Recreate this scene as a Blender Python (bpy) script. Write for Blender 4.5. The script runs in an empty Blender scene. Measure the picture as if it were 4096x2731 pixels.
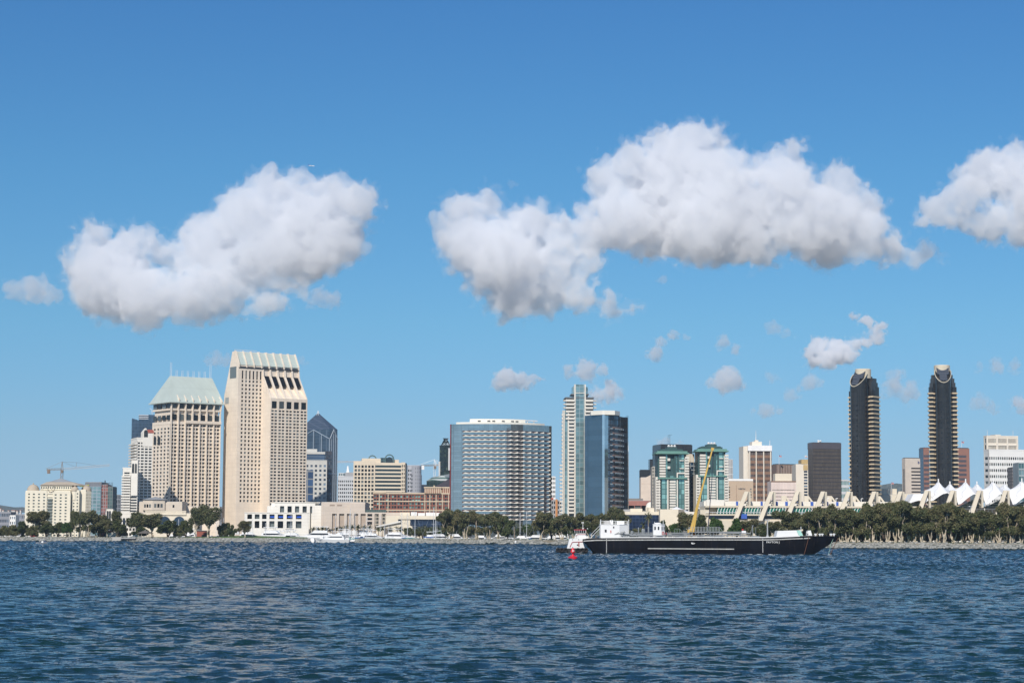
import bpy, bmesh, math, random
import numpy as np
from mathutils import Vector, Matrix, noise as mnoise
R=math.radians
# ---------------------------------------------------------------- camera
FPX=8000.0; CAMH=6.0; PITCH=math.atan((2134-1365.5)/FPX); ROLL=0.0045
scene=bpy.context.scene
cam_d=bpy.data.cameras.new('camera'); cam=bpy.data.objects.new('camera',cam_d)
scene.collection.objects.link(cam); scene.camera=cam
cam_d.sensor_width=36; cam_d.lens=36*FPX/4096; cam_d.clip_start=1; cam_d.clip_end=60000
_fw=Vector((0,math.cos(PITCH),math.sin(PITCH))); _up0=Vector((0,-math.sin(PITCH),math.cos(PITCH))); _rt0=Vector((1,0,0))
# the camera is rolled a little anticlockwise, so the picture leans clockwise
_rt=_rt0*math.cos(ROLL)+_up0*math.sin(ROLL); _up=_up0*math.cos(ROLL)-_rt0*math.sin(ROLL)
cam.matrix_world=Matrix(((_rt.x,_up.x,-_fw.x,0),(_rt.y,_up.y,-_fw.y,0),(_rt.z,_up.z,-_fw.z,CAMH),(0,0,0,1)))
# ---------------------------------------------------------------- world, sun, exposure
SUN_EL=R(38); SUN_AZ=R(15)      # azimuth measured from straight behind the viewer towards the left
to_sun=Vector((-math.sin(SUN_AZ)*math.cos(SUN_EL),-math.cos(SUN_AZ)*math.cos(SUN_EL),math.sin(SUN_EL)))
w=bpy.data.worlds.new('World'); scene.world=w; w.use_nodes=True
nt=w.node_tree; nt.nodes.clear()
sky=nt.nodes.new('ShaderNodeTexSky'); sky.sky_type='NISHITA'; sky.sun_disc=False
sky.sun_elevation=SUN_EL; sky.sun_rotation=math.atan2(to_sun.x,to_sun.y)
sky.altitude=0; sky.air_density=1.0; sky.dust_density=0.0; sky.ozone_density=3.0
bg=nt.nodes.new('ShaderNodeBackground'); bg.inputs[1].default_value=0.100
wo=nt.nodes.new('ShaderNodeOutputWorld'); 
_tc=nt.nodes.new('ShaderNodeTexCoord'); _sx=nt.nodes.new('ShaderNodeSeparateXYZ'); nt.links.new(_tc.outputs['Generated'],_sx.inputs[0])
_rp=nt.nodes.new('ShaderNodeValToRGB'); nt.links.new(_sx.outputs[2],_rp.inputs[0])
for _i,(_z,_c) in enumerate([(0.0,(.32,.54,1.05)),(.048,(.37,.57,.86)),(.104,(.37,.65,.85)),(.178,(.335,.67,.88)),(.262,(.295,.635,.91)),(.6,(.5,.80,.97))]):
    _e=_rp.color_ramp.elements[_i] if _i<2 else _rp.color_ramp.elements.new(_z)
    _e.position=_z; _e.color=_c+(1,)
_mx=nt.nodes.new('ShaderNodeMix'); _mx.data_type='RGBA'; _mx.blend_type='MULTIPLY'; _mx.inputs[0].default_value=1
nt.links.new(sky.outputs[0],_mx.inputs[6]); nt.links.new(_rp.outputs[0],_mx.inputs[7]); nt.links.new(_mx.outputs[2],bg.inputs[0]); nt.links.new(bg.outputs[0],wo.inputs[0])
sl=bpy.data.lights.new('sun','SUN'); sl.energy=4.5; sl.angle=R(0.53); sl.color=(1.0,0.935,0.85)
so=bpy.data.objects.new('sun',sl); scene.collection.objects.link(so)
so.rotation_euler=to_sun.to_track_quat('Z','Y').to_euler(); so.location=(0,0,500)
vs=scene.view_settings; scene.display_settings.display_device='sRGB'
vs.view_transform='Standard'; vs.look='None'; vs.exposure=0.0; vs.gamma=1.0; vs.use_curve_mapping=False
cy=scene.cycles; cy.max_bounces=16; cy.volume_bounces=16; cy.diffuse_bounces=3; cy.glossy_bounces=4; cy.transmission_bounces=4
cy.transparent_max_bounces=24; cy.use_denoising=True; cy.sample_clamp_indirect=6; cy.caustics_reflective=False; cy.caustics_refractive=False

def ray(px,py):
    """unit-depth direction of a point measured on the photograph (4096 px wide)"""
    return _fw+_rt*((px-2048)/FPX)+_up*((1365.5-py)/FPX)
def at(px,py,D):
    """the world point D metres ahead (along +Y) that the photograph shows at px,py"""
    r=ray(px,py); t=D/r.y
    return Vector((r.x*t,D,CAMH+r.z*t))
# ================================================================ helpers
GZ=2.6                                    # level of the land above the water
def tag(o,label=None,cat=None,group=None,kind=None):
    if label: o['label']=label
    if cat: o['category']=cat
    if group: o['group']=group
    if kind: o['kind']=kind
    return o
def thing(name,loc,label,cat,group=None):
    o=bpy.data.objects.new(name,None); o.empty_display_size=1; scene.collection.objects.link(o); o.location=loc
    return tag(o,label,cat,group)
_mats={}
def mat(name,col,rough=.75,var=.1,scale=.2,metal=0.0,stretch=(1,1,1),bump=0.0,spec=.5):
    """painted, rendered or concrete surface with soft procedural weathering"""
    if name in _mats: return _mats[name]
    m=bpy.data.materials.new(name); m.use_nodes=True; n=m.node_tree; N=n.nodes; L=n.links; b=N['Principled BSDF']
    b.inputs['Roughness'].default_value=rough; b.inputs['Metallic'].default_value=metal; b.inputs['Specular IOR Level'].default_value=spec
    g=N.new('ShaderNodeNewGeometry'); mp=N.new('ShaderNodeMapping'); mp.inputs['Scale'].default_value=stretch; L.new(g.outputs['Position'],mp.inputs[0])
    t=N.new('ShaderNodeTexNoise'); t.inputs['Scale'].default_value=scale; t.inputs['Detail'].default_value=5; t.inputs['Roughness'].default_value=.65; L.new(mp.outputs[0],t.inputs['Vector'])
    r=N.new('ShaderNodeMapRange'); r.inputs[1].default_value=.3; r.inputs[2].default_value=.7; r.inputs[3].default_value=1-var; r.inputs[4].default_value=1+var; L.new(t.outputs[0],r.inputs[0])
    v=N.new('ShaderNodeVectorMath'); v.operation='SCALE'; v.inputs[0].default_value=col[:3]; L.new(r.outputs[0],v.inputs['Scale']); L.new(v.outputs[0],b.inputs['Base Color'])
    if bump:
        bp=N.new('ShaderNodeBump'); bp.inputs['Strength'].default_value=bump; bp.inputs['Distance'].default_value=.3; L.new(t.outputs[0],bp.inputs['Height']); L.new(bp.outputs[0],b.inputs['Normal'])
    _mats[name]=m; return m
def panel_mat(name,col,lines,sx,sz,rough=.75,yaw=0.0,var=.05,metal=0.0,lw=.06,spec=.5,cellvar=.06):
    """cladding: panels sx by sz metres with joint lines in another colour, each panel a little different"""
    if name in _mats: return _mats[name]
    m=bpy.data.materials.new(name); m.use_nodes=True; n=m.node_tree; N=n.nodes; L=n.links; b=N['Principled BSDF']
    b.inputs['Roughness'].default_value=rough; b.inputs['Metallic'].default_value=metal; b.inputs['Specular IOR Level'].default_value=spec
    g=N.new('ShaderNodeNewGeometry'); s=N.new('ShaderNodeSeparateXYZ')
    mp=N.new('ShaderNodeMapping'); mp.inputs['Rotation'].default_value=(0,0,-yaw); L.new(g.outputs['Position'],mp.inputs[0]); L.new(mp.outputs[0],s.inputs[0])
    c=N.new('ShaderNodeCombineXYZ'); a=N.new('ShaderNodeMath'); a.operation='ADD'; L.new(s.outputs[0],a.inputs[0]); L.new(s.outputs[1],a.inputs[1]); L.new(a.outputs[0],c.inputs[0]); L.new(s.outputs[2],c.inputs[1])
    t=N.new('ShaderNodeTexBrick'); t.offset=0; t.inputs['Scale'].default_value=1; t.inputs['Brick Width'].default_value=sx; t.inputs['Row Height'].default_value=sz; t.inputs['Mortar Size'].default_value=lw; t.inputs['Mortar Smooth'].default_value=0; t.inputs['Bias'].default_value=0
    t.inputs['Color1'].default_value=tuple(x*(1-cellvar) for x in col[:3])+(1,); t.inputs['Color2'].default_value=tuple(x*(1+cellvar) for x in col[:3])+(1,); t.inputs['Mortar'].default_value=tuple(lines[:3])+(1,)
    L.new(c.outputs[0],t.inputs['Vector'])
    tn=N.new('ShaderNodeTexNoise'); tn.inputs['Scale'].default_value=.12; tn.inputs['Detail'].default_value=4; L.new(g.outputs['Position'],tn.inputs['Vector'])
    r=N.new('ShaderNodeMapRange'); r.inputs[1].default_value=.3; r.inputs[2].default_value=.7; r.inputs[3].default_value=1-var; r.inputs[4].default_value=1+var; L.new(tn.outputs[0],r.inputs[0])
    v=N.new('ShaderNodeVectorMath'); v.operation='SCALE'; L.new(t.outputs['Color'],v.inputs[0]); L.new(r.outputs[0],v.inputs['Scale']); L.new(v.outputs[0],b.inputs['Base Color'])
    _mats[name]=m; return m
def glass_mat(name,dark,light,share=.25,rough=.08,metal=0.0,spec=.8):
    """window glass; a share of the windows shows pale curtains or blinds behind it"""
    if name in _mats: return _mats[name]
    m=bpy.data.materials.new(name); m.use_nodes=True; n=m.node_tree; N=n.nodes; L=n.links; b=N['Principled BSDF']
    b.inputs['Roughness'].default_value=rough; b.inputs['Metallic'].default_value=metal; b.inputs['Specular IOR Level'].default_value=spec
    oi=N.new('ShaderNodeObjectInfo'); g=N.new('ShaderNodeNewGeometry'); a=N.new('ShaderNodeMath'); a.operation='ADD'; L.new(oi.outputs['Random'],a.inputs[0]); L.new(g.outputs['Random Per Island'],a.inputs[1])
    f=N.new('ShaderNodeMath'); f.operation='FRACT'; L.new(a.outputs[0],f.inputs[0])
    r=N.new('ShaderNodeValToRGB'); r.color_ramp.elements[0].position=1-share-.1; r.color_ramp.elements[0].color=tuple(dark)+(1,); r.color_ramp.elements[1].position=1.0; r.color_ramp.elements[1].color=tuple(light)+(1,)
    L.new(f.outputs[0],r.inputs[0]); L.new(r.outputs[0],b.inputs['Base Color'])
    _mats[name]=m; return m
class MB:
    """collects shapes in world coordinates; build() links them as ONE mesh object under its thing"""
    def __init__(s): s.v=[]; s.f=[]; s.m=[]; s.mi=0
    def add(s,vs,fs):
        o=len(s.v); s.v+= [tuple(x) for x in vs]; s.f+=[tuple(i+o for i in f) for f in fs]; s.m+=[s.mi]*len(fs); return s
    def box(s,c,d,rz=0.0):
        x,y,z=d[0]/2,d[1]/2,d[2]/2; cs,sn=math.cos(rz),math.sin(rz)
        vs=[(c[0]+a*x*cs-b*y*sn,c[1]+a*x*sn+b*y*cs,c[2]+e*z) for a,b,e in ((-1,-1,-1),(1,-1,-1),(1,1,-1),(-1,1,-1),(-1,-1,1),(1,-1,1),(1,1,1),(-1,1,1))]
        return s.add(vs,[(0,3,2,1),(4,5,6,7),(0,1,5,4),(1,2,6,5),(2,3,7,6),(3,0,4,7)])
    def prism(s,poly,z0,z1,top=None):
        """poly: XY corners anticlockwise; top: other XY corners for the upper end; z1 may be a list"""
        n=len(poly); top=top or poly; zz=z1 if isinstance(z1,(list,tuple)) else [z1]*n
        vs=[(p[0],p[1],z0) for p in poly]+[(p[0],p[1],zz[i]) for i,p in enumerate(top)]
        return s.add(vs,[tuple(reversed(range(n))),tuple(range(n,2*n))]+[(i,(i+1)%n,n+(i+1)%n,n+i) for i in range(n)])
    def extr(s,prof,d):
        """prof: 3D outline; d: 3D offset"""
        n=len(prof); d=Vector(d); vs=[tuple(p) for p in prof]+[tuple(Vector(p)+d) for p in prof]
        return s.add(vs,[tuple(range(n)),tuple(reversed(range(n,2*n)))]+[(i,n+i,n+(i+1)%n,(i+1)%n) for i in range(n)])
    def tube(s,p,q,r,r2=None,n=6):
        p=Vector(p); q=Vector(q); r2=r if r2 is None else r2; d=(q-p)
        if d.length<1e-6: return s
        d.normalize(); a=d.orthogonal().normalized(); b=d.cross(a)
        vs=[p+(a*math.cos(t)+b*math.sin(t))*r for t in [2*math.pi*i/n for i in range(n)]]+[q+(a*math.cos(t)+b*math.sin(t))*r2 for t in [2*math.pi*i/n for i in range(n)]]
        return s.add(vs,[tuple(reversed(range(n))),tuple(range(n,2*n))]+[(i,(i+1)%n,n+(i+1)%n,n+i) for i in range(n)])
    def lathe(s,c,prof,n=20,a0=0,a1=2*math.pi):
        """prof: (radius, z) from bottom to top about the vertical through c"""
        k=len(prof); full=abs(a1-a0-2*math.pi)<1e-6; m=n if full else n+1
        vs=[(c[0]+r*math.cos(a0+(a1-a0)*i/n),c[1]+r*math.sin(a0+(a1-a0)*i/n),c[2]+z) for i in range(m) for r,z in prof]
        fs=[(i*k+j,((i+1)%m)*k+j,((i+1)%m)*k+j+1,i*k+j+1) for i in range(n) for j in range(k-1)]
        return s.add(vs,fs)
    def build(s,name,mats,parent=None,smooth=False,label=None,kind=None,origin=None):
        if not isinstance(mats,(list,tuple)): mats=[mats]
        o0=Vector(parent.location) if parent is not None else Vector(origin or (0,0,0))
        if parent is not None and parent.parent is not None: o0=o0+Vector(parent.parent.location)
        me=bpy.data.meshes.new(name); me.from_pydata([tuple(Vector(v)-o0) for v in s.v],[],s.f)
        for m in mats: me.materials.append(m)
        me.polygons.foreach_set('material_index',s.m)
        if smooth: me.polygons.foreach_set('use_smooth',[True]*len(me.polygons))
        me.update()
        ob=bpy.data.objects.new(name,me); scene.collection.objects.link(ob)
        if parent is not None: ob.parent=parent
        else: ob.location=o0
        if label: ob['label']=label
        if kind: ob['kind']=kind
        return ob
def dup(root,loc,rz=None,scl=None,label=None,group=None):
    c=root.copy(); scene.collection.objects.link(c); c.location=loc
    if rz is not None: c.rotation_euler=(0,0,rz)
    if scl is not None: c.scale=scl if isinstance(scl,tuple) else (scl,)*3
    if label: c['label']=label
    if group: c['group']=group
    for ch in list(root.children):
        k=ch.copy(); scene.collection.objects.link(k); k.parent=c
        for g in ch.children:
            q=g.copy(); scene.collection.objects.link(q); q.parent=k
    return c
def K(px,py=1950):
    r=ray(px,py); return r.x/r.y
def X(px,D,py=1950): return K(px,py)*D
def Z(py,D,px=2048): return at(px,py,D).z
class Fr:
    """a wall's own frame: C its left end on plan, u along it, n out of it"""
    def __init__(s,C,a): s.C=Vector(C[:2]); s.a=a; s.u=Vector((math.cos(a),math.sin(a))); s.n=Vector((math.sin(a),-math.cos(a)))
    def p(s,u,n=0.0): q=s.C+s.u*u+s.n*n; return (q.x,q.y)
    def q(s,u,n,z): q=s.C+s.u*u+s.n*n; return (q.x,q.y,z)
    def U(s,px,n=0.0,py=1950):
        """how far along the wall the photo column px lies"""
        k=K(px,py); c=s.C+s.n*n; return (k*c.y-c.x)/(s.u.x-k*s.u.y)
    def box(s,mb,u0,u1,n0,n1,z0,z1):
        return mb.prism([s.p(u0,n1),s.p(u1,n1),s.p(u1,n0),s.p(u0,n0)],z0,z1)
def corner(xl,xc,xr,D,a):
    """frames of the two walls either side of the front corner at column xc, and their lengths"""
    C=Vector((X(xc,D),D)); fr=Fr(C,a); Lr=fr.U(xr)
    v=Vector((-math.sin(a),math.cos(a))); k=K(xl); Ll=(k*C.y-C.x)/(v.x-k*v.y)
    if not 0<Ll<75: Ll=18.0
    fl=Fr(C+v*Ll,a-math.pi/2); return fl,Ll,fr,Lr
_win={}
def windows(T,fr,cells,mg,nn,name='window',part='window',lim=100,tmat=None):
    """one object per window (its own child of T) up to lim on this thing; past that one part"""
    cnt=T.get('_n',0); rest=MB()
    yaw=fr.a
    for (u0,u1,z0,z1) in cells:
        w,h=u1-u0,z1-z0
        if cnt<lim:
            key=(mg.name,round(w,2),round(h,2),name)
            if key not in _win:
                me=bpy.data.meshes.new(name)
                x,y,z=w/2,.06,h/2
                me.from_pydata([(a*x,b*y,e*z) for a,b,e in ((-1,-1,-1),(1,-1,-1),(1,1,-1),(-1,1,-1),(-1,-1,1),(1,-1,1),(1,1,1),(-1,1,1))],[],[(0,3,2,1),(4,5,6,7),(0,1,5,4),(1,2,6,5),(2,3,7,6),(3,0,4,7)])
                me.materials.append(mg); _win[key]=me
            o=bpy.data.objects.new(name,_win[key]); scene.collection.objects.link(o); o.parent=T
            q=Vector(fr.q((u0+u1)/2,nn,(z0+z1)/2))-Vector(T.location); o.location=q; o.rotation_euler=(0,0,yaw); cnt+=1
        else:
            c=fr.q((u0+u1)/2,nn,(z0+z1)/2); rest.box(c,(w,.12,h),yaw)
    T['_n']=cnt
    if rest.v: rest.build(name,mg,T,kind='stuff')
def facade(T,fr,u0,u1,nn,z0,z1,nx,ny,mw,mg,pier=.35,sp=.4,dep=.5,edge=0.0,top=0.0,bot=0.0,name='window',fname='facade',lim=100,pair=None,spset=.05):
    """a wall grid of piers and spandrels standing in front of recessed windows.
    nn: the wall's outer face; windows sit dep behind it; pair: every pair-th pier is wide"""
    mb=MB(); U0,U1=u0+edge,u1-edge; Z0,Z1=z0+bot,z1-top
    cw=(U1-U0)/nx; ch=(Z1-Z0)/ny; pw=cw*pier; sh=ch*sp
    if edge>0: fr.box(mb,u0,U0-pw/2,nn-dep-.2,nn,z0,z1); fr.box(mb,U1+pw/2,u1,nn-dep-.2,nn,z0,z1)
    if top>0: fr.box(mb,u0+.02,u1-.02,nn-dep-.2,nn-.02,Z1+sh/2,z1-.01)
    if bot>0: fr.box(mb,u0+.02,u1-.02,nn-dep-.2,nn-.02,z0+.01,Z0-sh/2)
    for i in range(nx+1):
        c=U0+i*cw; h=pw/2
        if pair and i%pair: h*=.5
        fr.box(mb,max(c-h,u0),min(c+h,u1),nn-dep-.15,nn,z0,z1)
    for j in range(ny+1):
        c=Z0+j*ch; fr.box(mb,U0,U1,nn-dep-.1,nn-spset,max(c-sh/2,z0+.03),min(c+sh/2,z1-.03))
    mb.build(fname,mw,T)
    cells=[(U0+i*cw+(pw/2 if not(pair and i%pair) else pw/4)+.01,U0+(i+1)*cw-(pw/2 if not(pair and (i+1)%pair) else pw/4)-.01,Z0+j*ch+sh/2+.01,Z0+(j+1)*ch-sh/2-.01) for j in range(ny-1,-1,-1) for i in range(nx)]
    windows(T,fr,cells,mg,nn-dep,name,lim=lim)
def inset(poly,d):
    n=len(poly); out=[]
    for i in range(n):
        a=Vector(poly[i-1]); b=Vector(poly[i]); c=Vector(poly[(i+1)%n]); e=(b-a).normalized(); f=(c-b).normalized()
        m=Vector((-e.y,e.x)); k=Vector((-f.y,f.x)); s=m+k; s=s/max(.2,s.dot(m)); out.append(tuple(b+s*d))
    return out
def core(T,poly,z0,z1,m,name='wall',ins=.7):
    mb=MB(); mb.prism(inset(poly,ins),z0,z1); return mb.build(name,m,T)
def quadp(fl,Ll,fr,Lr):
    """plan outline, anticlockwise from the left corner"""
    a=fl.p(0); b=fr.p(0); c=fr.p(Lr); d=(a[0]+c[0]-b[0],a[1]+c[1]-b[1]); return [a,b,c,d]
def roofslab(T,poly,z0,z1,m,name='roof',out=.3):
    mb=MB(); mb.prism(inset(poly,-out),z0,z1); return mb.build(name,m,T)
# ================================================================ water, land, rocks
def shoreD(px):
    pts=[(-2500,1330),(0,1210),(1200,1170),(1430,1150),(2200,1090),(2800,985),(3300,905),(4096,880),(6500,820)]
    for (a,b),(c,d) in zip(pts,pts[1:]):
        if px<=c: return b+(d-b)*(px-a)/(c-a)
    return pts[-1][1]
def S(px,back=0.0): D=shoreD(px)+back; return (X(px,D,2140),D)
rg=np.random.default_rng(7)
def water():
    ys=[58.0]
    while ys[-1]<1500: ys.append(ys[-1]*(1+.0019 if ys[-1]<420 else 1+.0034))
    ys=np.array(ys); us=np.concatenate([np.linspace(-1.1,-.33,110)[:-1],np.linspace(-.33,.33,350),np.linspace(.33,1.1,110)[1:]])
    Y,U=np.meshgrid(ys,us,indexing='ij'); Xw=Y*U; Yw=Y.copy(); Z_=np.zeros_like(Y); dX=np.zeros_like(Y); dY=np.zeros_like(Y)
    sp=np.where(np.abs(U)<.33,Y*.0019,Y*.007)
    wind=R(100)
    for i in range(64):
        lam=.55*(16)**(i/63.0)*rg.uniform(.9,1.1); k=2*math.pi/lam; th=wind+rg.normal()*.62; kx,ky=k*math.cos(th),k*math.sin(th); ph=rg.uniform(0,6.28)
        st=.034*(lam/2.0)**(-.0 if lam<2.0 else -.95); a=st/k
        fade=np.clip((lam/sp-2)/3,0,1)
        if i%4==0: mod=1+.5*np.sin(Xw*rg.normal()*.09+Yw*rg.normal()*.07+rg.uniform(0,6))
        p=kx*Xw+ky*Yw+ph; c,s=np.cos(p),np.sin(p); A=a*fade*mod; Z_+=A*c; dX-=A*s*math.cos(th)*.9; dY-=A*s*math.sin(th)*.9
    Xw+=dX; Yw+=dY
    # short steep chop that the far rows of the sheet can still carry
    Z_+=rg.normal(size=Y.shape)*Y*.0034*CHOP*np.clip((Y-220)/250,0,1)
    far=np.clip((Y-1150)/250,0,1); Z_=Z_*(1-far)
    nr,nc=Y.shape; co=np.stack([Xw,Yw,Z_],-1).reshape(-1,3)
    i,j=np.meshgrid(np.arange(nr-1),np.arange(nc-1),indexing='ij'); a=(i*nc+j).ravel(); F=np.stack([a,a+1,a+nc+1,a+nc],-1)
    # calm outer sheet round the waves
    ex=np.array([[-4000,-1500,-.5],[4000,-1500,-.5],[4000,1600,-.5],[-4000,1600,-.5]],float); F2=np.array([[0,1,2,3]])+len(co)
    co=np.concatenate([co,ex]); F=np.concatenate([F,F2])
    me=bpy.data.meshes.new('water'); me.vertices.add(len(co)); me.vertices.foreach_set('co',co.ravel()); me.loops.add(F.size); me.loops.foreach_set('vertex_index',F.ravel().astype(np.int32))
    me.polygons.add(len(F)); me.polygons.foreach_set('loop_start',np.arange(0,F.size,4,dtype=np.int32)); me.polygons.foreach_set('loop_total',np.full(len(F),4,np.int32)); me.polygons.foreach_set('use_smooth',np.ones(len(F),bool)); me.update(calc_edges=True)
    m=bpy.data.materials.new('sea_water'); m.use_nodes=True; n=m.node_tree; N=n.nodes; L=n.links; b=N['Principled BSDF']
    b.inputs['Base Color'].default_value=(.006,.030,.042,1); b.inputs['Roughness'].default_value=.1; b.inputs['IOR'].default_value=1.33; b.inputs['Specular IOR Level'].default_value=.36
    g=N.new('ShaderNodeNewGeometry'); h=g.outputs['Normal']
    # fine chop as small tilts of the surface, the same size however far away
    for sc,amp,sx in ((.45,.55,(.7,1.2,1)),(1.3,.75,(.6,1.3,1)),(3.6,.8,(.7,1.3,1)),(11,.5,(.9,1.1,1))):
        mp=N.new('ShaderNodeMapping'); mp.inputs['Scale'].default_value=sx; mp.inputs['Rotation'].default_value=(0,0,R(8)); L.new(g.outputs['Position'],mp.inputs[0])
        t=N.new('ShaderNodeTexNoise'); t.inputs['Scale'].default_value=sc; t.inputs['Detail'].default_value=2; t.inputs['Roughness'].default_value=.5; L.new(mp.outputs[0],t.inputs['Vector'])
        sb=N.new('ShaderNodeVectorMath'); sb.operation='SUBTRACT'; L.new(t.outputs['Color'],sb.inputs[0]); sb.inputs[1].default_value=(.5,.5,.5)
        ml=N.new('ShaderNodeVectorMath'); ml.operation='MULTIPLY_ADD'; L.new(sb.outputs[0],ml.inputs[0]); ml.inputs[1].default_value=(amp*WBUMP,amp*WBUMP,0); L.new(h,ml.inputs[2]); h=ml.outputs[0]
    # gusts: rougher and smoother patches of water
    tl=N.new('ShaderNodeTexNoise'); tl.inputs['Scale'].default_value=.022; tl.inputs['Detail'].default_value=3; ml2=N.new('ShaderNodeMapping'); ml2.inputs['Scale'].default_value=(.6,1.5,1); L.new(g.outputs['Position'],ml2.inputs[0]); L.new(ml2.outputs[0],tl.inputs['Vector'])
    mr=N.new('ShaderNodeMapRange'); mr.inputs[1].default_value=.35; mr.inputs[2].default_value=.65; mr.inputs[3].default_value=.6; mr.inputs[4].default_value=1.35; L.new(tl.outputs[0],mr.inputs[0])
    df=N.new('ShaderNodeVectorMath'); df.operation='SUBTRACT'; L.new(h,df.inputs[0]); L.new(g.outputs['Normal'],df.inputs[1]); sc2=N.new('ShaderNodeVectorMath'); sc2.operation='SCALE'; L.new(df.outputs[0],sc2.inputs[0]); L.new(mr.outputs[0],sc2.inputs['Scale'])
    ad=N.new('ShaderNodeVectorMath'); ad.operation='ADD'; L.new(sc2.outputs[0],ad.inputs[0]); L.new(g.outputs['Normal'],ad.inputs[1]); h=ad.outputs[0]
    nn=N.new('ShaderNodeVectorMath'); nn.operation='NORMALIZE'; L.new(h,nn.inputs[0]); L.new(nn.outputs[0],b.inputs['Normal'])
    # greener and bluer patches of turbid water
    t=N.new('ShaderNodeTexNoise'); t.inputs['Scale'].default_value=.02; t.inputs['Detail'].default_value=3; L.new(g.outputs['Position'],t.inputs['Vector'])
    r=N.new('ShaderNodeValToRGB'); r.color_ramp.elements[0].position=.35; r.color_ramp.elements[0].color=(.007,.030,.032,1); r.color_ramp.elements[1].position=.65; r.color_ramp.elements[1].color=(.007,.027,.039,1); L.new(t.outputs[0],r.inputs[0]); L.new(r.outputs[0],b.inputs['Base Color'])
    me.materials.append(m); o=bpy.data.objects.new('water',me); scene.collection.objects.link(o); tag(o,kind='structure')
WBUMP=1.8; CHOP=.13
water()
# land sheet: behind the shore to the far distance
lp=[-2500,-1200,0,600,1200,1235,1300,1400,1425,1800,2200,2800,3300,4096,5200,6500]
def inlet(px): return 22 if 1240<px<1420 else 0
mb=MB(); lp=[-2500,-1200,0,400,640,650,900,1235,1400,1800,2200,2330,2336,2800,3300,4096,5200,6500]
F_=[S(p,96 if 645<p<2333 else 1.5) for p in lp]; far=[(X(-2500,30000),30000),(X(6500,30000),30000)]
pl=F_+[(9000,9000),(-9000,9000)]; mb.add([(p[0],p[1],GZ) for p in pl],[tuple(range(len(pl)))]); mb.add([(p[0],p[1],GZ) for p in F_]+[(p[0],p[1]-3,-1) for p in F_],[(i+len(F_),i+1+len(F_),i+1,i) for i in range(len(F_)-1)])
for a,b in ((645,1240),(1420,2333)):
    q=[a+(b-a)*i/10 for i in range(11)]; mb.prism([S(p,1.5) for p in q]+[S(p,25) for p in reversed(q)],-1,GZ-.004)
tag(mb.build('ground',mat('sandy_ground',(.22,.19,.14),scale=.08,var=.25)),kind='structure')
mb=MB()
for a,b,d0,d1 in ((-300,1230,3,24),(1435,2330,3,22),(2330,6500,3,24)):
    q=[a+(b-a)*i/12 for i in range(13)]; P=[S(p,d0) for p in q]; Q=[S(p,d1) for p in q]
    for i in range(12): mb.add([(P[i][0],P[i][1],GZ+.25),(P[i+1][0],P[i+1][1],GZ+.25),(Q[i+1][0],Q[i+1][1],GZ+.5+1.1*math.exp(-((q[i+1]-1000)/200)**2)),(Q[i][0],Q[i][1],GZ+.5+1.1*math.exp(-((q[i]-1000)/200)**2))],[(0,1,2,3)])
lawn=mat('park_lawn',(.09,.15,.035),scale=.4,var=.35,rough=.9); tag(mb.build('lawn',lawn),kind='structure')
# riprap revetment: loose boulders, nobody could count them
def riprap():
    rnd=random.Random(5); base=[]
    for s in range(6):
        bm=bmesh.new(); bmesh.ops.create_icosphere(bm,subdivisions=1,radius=1)
        for v in bm.verts: v.co*=rnd.uniform(.62,1.15)
        base.append(([tuple(v.co) for v in bm.verts],[tuple(x.index for x in f.verts) for f in bm.faces])); bm.free()
    V=[];F=[]
    def seg(a,b,dens):
        n=int((b-a)*dens)
        for _ in range(n):
            px=rnd.uniform(a,b); t=rnd.random()**.8; q=S(px,-3.2+t*6.0); zz=-.15+t*2.85; r=rnd.uniform(.4,1.0)*(1.1-.25*t); bv,bf=rnd.choice(base); o=len(V); c,s=math.cos(rnd.uniform(0,6.28)),math.sin(rnd.uniform(0,6.28))
            an=rnd.uniform(0,6.28); c,s=math.cos(an),math.sin(an); f=rnd.uniform(.55,.85)
            V.extend([((x*c-y*s)*r*1.25+q[0],(x*s+y*c)*r+q[1],z*r*f+zz) for x,y,z in bv]); F.extend([tuple(i+o for i in g) for g in bf])
    seg(-120,1238,3.4); seg(1420,4220,3.2)
    me=bpy.data.meshes.new('riprap'); me.from_pydata(V,[],F); m=mat('boulder',(.25,.235,.205),scale=1.1,var=.4,rough=.9)
    n=m.node_tree; N=n.nodes; L=n.links; b=N['Principled BSDF']; g=N.new('ShaderNodeNewGeometry'); r=N.new('ShaderNodeValToRGB'); L.new(g.outputs['Random Per Island'],r.inputs[0])
    r.color_ramp.elements[0].color=(.11,.115,.10,1); r.color_ramp.elements[1].color=(.40,.39,.355,1); e=r.color_ramp.elements.new(.5); e.color=(.26,.265,.245,1)
    s=N.new('ShaderNodeSeparateXYZ'); L.new(g.outputs['Position'],s.inputs[0]); w=N.new('ShaderNodeMapRange'); L.new(s.outputs[2],w.inputs[0]); w.inputs[1].default_value=.25; w.inputs[2].default_value=.7; w.inputs[3].default_value=.22; w.inputs[4].default_value=1   # wet, weed-covered foot
    v=N.new('ShaderNodeVectorMath'); v.operation='SCALE'; L.new(r.outputs[0],v.inputs[0]); L.new(w.outputs[0],v.inputs['Scale']); L.new(v.outputs[0],b.inputs['Base Color'])
    me.materials.append(m); o=bpy.data.objects.new('riprap',me); scene.collection.objects.link(o); tag(o,'grey boulders heaped along the water edge below the lawns','riprap',kind='stuff')
riprap()
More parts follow.
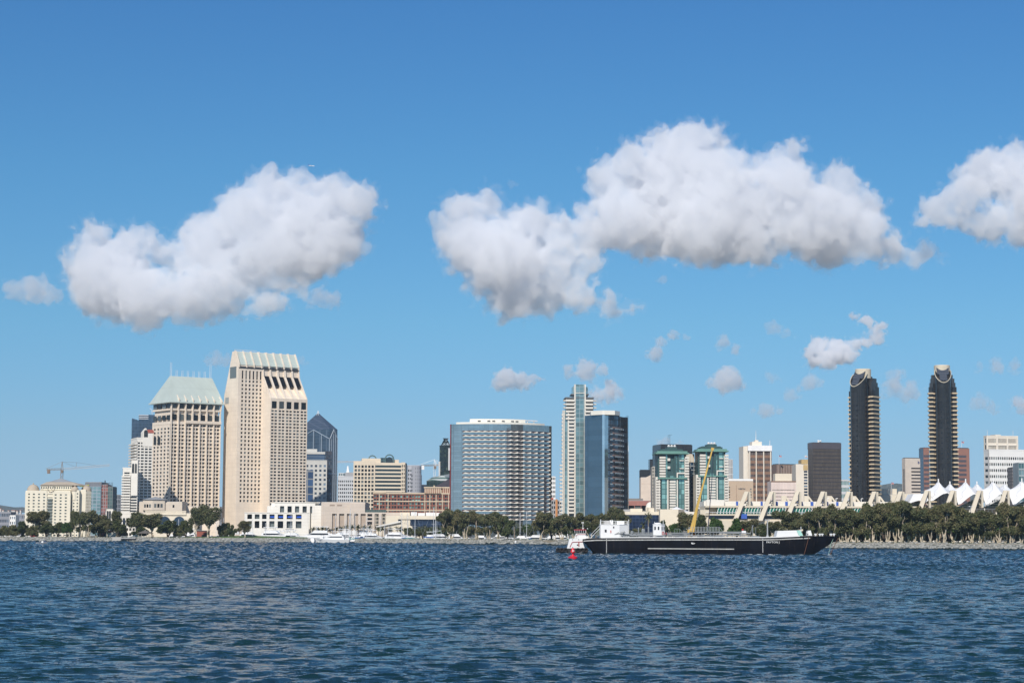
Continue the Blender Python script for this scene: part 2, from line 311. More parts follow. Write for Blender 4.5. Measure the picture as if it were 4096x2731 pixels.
# hills with houses at the far left and a ridge behind the right
def hills():
    mb=MB(); rnd=random.Random(3)
    for (a,b,D,prof) in ((-900,140,5200,[(-900,2060),(-300,2035),(0,2024),(22,2017),(45,2027),(70,2030),(100,2030),(140,2040)]),(3380,3700,4200,[(3380,2010),(3490,1952),(3520,1945),(3548,1940),(3590,1950),(3620,1957),(3700,2005)]),(3880,4300,4200,[(3880,2010),(3905,1970),(3925,1962),(3945,1975),(4096,2000),(4300,2128)])):
        pts=[]
        n=60
        for i in range(n+1):
            x=a+(b-a)*i/n
            for (p,q),(r_,s) in zip(prof,prof[1:]):
                if p<=x<=r_: y=q+(s-q)*(x-p)/(r_-p); break
            pts.append((x,y+rnd.uniform(-3,3)))
        m=8; vs=[]
        for x,y in pts:
            h=Z(y,D,x)-GZ
            for j in range(m+1):
                t=j/m; vs.append((X(x,D),D-900+1100*t,GZ-1+h*math.sin(min(1,t*1.22)*math.pi/2)+rnd.uniform(-4,4)*(0<j<m)))
        mb.add(vs,[(i*(m+1)+j,(i+1)*(m+1)+j,(i+1)*(m+1)+j+1,i*(m+1)+j+1) for i in range(n) for j in range(m)])
    tag(mb.build('hills',mat('hill_scrub',(.10,.125,.12),scale=.02,var=.5,rough=.95),smooth=True),kind='structure')
hills()
hw=mat('far_house_white',(.6,.55,.5))
for i,(x,y,w) in enumerate([(4,2035,9),(16,2041,6),(38,2043,5),(57,2042,14),(72,2044,8),(86,2041,5),(50,2053,6)]):
    D=4300; T=thing('hillside_house',(X(x,D),D,Z(y,D,x)),'small pale house on the hazy hillside at the far left','house','houses on the far left hill'); mb=MB(); k=D/FPX; mb.box((X(x,D),D,Z(y,D,x)-6),(w*k,8,12+2.6*k)); mb.build('wall',hw,T)
    mb=MB(); mb.box((X(x,D),D,Z(y,D,x)+1.3*k+.4),(w*k+1.5,9,1)); mb.build('roof',mat('terracotta',(.4,.2,.13)),T)
# ================================================================ tall buildings
cream=panel_mat('cream_concrete',(.80,.69,.56),(.66,.55,.43),4.2,3.2,yaw=R(36),lw=.07,cellvar=.025)
creamw=mat('cream_render',(.74,.66,.52),var=.06); sand=mat('sand_stone',(.60,.52,.42),var=.07)
white=mat('white_paint',(.80,.79,.76),var=.04,rough=.5); offw=mat('off_white',(.72,.70,.65),var=.06)
dglass=glass_mat('dark_window',(.006,.007,.008),(.17,.20,.20),.38,spec=.35)
bglass=glass_mat('blue_window',(.03,.055,.09),(.25,.33,.42),.35,metal=.25)
greenroof=panel_mat('pale_green_metal_roof',(.51,.575,.525),(.41,.47,.43),1.3,60,rough=.5,yaw=R(36),lw=.16,cellvar=.03)
slate=mat('grey_roof',(.28,.30,.32),rough=.5); greyc=mat('grey_concrete',(.36,.36,.36)); dark=mat('dark_metal',(.035,.037,.042),rough=.4)
steelw=mat('white_steel',(.72,.73,.74),rough=.4,var=.03)
A0=R(36)
# ---- Grand tower with the sloping fins (the tallest)
D=1590
C=Vector((X(945,D),D)); fr=Fr(C,A0); z0=GZ
T=thing('hotel_tower',(C.x,C.y,z0),'tallest cream hotel tower with sloping finned shoulders and pale roof','skyscraper')
zt,zr,zs,zf=Z(1402,D,945),Z(1458,D,945),Z(1500,D,945),Z(1590,D,1083)
u1=fr.U(1043); FW=14.0; us=u1; u2=fr.U(1225,FW); W=23.0; topW=6.0
# the tall slab behind, its end wall narrowing towards the top
zl=Z(1575,D,885); TB=W*.42
mb=MB()
zb2=Z(1470,D,945)
prof=[(-.7,z0),(-.7,zr),(-W*.30,zt),(-W*.46,zt),(-W*.66,zb2),(-W,zl),(-W,z0)]
mb.extr([Vector(fr.q(-0.0,n,z)) for n,z in prof],fr.u.to_3d()*(u2+.0))
mb.build('slab',cream,T)
mb=MB(); mb.extr([Vector(fr.q(u1,n,z)) for n,z in [(-.6,z0),(FW-.6,z0),(FW-.6,zf),(-.6,zs-6)]],fr.u.to_3d()*(u2-u1-.02)); mb.build('shoulder',cream,T)
# plain corner strips and the louvred box openings
mb=MB(); zc=Z(2010,D,945)
fr.box(mb,0,2.4,-.75,0,z0,zr-.3); fr.box(mb,u1-.1,u1+.0,-.75,.01,z0,zr-1); fr.box(mb,0.05,u1,-.72,-.02,z0,zc)
zwt=Z(1515,D,985); zwm=Z(1480,D,985)
fr.box(mb,2.4,u1,-.7,-.02,zwm,zr-.25)
mb.build('corner_wall',cream,T)
nf=31
facade(T,fr,2.4,u1,0,zc,zwt,6,nf,cream,dglass,pier=.46,sp=.46,dep=.6,lim=48)
# tall slots under the roof
mb=MB()
for i in range(7): c=2.4+(u1-2.4)*i/6; fr.box(mb,max(2.4,c-.9),min(u1,c+.9),-.6,-.01,zwt,zwm)
mb.build('louvre_wall',cream,T)
windows(T,fr,[(2.4+(u1-2.4)*i/6+.9,2.4+(u1-2.4)*(i+1)/6-.9,zwt+.2,zwm-.2) for i in range(6)],dglass,-.6,name='tall_window',lim=100)
# shoulder facade: five bays of paired windows
zc2=Z(2022,D,1150); fa=fr
facade(T,fr,u1+.05,u2,FW,zc2,zf-9,10,30,cream,dglass,pier=.42,sp=.46,dep=.5,pair=2,lim=96)
mb=MB(); fr.box(mb,u1+.05,u2,FW-1.0,FW-.02,z0,zc2); 
for i in range(6):
    c=u1+.05+(u2-u1-.05)*i/5; fr.box(mb,max(u1+.05,c-1.0),min(u2,c+1.0),FW-2,FW,zf-9,zf)
fr.box(mb,u1+.06,u2-.01,FW-2,FW-.03,zf-2.5,zf-.05)
mb.build('cornice',cream,T)
windows(T,fr,[(u1+(u2-u1)*i/5+1.1,u1+(u2-u1)*(i+1)/5-1.1,zf-8.2,zf-2.8) for i in range(5)],dglass,FW-.5,name='loggia_opening')
# sloping fins
for i in range(6):
    c=u1+.05+(u2-u1-.05)*i/5; a=max(u1+.05,c-.8); b=min(u2,c+.8)
    mb=MB(); mb.extr([Vector(fr.q(a,n,z)) for n,z in [(-.5,zf),(FW,zf),(1.2,zs),(-.2,zr),(-W*.30,zt+.6),(-W*.30-1,zt)]],fr.u.to_3d()*(b-a)); mb.build('fin',cream,T)
for i in range(5):
    a=u1+(u2-u1)*i/5+1; b=u1+(u2-u1)*(i+1)/5-1; mb=MB()
    za,zb_=zs-7.5,zs+.5
    fa_=lambda z:FW+(1.2-FW)*(z-zf)/(zs-zf)-1.6
    mb.extr([Vector(fr.q(a,fa_(za),za)),Vector(fr.q(b,fa_(za),za)),Vector(fr.q(b,fa_(zb_),zb_)),Vector(fr.q(a,fa_(zb_),zb_))],fr.n.to_3d()*.5); mb.build('skylight_window',dglass,T)
# ribs and glass of the sloping roof
mb=MB(); mb.extr([Vector(fr.q(2.2,n,z)) for n,z in [(-.6,zr),(.2,zr),(-W*.30+.6,zt-.3),(-W*.30-.3,zt-.3)]],fr.u.to_3d()*(u2-2.5)); mb.build('roof',greenroof,T)
mb=MB()
for i in range(9):
    c=.5+(u2-1.2)*i/8; mb.extr([Vector(fr.q(c-.45,n,z)) for n,z in [(-1,zr-2),(.9,zr-2),(.9,zr+.6),(-W*.30+1.2,zt+.5),(-W*.30-.4,zt+.5)]],fr.u.to_3d()*.9)
mb.build('roof_rib',cream,T)
mb=MB(); fr.box(mb,.5,u2-.5,-.3,.35,zr-2.6,zr-1.2); mb.build('gutter',dark,T)
mb=MB()
for i in range(16): mb.tube(fr.q(1+i*1.3,-W*.38,zt),fr.q(1+i*1.3,-W*.38,zt+1.6),.08)
mb.tube(fr.q(1,-W*.38,zt+1.6),fr.q(21,-W*.38,zt+1.6),.12); mb.build('railing',steelw,T)
# left end wall
fl=Fr(fr.p(0,-W),A0-math.pi/2)
windows(T,fl,[(W*.40,W*.86,Z(1510,D,940),Z(1464,D,940))],dglass,.05,name='end_window',lim=200)
windows(T,fl,[(2,8,Z(1610,D,900),Z(1584,D,900))],mat('sky_opening',(.33,.36,.36)),.05,name='end_opening',lim=200)
# ---- second tower with the pale green hipped roof
D=1570
fl,Ll,fr,Lr=corner(605,677,876,D,A0); C=fr.C
T=thing('hotel_tower',(C.x,C.y,z0),'cream hotel tower with steep pale green hipped roof and spires','skyscraper')
ze=Z(1606,D,677); zc=Z(2100,D,677); z1=Z(1690,D,677); zb=Z(1650,D,677); P=quadp(fl,Ll,fr,Lr)
core(T,P,z0,ze,cream,ins=1.2)
facade(T,fl,0,Ll,0,z0,z1,5,30,cream,dglass,pier=.42,sp=.42,dep=.5,edge=.8,top=3,lim=50,pair=0)
facade(T,fr,0,Lr,0,z0,z1,14,30,cream,dglass,pier=.34,sp=.42,dep=.9,top=0,lim=98,pair=2)
mb=MB()
for i in range(8): c=Lr*i/7; fr.box(mb,max(.0,c-.45),min(Lr,c+.45),-.9,1.3,z0,ze-1.5)
mb.build('fin',cream,T)
mb=MB(); fr.box(mb,Lr*.28,Lr+.02,-.5,1.9,z1,z1+2.2); fr.box(mb,0.0,Lr,-.9,.2,z1-1.0,z1+1.2); fl.box(mb,0,Ll,-.9,.15,z1-1.0,z1+1.2); fr.box(mb,.0,Lr,-.9,.6,ze-6.6,ze-5.2); fl.box(mb,0,Ll,-.9,.3,ze-6.6,ze-5.2); mb.build('cornice',cream,T)
windows(T,fr,[(Lr*i/7+.9,Lr*(i+1)/7-.9,z1+2.4,z1+7) for i in range(7)],dglass,-.5,name='loggia_opening',lim=200)
windows(T,fr,[(Lr*i/7+.9,Lr*(i+1)/7-.9,ze-5,ze-1.2) for i in range(7)],dglass,-.5,name='attic_window',lim=200)
windows(T,fl,[(Ll*i/4+.9,Ll*(i+1)/4-.9,zz,zz+3.8) for i in range(4) for zz in (z1+2.4,ze-5)],dglass,.04,name='attic_window',lim=200)
mb=MB(); zR=Z(1497,D,677)
Q=inset(P,-2.2); c1=fr.p(0+9.5,-Ll/2+0); c2=fr.p(Lr-9.5,-Ll/2)
hw=.5
c1a,c1b=fr.p(Ll*.50,-Ll/2+hw),fr.p(Ll*.50,-Ll/2-hw); c2a,c2b=fr.p(Lr-Ll*.42,-Ll/2+hw),fr.p(Lr-Ll*.42,-Ll/2-hw)
nr=-Ll*.5; ua,ub=fr.U(680,nr,1500),min(fr.U(866,nr,1510),Lr-.5); c1a,c1b=fr.p(ua,nr+hw+1),fr.p(ua,nr-hw); c2a,c2b=fr.p(ub,nr+hw+1),fr.p(ub,nr-hw)
mb.prism(Q,ze,zR,top=[c1b,c1a,c2a,c2b]); mb.prism(inset(P,-2.6),ze-.8,ze+.02); mb.build('roof',greenroof,T)
mb=MB()
for i in range(8):
    c=Lr*i/7
    if i: mb.extr([Vector(fr.q(c-.35,n,z)) for n,z in [(1.3,ze-6),(2.4,ze+3),(1.6,ze+2),(-Ll*.20,ze+(zR-ze)*.46),(-Ll*.22,ze+(zR-ze)*.40)]],fr.u.to_3d()*.7)
mb.build('fin',cream,T)
for i,u in enumerate([ua+.8+(ub-ua-1.6)*k/7 for k in range(8)]):
    mb=MB(); h=11 if i in (0,7) else 5
    for s_ in (-.6,.6): mb.tube(fr.q(u+s_,nr,zR-.5),fr.q(u+s_,nr,zR+h),.16,.1,n=5)
    mb.build('spire',steelw,T)
# ---- generic grid towers
def tower(name,xl,xc,xr,ytop,D,a,label,cat,mw,mg,nl,nr,ny,pier=.4,sp=.4,dep=.45,top=2.5,roofm=None,lim=90,ybot=None,parap=1.2,edge=0,z0=GZ,**kw):
    fl,Ll,fr,Lr=corner(xl,xc,xr,D,a); zt=Z(ytop,D,xc); zb=z0 if ybot is None else Z(ybot,D,xc)
    T=thing(name,(fr.C.x,fr.C.y,z0),label,cat); P=quadp(fl,Ll,fr,Lr)
    core(T,P,z0,zt-.4,mw,ins=dep+.25)
    if zb>z0+1:
        mb=MB(); mb.prism(inset(P,.05),z0,zb); mb.build('base_wall',mw,T)
    if nl: facade(T,fl,0,Ll,0,zb,zt,nl,ny,mw,mg,pier=pier,sp=sp,dep=dep,top=top,edge=edge,lim=lim//3,**kw)
    elif Ll>.5: mb=MB(); fl.box(mb,0,Ll,-dep-.2,0,zb,zt); mb.build('end_wall',mw,T)
    if nr: facade(T,fr,0,Lr,0,zb,zt,nr,ny,mw,mg,pier=pier,sp=sp,dep=dep,top=top,edge=edge,lim=lim,**kw)
    elif Lr>.5: mb=MB(); fr.box(mb,0,Lr,-dep-.2,0,zb,zt); mb.build('side_wall',mw,T)
    mb=MB(); mb.prism(inset(P,.35),zt-.6,zt-.3); 
    mb.build('roof',roofm or greyc,T)
    if parap:
        mb=MB(); fl.box(mb,-.1,Ll+.02,-.4,.12,zt-.25,zt+parap*.5); fr.box(mb,-.12,Lr+.02,-.4,.12,zt-.25,zt+parap*.5); mb.build('parapet',mw,T)
    return T,fl,Ll,fr,Lr,zt,P
def plantbox(T,fr,u0,u1,n0,n1,z0,h,m,name='rooftop_room'):
    mb=MB(); fr.box(mb,u0,u1,n0,n1,z0-.3,z0+h); mb.box(fr.q((u0+u1)/2,(n0+n1)/2,z0+h+.25),(1.6,1.2,.9),fr.a); mb.build(name,m,T)
# dark blue glass tower behind
navy=panel_mat('navy_curtain_wall',(.05,.085,.13),(.14,.19,.25),1.6,3.4,rough=.12,metal=.45,lw=.16,spec=.8,cellvar=.25)
D=1950
fl,Ll,fr,Lr=corner(519,522,612,D,R(12)); zt=Z(1672,D,520); zt2=Z(1700,D,600)
T=thing('glass_tower',(fr.C.x,fr.C.y,GZ),'dark blue glass tower with slanting top behind the white apartments','skyscraper')
P=quadp(fl,Ll,fr,Lr); P[0]=fr.p(0,-26); P[3]=fr.p(Lr,-26)
mb=MB(); mb.prism(P,GZ,[zt,zt,zt2,zt2]); mb.build('curtain_wall',navy,T)
mb=MB(); u=fr.U(550); fr.box(mb,u,Lr+3,-24,-2,zt-8,Z(1657,D,570)); mb.build('rooftop_room',navy,T)
mb=MB()
for k in range(3): zz=Z(1658+k*7,D,570); fr.box(mb,u-.2,u+9,-2,-1.4,zz-.6,zz)
mb.tube(fr.q(fr.U(605),-3,zt),fr.q(fr.U(600),-3,zt+9),.3); mb.tube(fr.q(fr.U(600),-3,zt+9),fr.q(fr.U(592),-3,zt+10),.3)
mb.build('roof_rail',steelw,T)
# white stepped apartment tower
wst=mat('white_stucco',(.78,.74,.66),var=.05)
brz=glass_mat('bronze_glazing',(.02,.018,.016),(.10,.09,.075),.3)
T,fl,Ll,fr,Lr,zt,P=tower('apartment_tower',520,543,606,1752,1500,R(20),'white stepped apartment tower with rounded balconies and a red roofed gable','apartment building',wst,brz,1,4,32,pier=.25,sp=.42,dep=.6,lim=80)
mb=MB(); bz=[]
for j in range(32):
    z=GZ+(zt-2.5-GZ)*(j+.0)/32; fl.box(mb,-1.2,Ll+.5,.0,1.6,z,z+1.1)
    if len(mb.v)>8*0: pass
mb.build('balcony',wst,T)
mb=MB(); ua,ub=fr.U(566),fr.U(606); zg=Z(1728,1500,580); za=Z(1716,1500,578)
um=fr.U(579); ue=fr.U(588)
fr.box(mb,ua,Lr,-8,.2,zt-6,zg)
mb.extr([Vector(fr.q(ua,.25,zg)),Vector(fr.q(ue,.25,zg)),Vector(fr.q(um,.25,za+1))],-fr.n.to_3d()*8); mb.build('gable',wst,T)
mb=MB(); mb.extr([Vector(fr.q(ue-.5,.4,zg)),Vector(fr.q(Lr+1,.4,zg)),Vector(fr.q(Lr+1,-4,za)),Vector(fr.q(um,-4,za))],Vector((0,0,-.5))); mb.build('gable_roof',mat('red_roof',(.35,.09,.06)),T)
def arch(T,fr,u0,u1,nn,zb,zt,m,name='arched_window'):
    mb=MB(); r=(u1-u0)/2; c=(u0+u1)/2; pts=[(u0,zb),(u1,zb)]+[(c+r*math.cos(t),zt-r+r*math.sin(t)) for t in [math.pi*i/10 for i in range(11)]]
    mb.extr([Vector(fr.q(u,nn,z)) for u,z in pts],-fr.n.to_3d()*.3); return mb.build(name,m,T)
arch(T,fr,um-1.5,um+1.3,.5,zg-3.5,zg+1.8,brz)
for k in range(2): arch(T,fr,ua+8.2+k*3,ua+10.2+k*3,.6,zt-5,zt+1.5,brz)
# lower wing
T,fl,Ll,fr,Lr,zt,P=tower('apartment_wing',488,489,550,1872,1480,R(4),'lower white apartment wing with stacked balconies and arched top window','apartment building',wst,brz,0,2,24,pier=.12,sp=.42,dep=1.0,lim=48)
mb=MB(); fr.box(mb,fr.U(524),fr.U(550),-5,1.0,zt-20,zt+6); mb.build('bay_tower',wst,T)
for k in range(2): arch(T,fr,fr.U(527+k*11),fr.U(527+k*11)+1.5,1.25,zt-3.5,zt+3.5,brz)
for j in range(23):
    mb=MB(); z=GZ+(zt-2.5-GZ)*j/24; fr.box(mb,-.5,fr.U(522),.0,1.4,z-.2,z+.95); mb.build('balcony',wst,T)
# low terraced wing below
T,fl,Ll,fr,Lr,zt,P=tower('apartment_podium',425,426,545,2052,1440,R(3),'low white terraced building with twin arches between the trees','apartment building',wst,brz,0,9,4,pier=.3,sp=.45,dep=.8)
mb=MB(); fr.box(mb,fr.U(428),fr.U(455),-6,.6,zt-8,zt+3); mb.build('bay_tower',wst,T)
for k in range(2): arch(T,fr,fr.U(430+k*9),fr.U(430+k*9)+1.3,.85,zt-5.5,zt+1.8,brz)
# ---- hotel at the left edge
hcr=mat('pale_yellow_render',(.76,.70,.56),var=.05); tanr=mat('tan_roof',(.46,.39,.30),rough=.8)
gwin=glass_mat('grey_green_window',(.06,.08,.07),(.22,.24,.22),.3)
D=1400; fr=Fr((X(102,D),D),R(2)); uu=lambda px,n=0: fr.U(px,n)
T=thing('domed_hotel',(fr.C.x,fr.C.y,GZ),'cream hotel with three shallow domes, a big wall ring and hipped roof','hotel'); z=lambda py:Z(py,D,200)
mb=MB(); fr.box(mb,0,uu(280),-30,-.8,GZ,z(1962)); fr.box(mb,0,uu(108),-6,0,GZ,z(1966)); mb.build('wall',hcr,T)
for (a,b,zz,nx) in [(108,126,1961,1),(126,188,1961,3),(213,275,1963,3)]:
    facade(T,fr,uu(a),uu(b),0,GZ,z(zz),nx,14,hcr,gwin,pier=.62,sp=.55,dep=.35,lim=90,top=1.5)
facade(T,fr,uu(188),uu(213),-.2,GZ,z(1968),1,14,hcr,gwin,pier=.12,sp=.22,dep=.9,lim=90,name='balcony_opening',top=1)
for j in range(13): mb=MB(); zz=GZ+(z(1968)-GZ-1)*j/14; fr.box(mb,uu(190),uu(211),-.3,.9,zz,zz+.9); mb.build('balcony',mat('balcony_rail',(.25,.28,.26)),T)
mb=MB(); fr.box(mb,uu(275),uu(283),-20,.1,GZ,z(1966)); mb.build('pier',hcr,T)
# right wing, turned away
fr2=Fr(fr.p(uu(286),-3),R(2)); u2=fr2.U
mb=MB(); fr2.box(mb,0,u2(318),-24,-.8,GZ,z(1960)); fr2.box(mb,u2(318),u2(340),-24,-4,GZ,z(1955)); mb.build('wing_wall',hcr,T)
facade(T,fr2,0,u2(318),0,GZ,z(1958),2,14,hcr,gwin,pier=.6,sp=.55,dep=.35,top=1.5,lim=100)
fr3=Fr(fr2.p(u2(340),-4),R(50)); facade(T,fr3,0,fr3.U(366),0,GZ,z(1962),4,14,hcr,gwin,pier=.5,sp=.5,dep=.4,top=1.5,lim=100)
mb=MB(); fr3.box(mb,0,fr3.U(366),-18,-.8,GZ,z(1963)); mb.build('wing_wall',hcr,T)
# attic, roofs, domes, ring
mb=MB(); fr.box(mb,uu(155),uu(282),-26,-6,z(1966),z(1938)); mb.build('attic_wall',hcr,T)
facade(T,fr,uu(156),uu(282),-5.4,z(1957),z(1941),14,1,hcr,gwin,pier=.45,sp=.5,dep=.4,name='attic_window',fname='attic_front',lim=200)
mb=MB(); e=[fr.p(uu(153),-4.5),fr.p(uu(322,-4),-4.5),fr.p(uu(322,-4)+3,-30),fr.p(uu(153)-1,-30)]; c=[fr.p(uu(187,-12),-12),fr.p(uu(288,-12),-12),fr.p(uu(288,-12),-22),fr.p(uu(187,-12),-22)]
mb.prism(e,z(1939),z(1925),top=c); mb.build('roof',tanr,T)
mb=MB(); ap=fr.p(uu(244,-17),-17); mb.prism(inset(c,.2),z(1925)-.1,z(1910),top=[(ap[0]-.3,ap[1]-.3),(ap[0]+.3,ap[1]-.3),(ap[0]+.3,ap[1]+.3),(ap[0]-.3,ap[1]+.3)]); mb.build('upper_roof',slate,T)
for (px,w_,zb,zt,n_) in [(133,24,1960,1936,-9),(300,15,1959,1944,-5),(345,21,1960,1940,-12)]:
    r=w_*D/FPX; h=(zb-zt)*D/FPX; q=fr.q(uu(px,n_),n_,z(zb)); mb=MB(); mb.lathe(q,[(r*1.03,-.6),(r*1.03,.1)]+[(r*math.cos(t),.1+h*math.sin(t)) for t in [math.pi/2*i/8 for i in range(9)]],20); mb.lathe((q[0],q[1],q[2]+h),[(.35,-.2),(.5,.4),(.3,.9),(0,1.2)],8); mb.build('dome',tanr,T)
    mb=MB(); mb.lathe((q[0],q[1],0),[(r*.93,z(zb)-7),(r*.93,z(zb)-.5)],20); mb.build('drum',hcr,T)
mb=MB(); q=Vector(fr.q(uu(205),.3,z(1953))); r=13.5*D/FPX
for i in range(28):
    t0,t1=2*math.pi*i/28,2*math.pi*(i+1)/28; mb.tube(q+fr.u.to_3d()*r*math.cos(t0)+Vector((0,0,r*math.sin(t0))),q+fr.u.to_3d()*r*math.cos(t1)+Vector((0,0,r*math.sin(t1))),.2,n=5)
mb.tube(q-fr.u.to_3d()*9+Vector((0,0,-1)),q+Vector((0,0,1)),.12,n=4); mb.tube(q,q+Vector((.9,0,-1.6)),.12,n=4)
mb.build('wall_ring',mat('brown_steel',(.2,.16,.12)),T)
# ---- building site behind it and small blocks
def plain(name,x0,x1,ytop,D,label,cat,mw,dy=20,mg=None,nx=0,ny=0,a=0,z0=GZ,lim=60,**kw):
    fr=Fr((X(x0,D),D),a); L=fr.U(x1); zt=Z(ytop,D,(x0+x1)/2); T=thing(name,(fr.C.x,fr.C.y,z0),label,cat)
    P=[fr.p(0),fr.p(L),fr.p(L,-dy),fr.p(0,-dy)]
    if nx:
        core(T,P,z0,zt-.3,mw,ins=kw.get('dep',.45)+.25); facade(T,fr,0,L,0,z0,zt,nx,ny,mw,mg,lim=lim,**kw)
        for (q,ang) in ((fr.p(0,-dy),a-math.pi/2),(fr.p(L),a+math.pi/2)): mb=MB(); Fr(q,ang).box(mb,0 if q==fr.p(0,-dy) else .75,dy-.75,-.6,0,z0,zt-.02); mb.build('side_wall',mw,T)
    else: mb=MB(); mb.prism(P,z0,zt); mb.build('wall',mw,T)
    mb=MB(); mb.prism(inset(P,.5),zt-.1,zt+.25); mb.build('roof',greyc,T)
    return T,fr,L,zt
concd=mat('site_concrete',(.17,.18,.20)); netg=panel_mat('green_scaffold_net',(.05,.10,.10),(.16,.18,.18),2.2,3.0,lw=.25,cellvar=.3)
T,fr,L,zt=plain('unfinished_block',340,406,1928,1800,'grey concrete building shell under construction behind the domed hotel','building site',concd,30)
mb=MB(); fr.box(mb,fr.U(357),fr.U(406),-.5,3,GZ,Z(1945,1800,380)); mb.build('glazed_front',panel_mat('teal_curtain_wall',(.16,.27,.29),(.36,.42,.46),3.6,3.1,rough=.2,metal=.2,lw=.35,cellvar=.25),T)
mb=MB(); fr.box(mb,fr.U(320),fr.U(356),0,.8,Z(1946,1800,380),Z(1938,1800,380)); mb.build('yellow_panel',mat('yellow_sheathing',(.45,.45,.08)),T)
T,fr,L,zt=plain('scaffolded_block',407,432,1938,1790,'red brick core wrapped in scaffolding at the building site','building site',panel_mat('brick_scaffold',(.20,.07,.06),(.30,.30,.30),2.0,3.0,lw=.22,cellvar=.5),18)
mb=MB(); mb.tube((fr.p(L*.4)[0],fr.p(L*.4)[1]+3,zt),(fr.p(L*.4)[0],fr.p(L*.4)[1]+3,zt+4),.5); mb.box((fr.p(L*.7)[0],fr.p(L*.7)[1]+3,zt+.8),(3,3,1.6)); mb.build('hoist',dark,T)
T,fr,L,zt=plain('netted_block',432,452,1946,1785,'narrow block in dark green safety netting beside the scaffolding','building site',netg,18)
mb=MB()
for k in range(3): mb.tube((fr.p(L*.3*k+1)[0],fr.p(0)[1]+2,zt),(fr.p(L*.3*k+1)[0],fr.p(0)[1]+2,zt+4),.2)
mb.build('rebar',dark,T)
plain('office_block',450,488,1978,1900,'grey office block with a chequered window pattern','office block',mat('mid_grey',(.22,.24,.27)),20,dglass,7,9,pier=.5,sp=.2)
plain('office_block',-60,46,2047,1750,'long low grey office block at the far left','office block',mat('lavender_grey',(.26,.27,.30)),20,bglass,14,4,pier=.35,sp=.5,lim=56)
plain('office_block',42,66,2060,1600,'small white building between trees at the far left','office block',white,12,bglass,3,4,pier=.5,sp=.5)
plain('office_block',64,104,2056,1650,'small lavender block next to the domed hotel','office block',mat('lavender_grey',(.26,.27,.30)),12,bglass,5,4,pier=.5,sp=.5)
# ---- hotel podium pavilion below the green roofed tower
D=1480
T,fr,L,zt=plain('roof_pavilion',558,730,2006,D,'beige terrace pavilion with a shallow grey hipped roof below the towers','pavilion',sand,25)
mb=MB(); z=lambda py:Z(py,D,620); q=[fr.p(fr.U(574),1.5),fr.p(fr.U(616),4.5),fr.p(fr.U(662),1.5),fr.p(fr.U(662),-14),fr.p(fr.U(574),-14)]
mb.prism(q,z(2040),z(1998)); mb.build('corner_bay',sand,T)
mb=MB(); c=fr.p(fr.U(618),-6); mb.prism(inset(q,-.9),z(1998),z(1985),top=[(c[0]+.1*math.cos(t),c[1]+.1*math.sin(t)) for t in (3.6,4.7,5.8,.8,2.3)]); mb.build('roof',slate,T)
fq=Fr(q[0],math.atan2(q[1][1]-q[0][1],q[1][0]-q[0][0])); Lq=(Vector(q[1])-Vector(q[0])).length
windows(T,fq,[(1.2+k*2.1,2.7+k*2.1,z(2029),z(2016)) for k in range(3)],dglass,.02)
fq=Fr(q[1],math.atan2(q[2][1]-q[1][1],q[2][0]-q[1][0])); windows(T,fq,[(1.2+k*2.3,2.8+k*2.3,z(2029),z(2014)) for k in range(3)],dglass,.02)
windows(T,fr,[(fr.U(692),fr.U(699),z(2029),z(2018))],dglass,.02)
T,fr,L,zt=plain('terrace_block',545,790,2052,1450,'cream terrace building with arched windows and balustrade among the trees','hotel wing',creamw,25)
mb=MB()
z=lambda py:Z(py,1450,650)
for k in range(46): mb.box(fr.q(fr.U(585)+k*(fr.U(745)-fr.U(585))/45,.2,zt+.8),(.45,.3,1.5))
fr.box(mb,fr.U(583),fr.U(747),0,.45,zt+1.5,zt+1.9); fr.box(mb,fr.U(583),fr.U(747),-.3,.9,zt-1.2,zt+.1); mb.build('balustrade',creamw,T)
for a,b in ((640,684),(697,742)): arch(T,fr,fr.U(a),fr.U(b),.35,z(2130),z(2064),bglass)
plain('hotel_wing',735,880,2026,1500,'plain cream link building between the two hotel towers','hotel wing',cream,14)
# ---- pointed glass tower
D=1900
bluec=panel_mat('slate_blue_curtain_wall',(.075,.115,.16),(.17,.21,.26),1.5,3.3,rough=.1,metal=.55,lw=.12,spec=.9,cellvar=.15)
fl,Ll,fr,Lr=corner(1190,1316,1347,D,R(52)); P=quadp(fl,Ll,fr,Lr)
T=thing('glass_tower',(fr.C.x,fr.C.y,GZ),'dark blue glass skyscraper with pyramid top and pointed gables','skyscraper')
zs=Z(1716,D,1300); za=Z(1650,D,1275); cx=sum(p[0] for p in P)/4; cy_=sum(p[1] for p in P)/4
mb=MB(); mb.prism(P,GZ,zs); mb.build('curtain_wall',bluec,T)
mb=MB(); mb.prism(P,zs,za,top=[(cx+(p[0]-cx)*.06,cy_+(p[1]-cy_)*.06) for p in P]); mb.build('roof',panel_mat('blue_glass_roof',(.10,.14,.19),(.17,.21,.27),2.4,2.4,rough=.15,metal=.5,lw=.2),T)
mb=MB()
for k in range(5): mb.tube((cx+1.5*math.cos(k*1.26),cy_+1.5*math.sin(k*1.26),za-1.5),(cx,cy_,za+3),.2)
mb.build('finial',steelw,T)
ribm=mat('light_rib',(.30,.36,.42),rough=.4)
mb=MB()
for f_,L_ in ((fl,Ll),(fr,Lr)):
    for k in (0,.25,.5,.75,1): 
        zz=zs-9+ (4.5 if k in(.25,.75) else (9 if k==.5 else 0)); f_.box(mb,max(0,L_*k-.35),min(L_,L_*k+.35),-.2,.5,GZ,zz)
    for (k0,k1,h0,h1) in ((0,.5,-9,0),(.5,1,0,-9)): mb.tube(f_.q(L_*k0,.4,zs+h0),f_.q(L_*k1,.4,zs+h1),.45,n=4)
    for zz in (zs-42,): f_.box(mb,0,L_,.05,.45,zz-.4,zz+.4)
mb.build('rib',ribm,T)
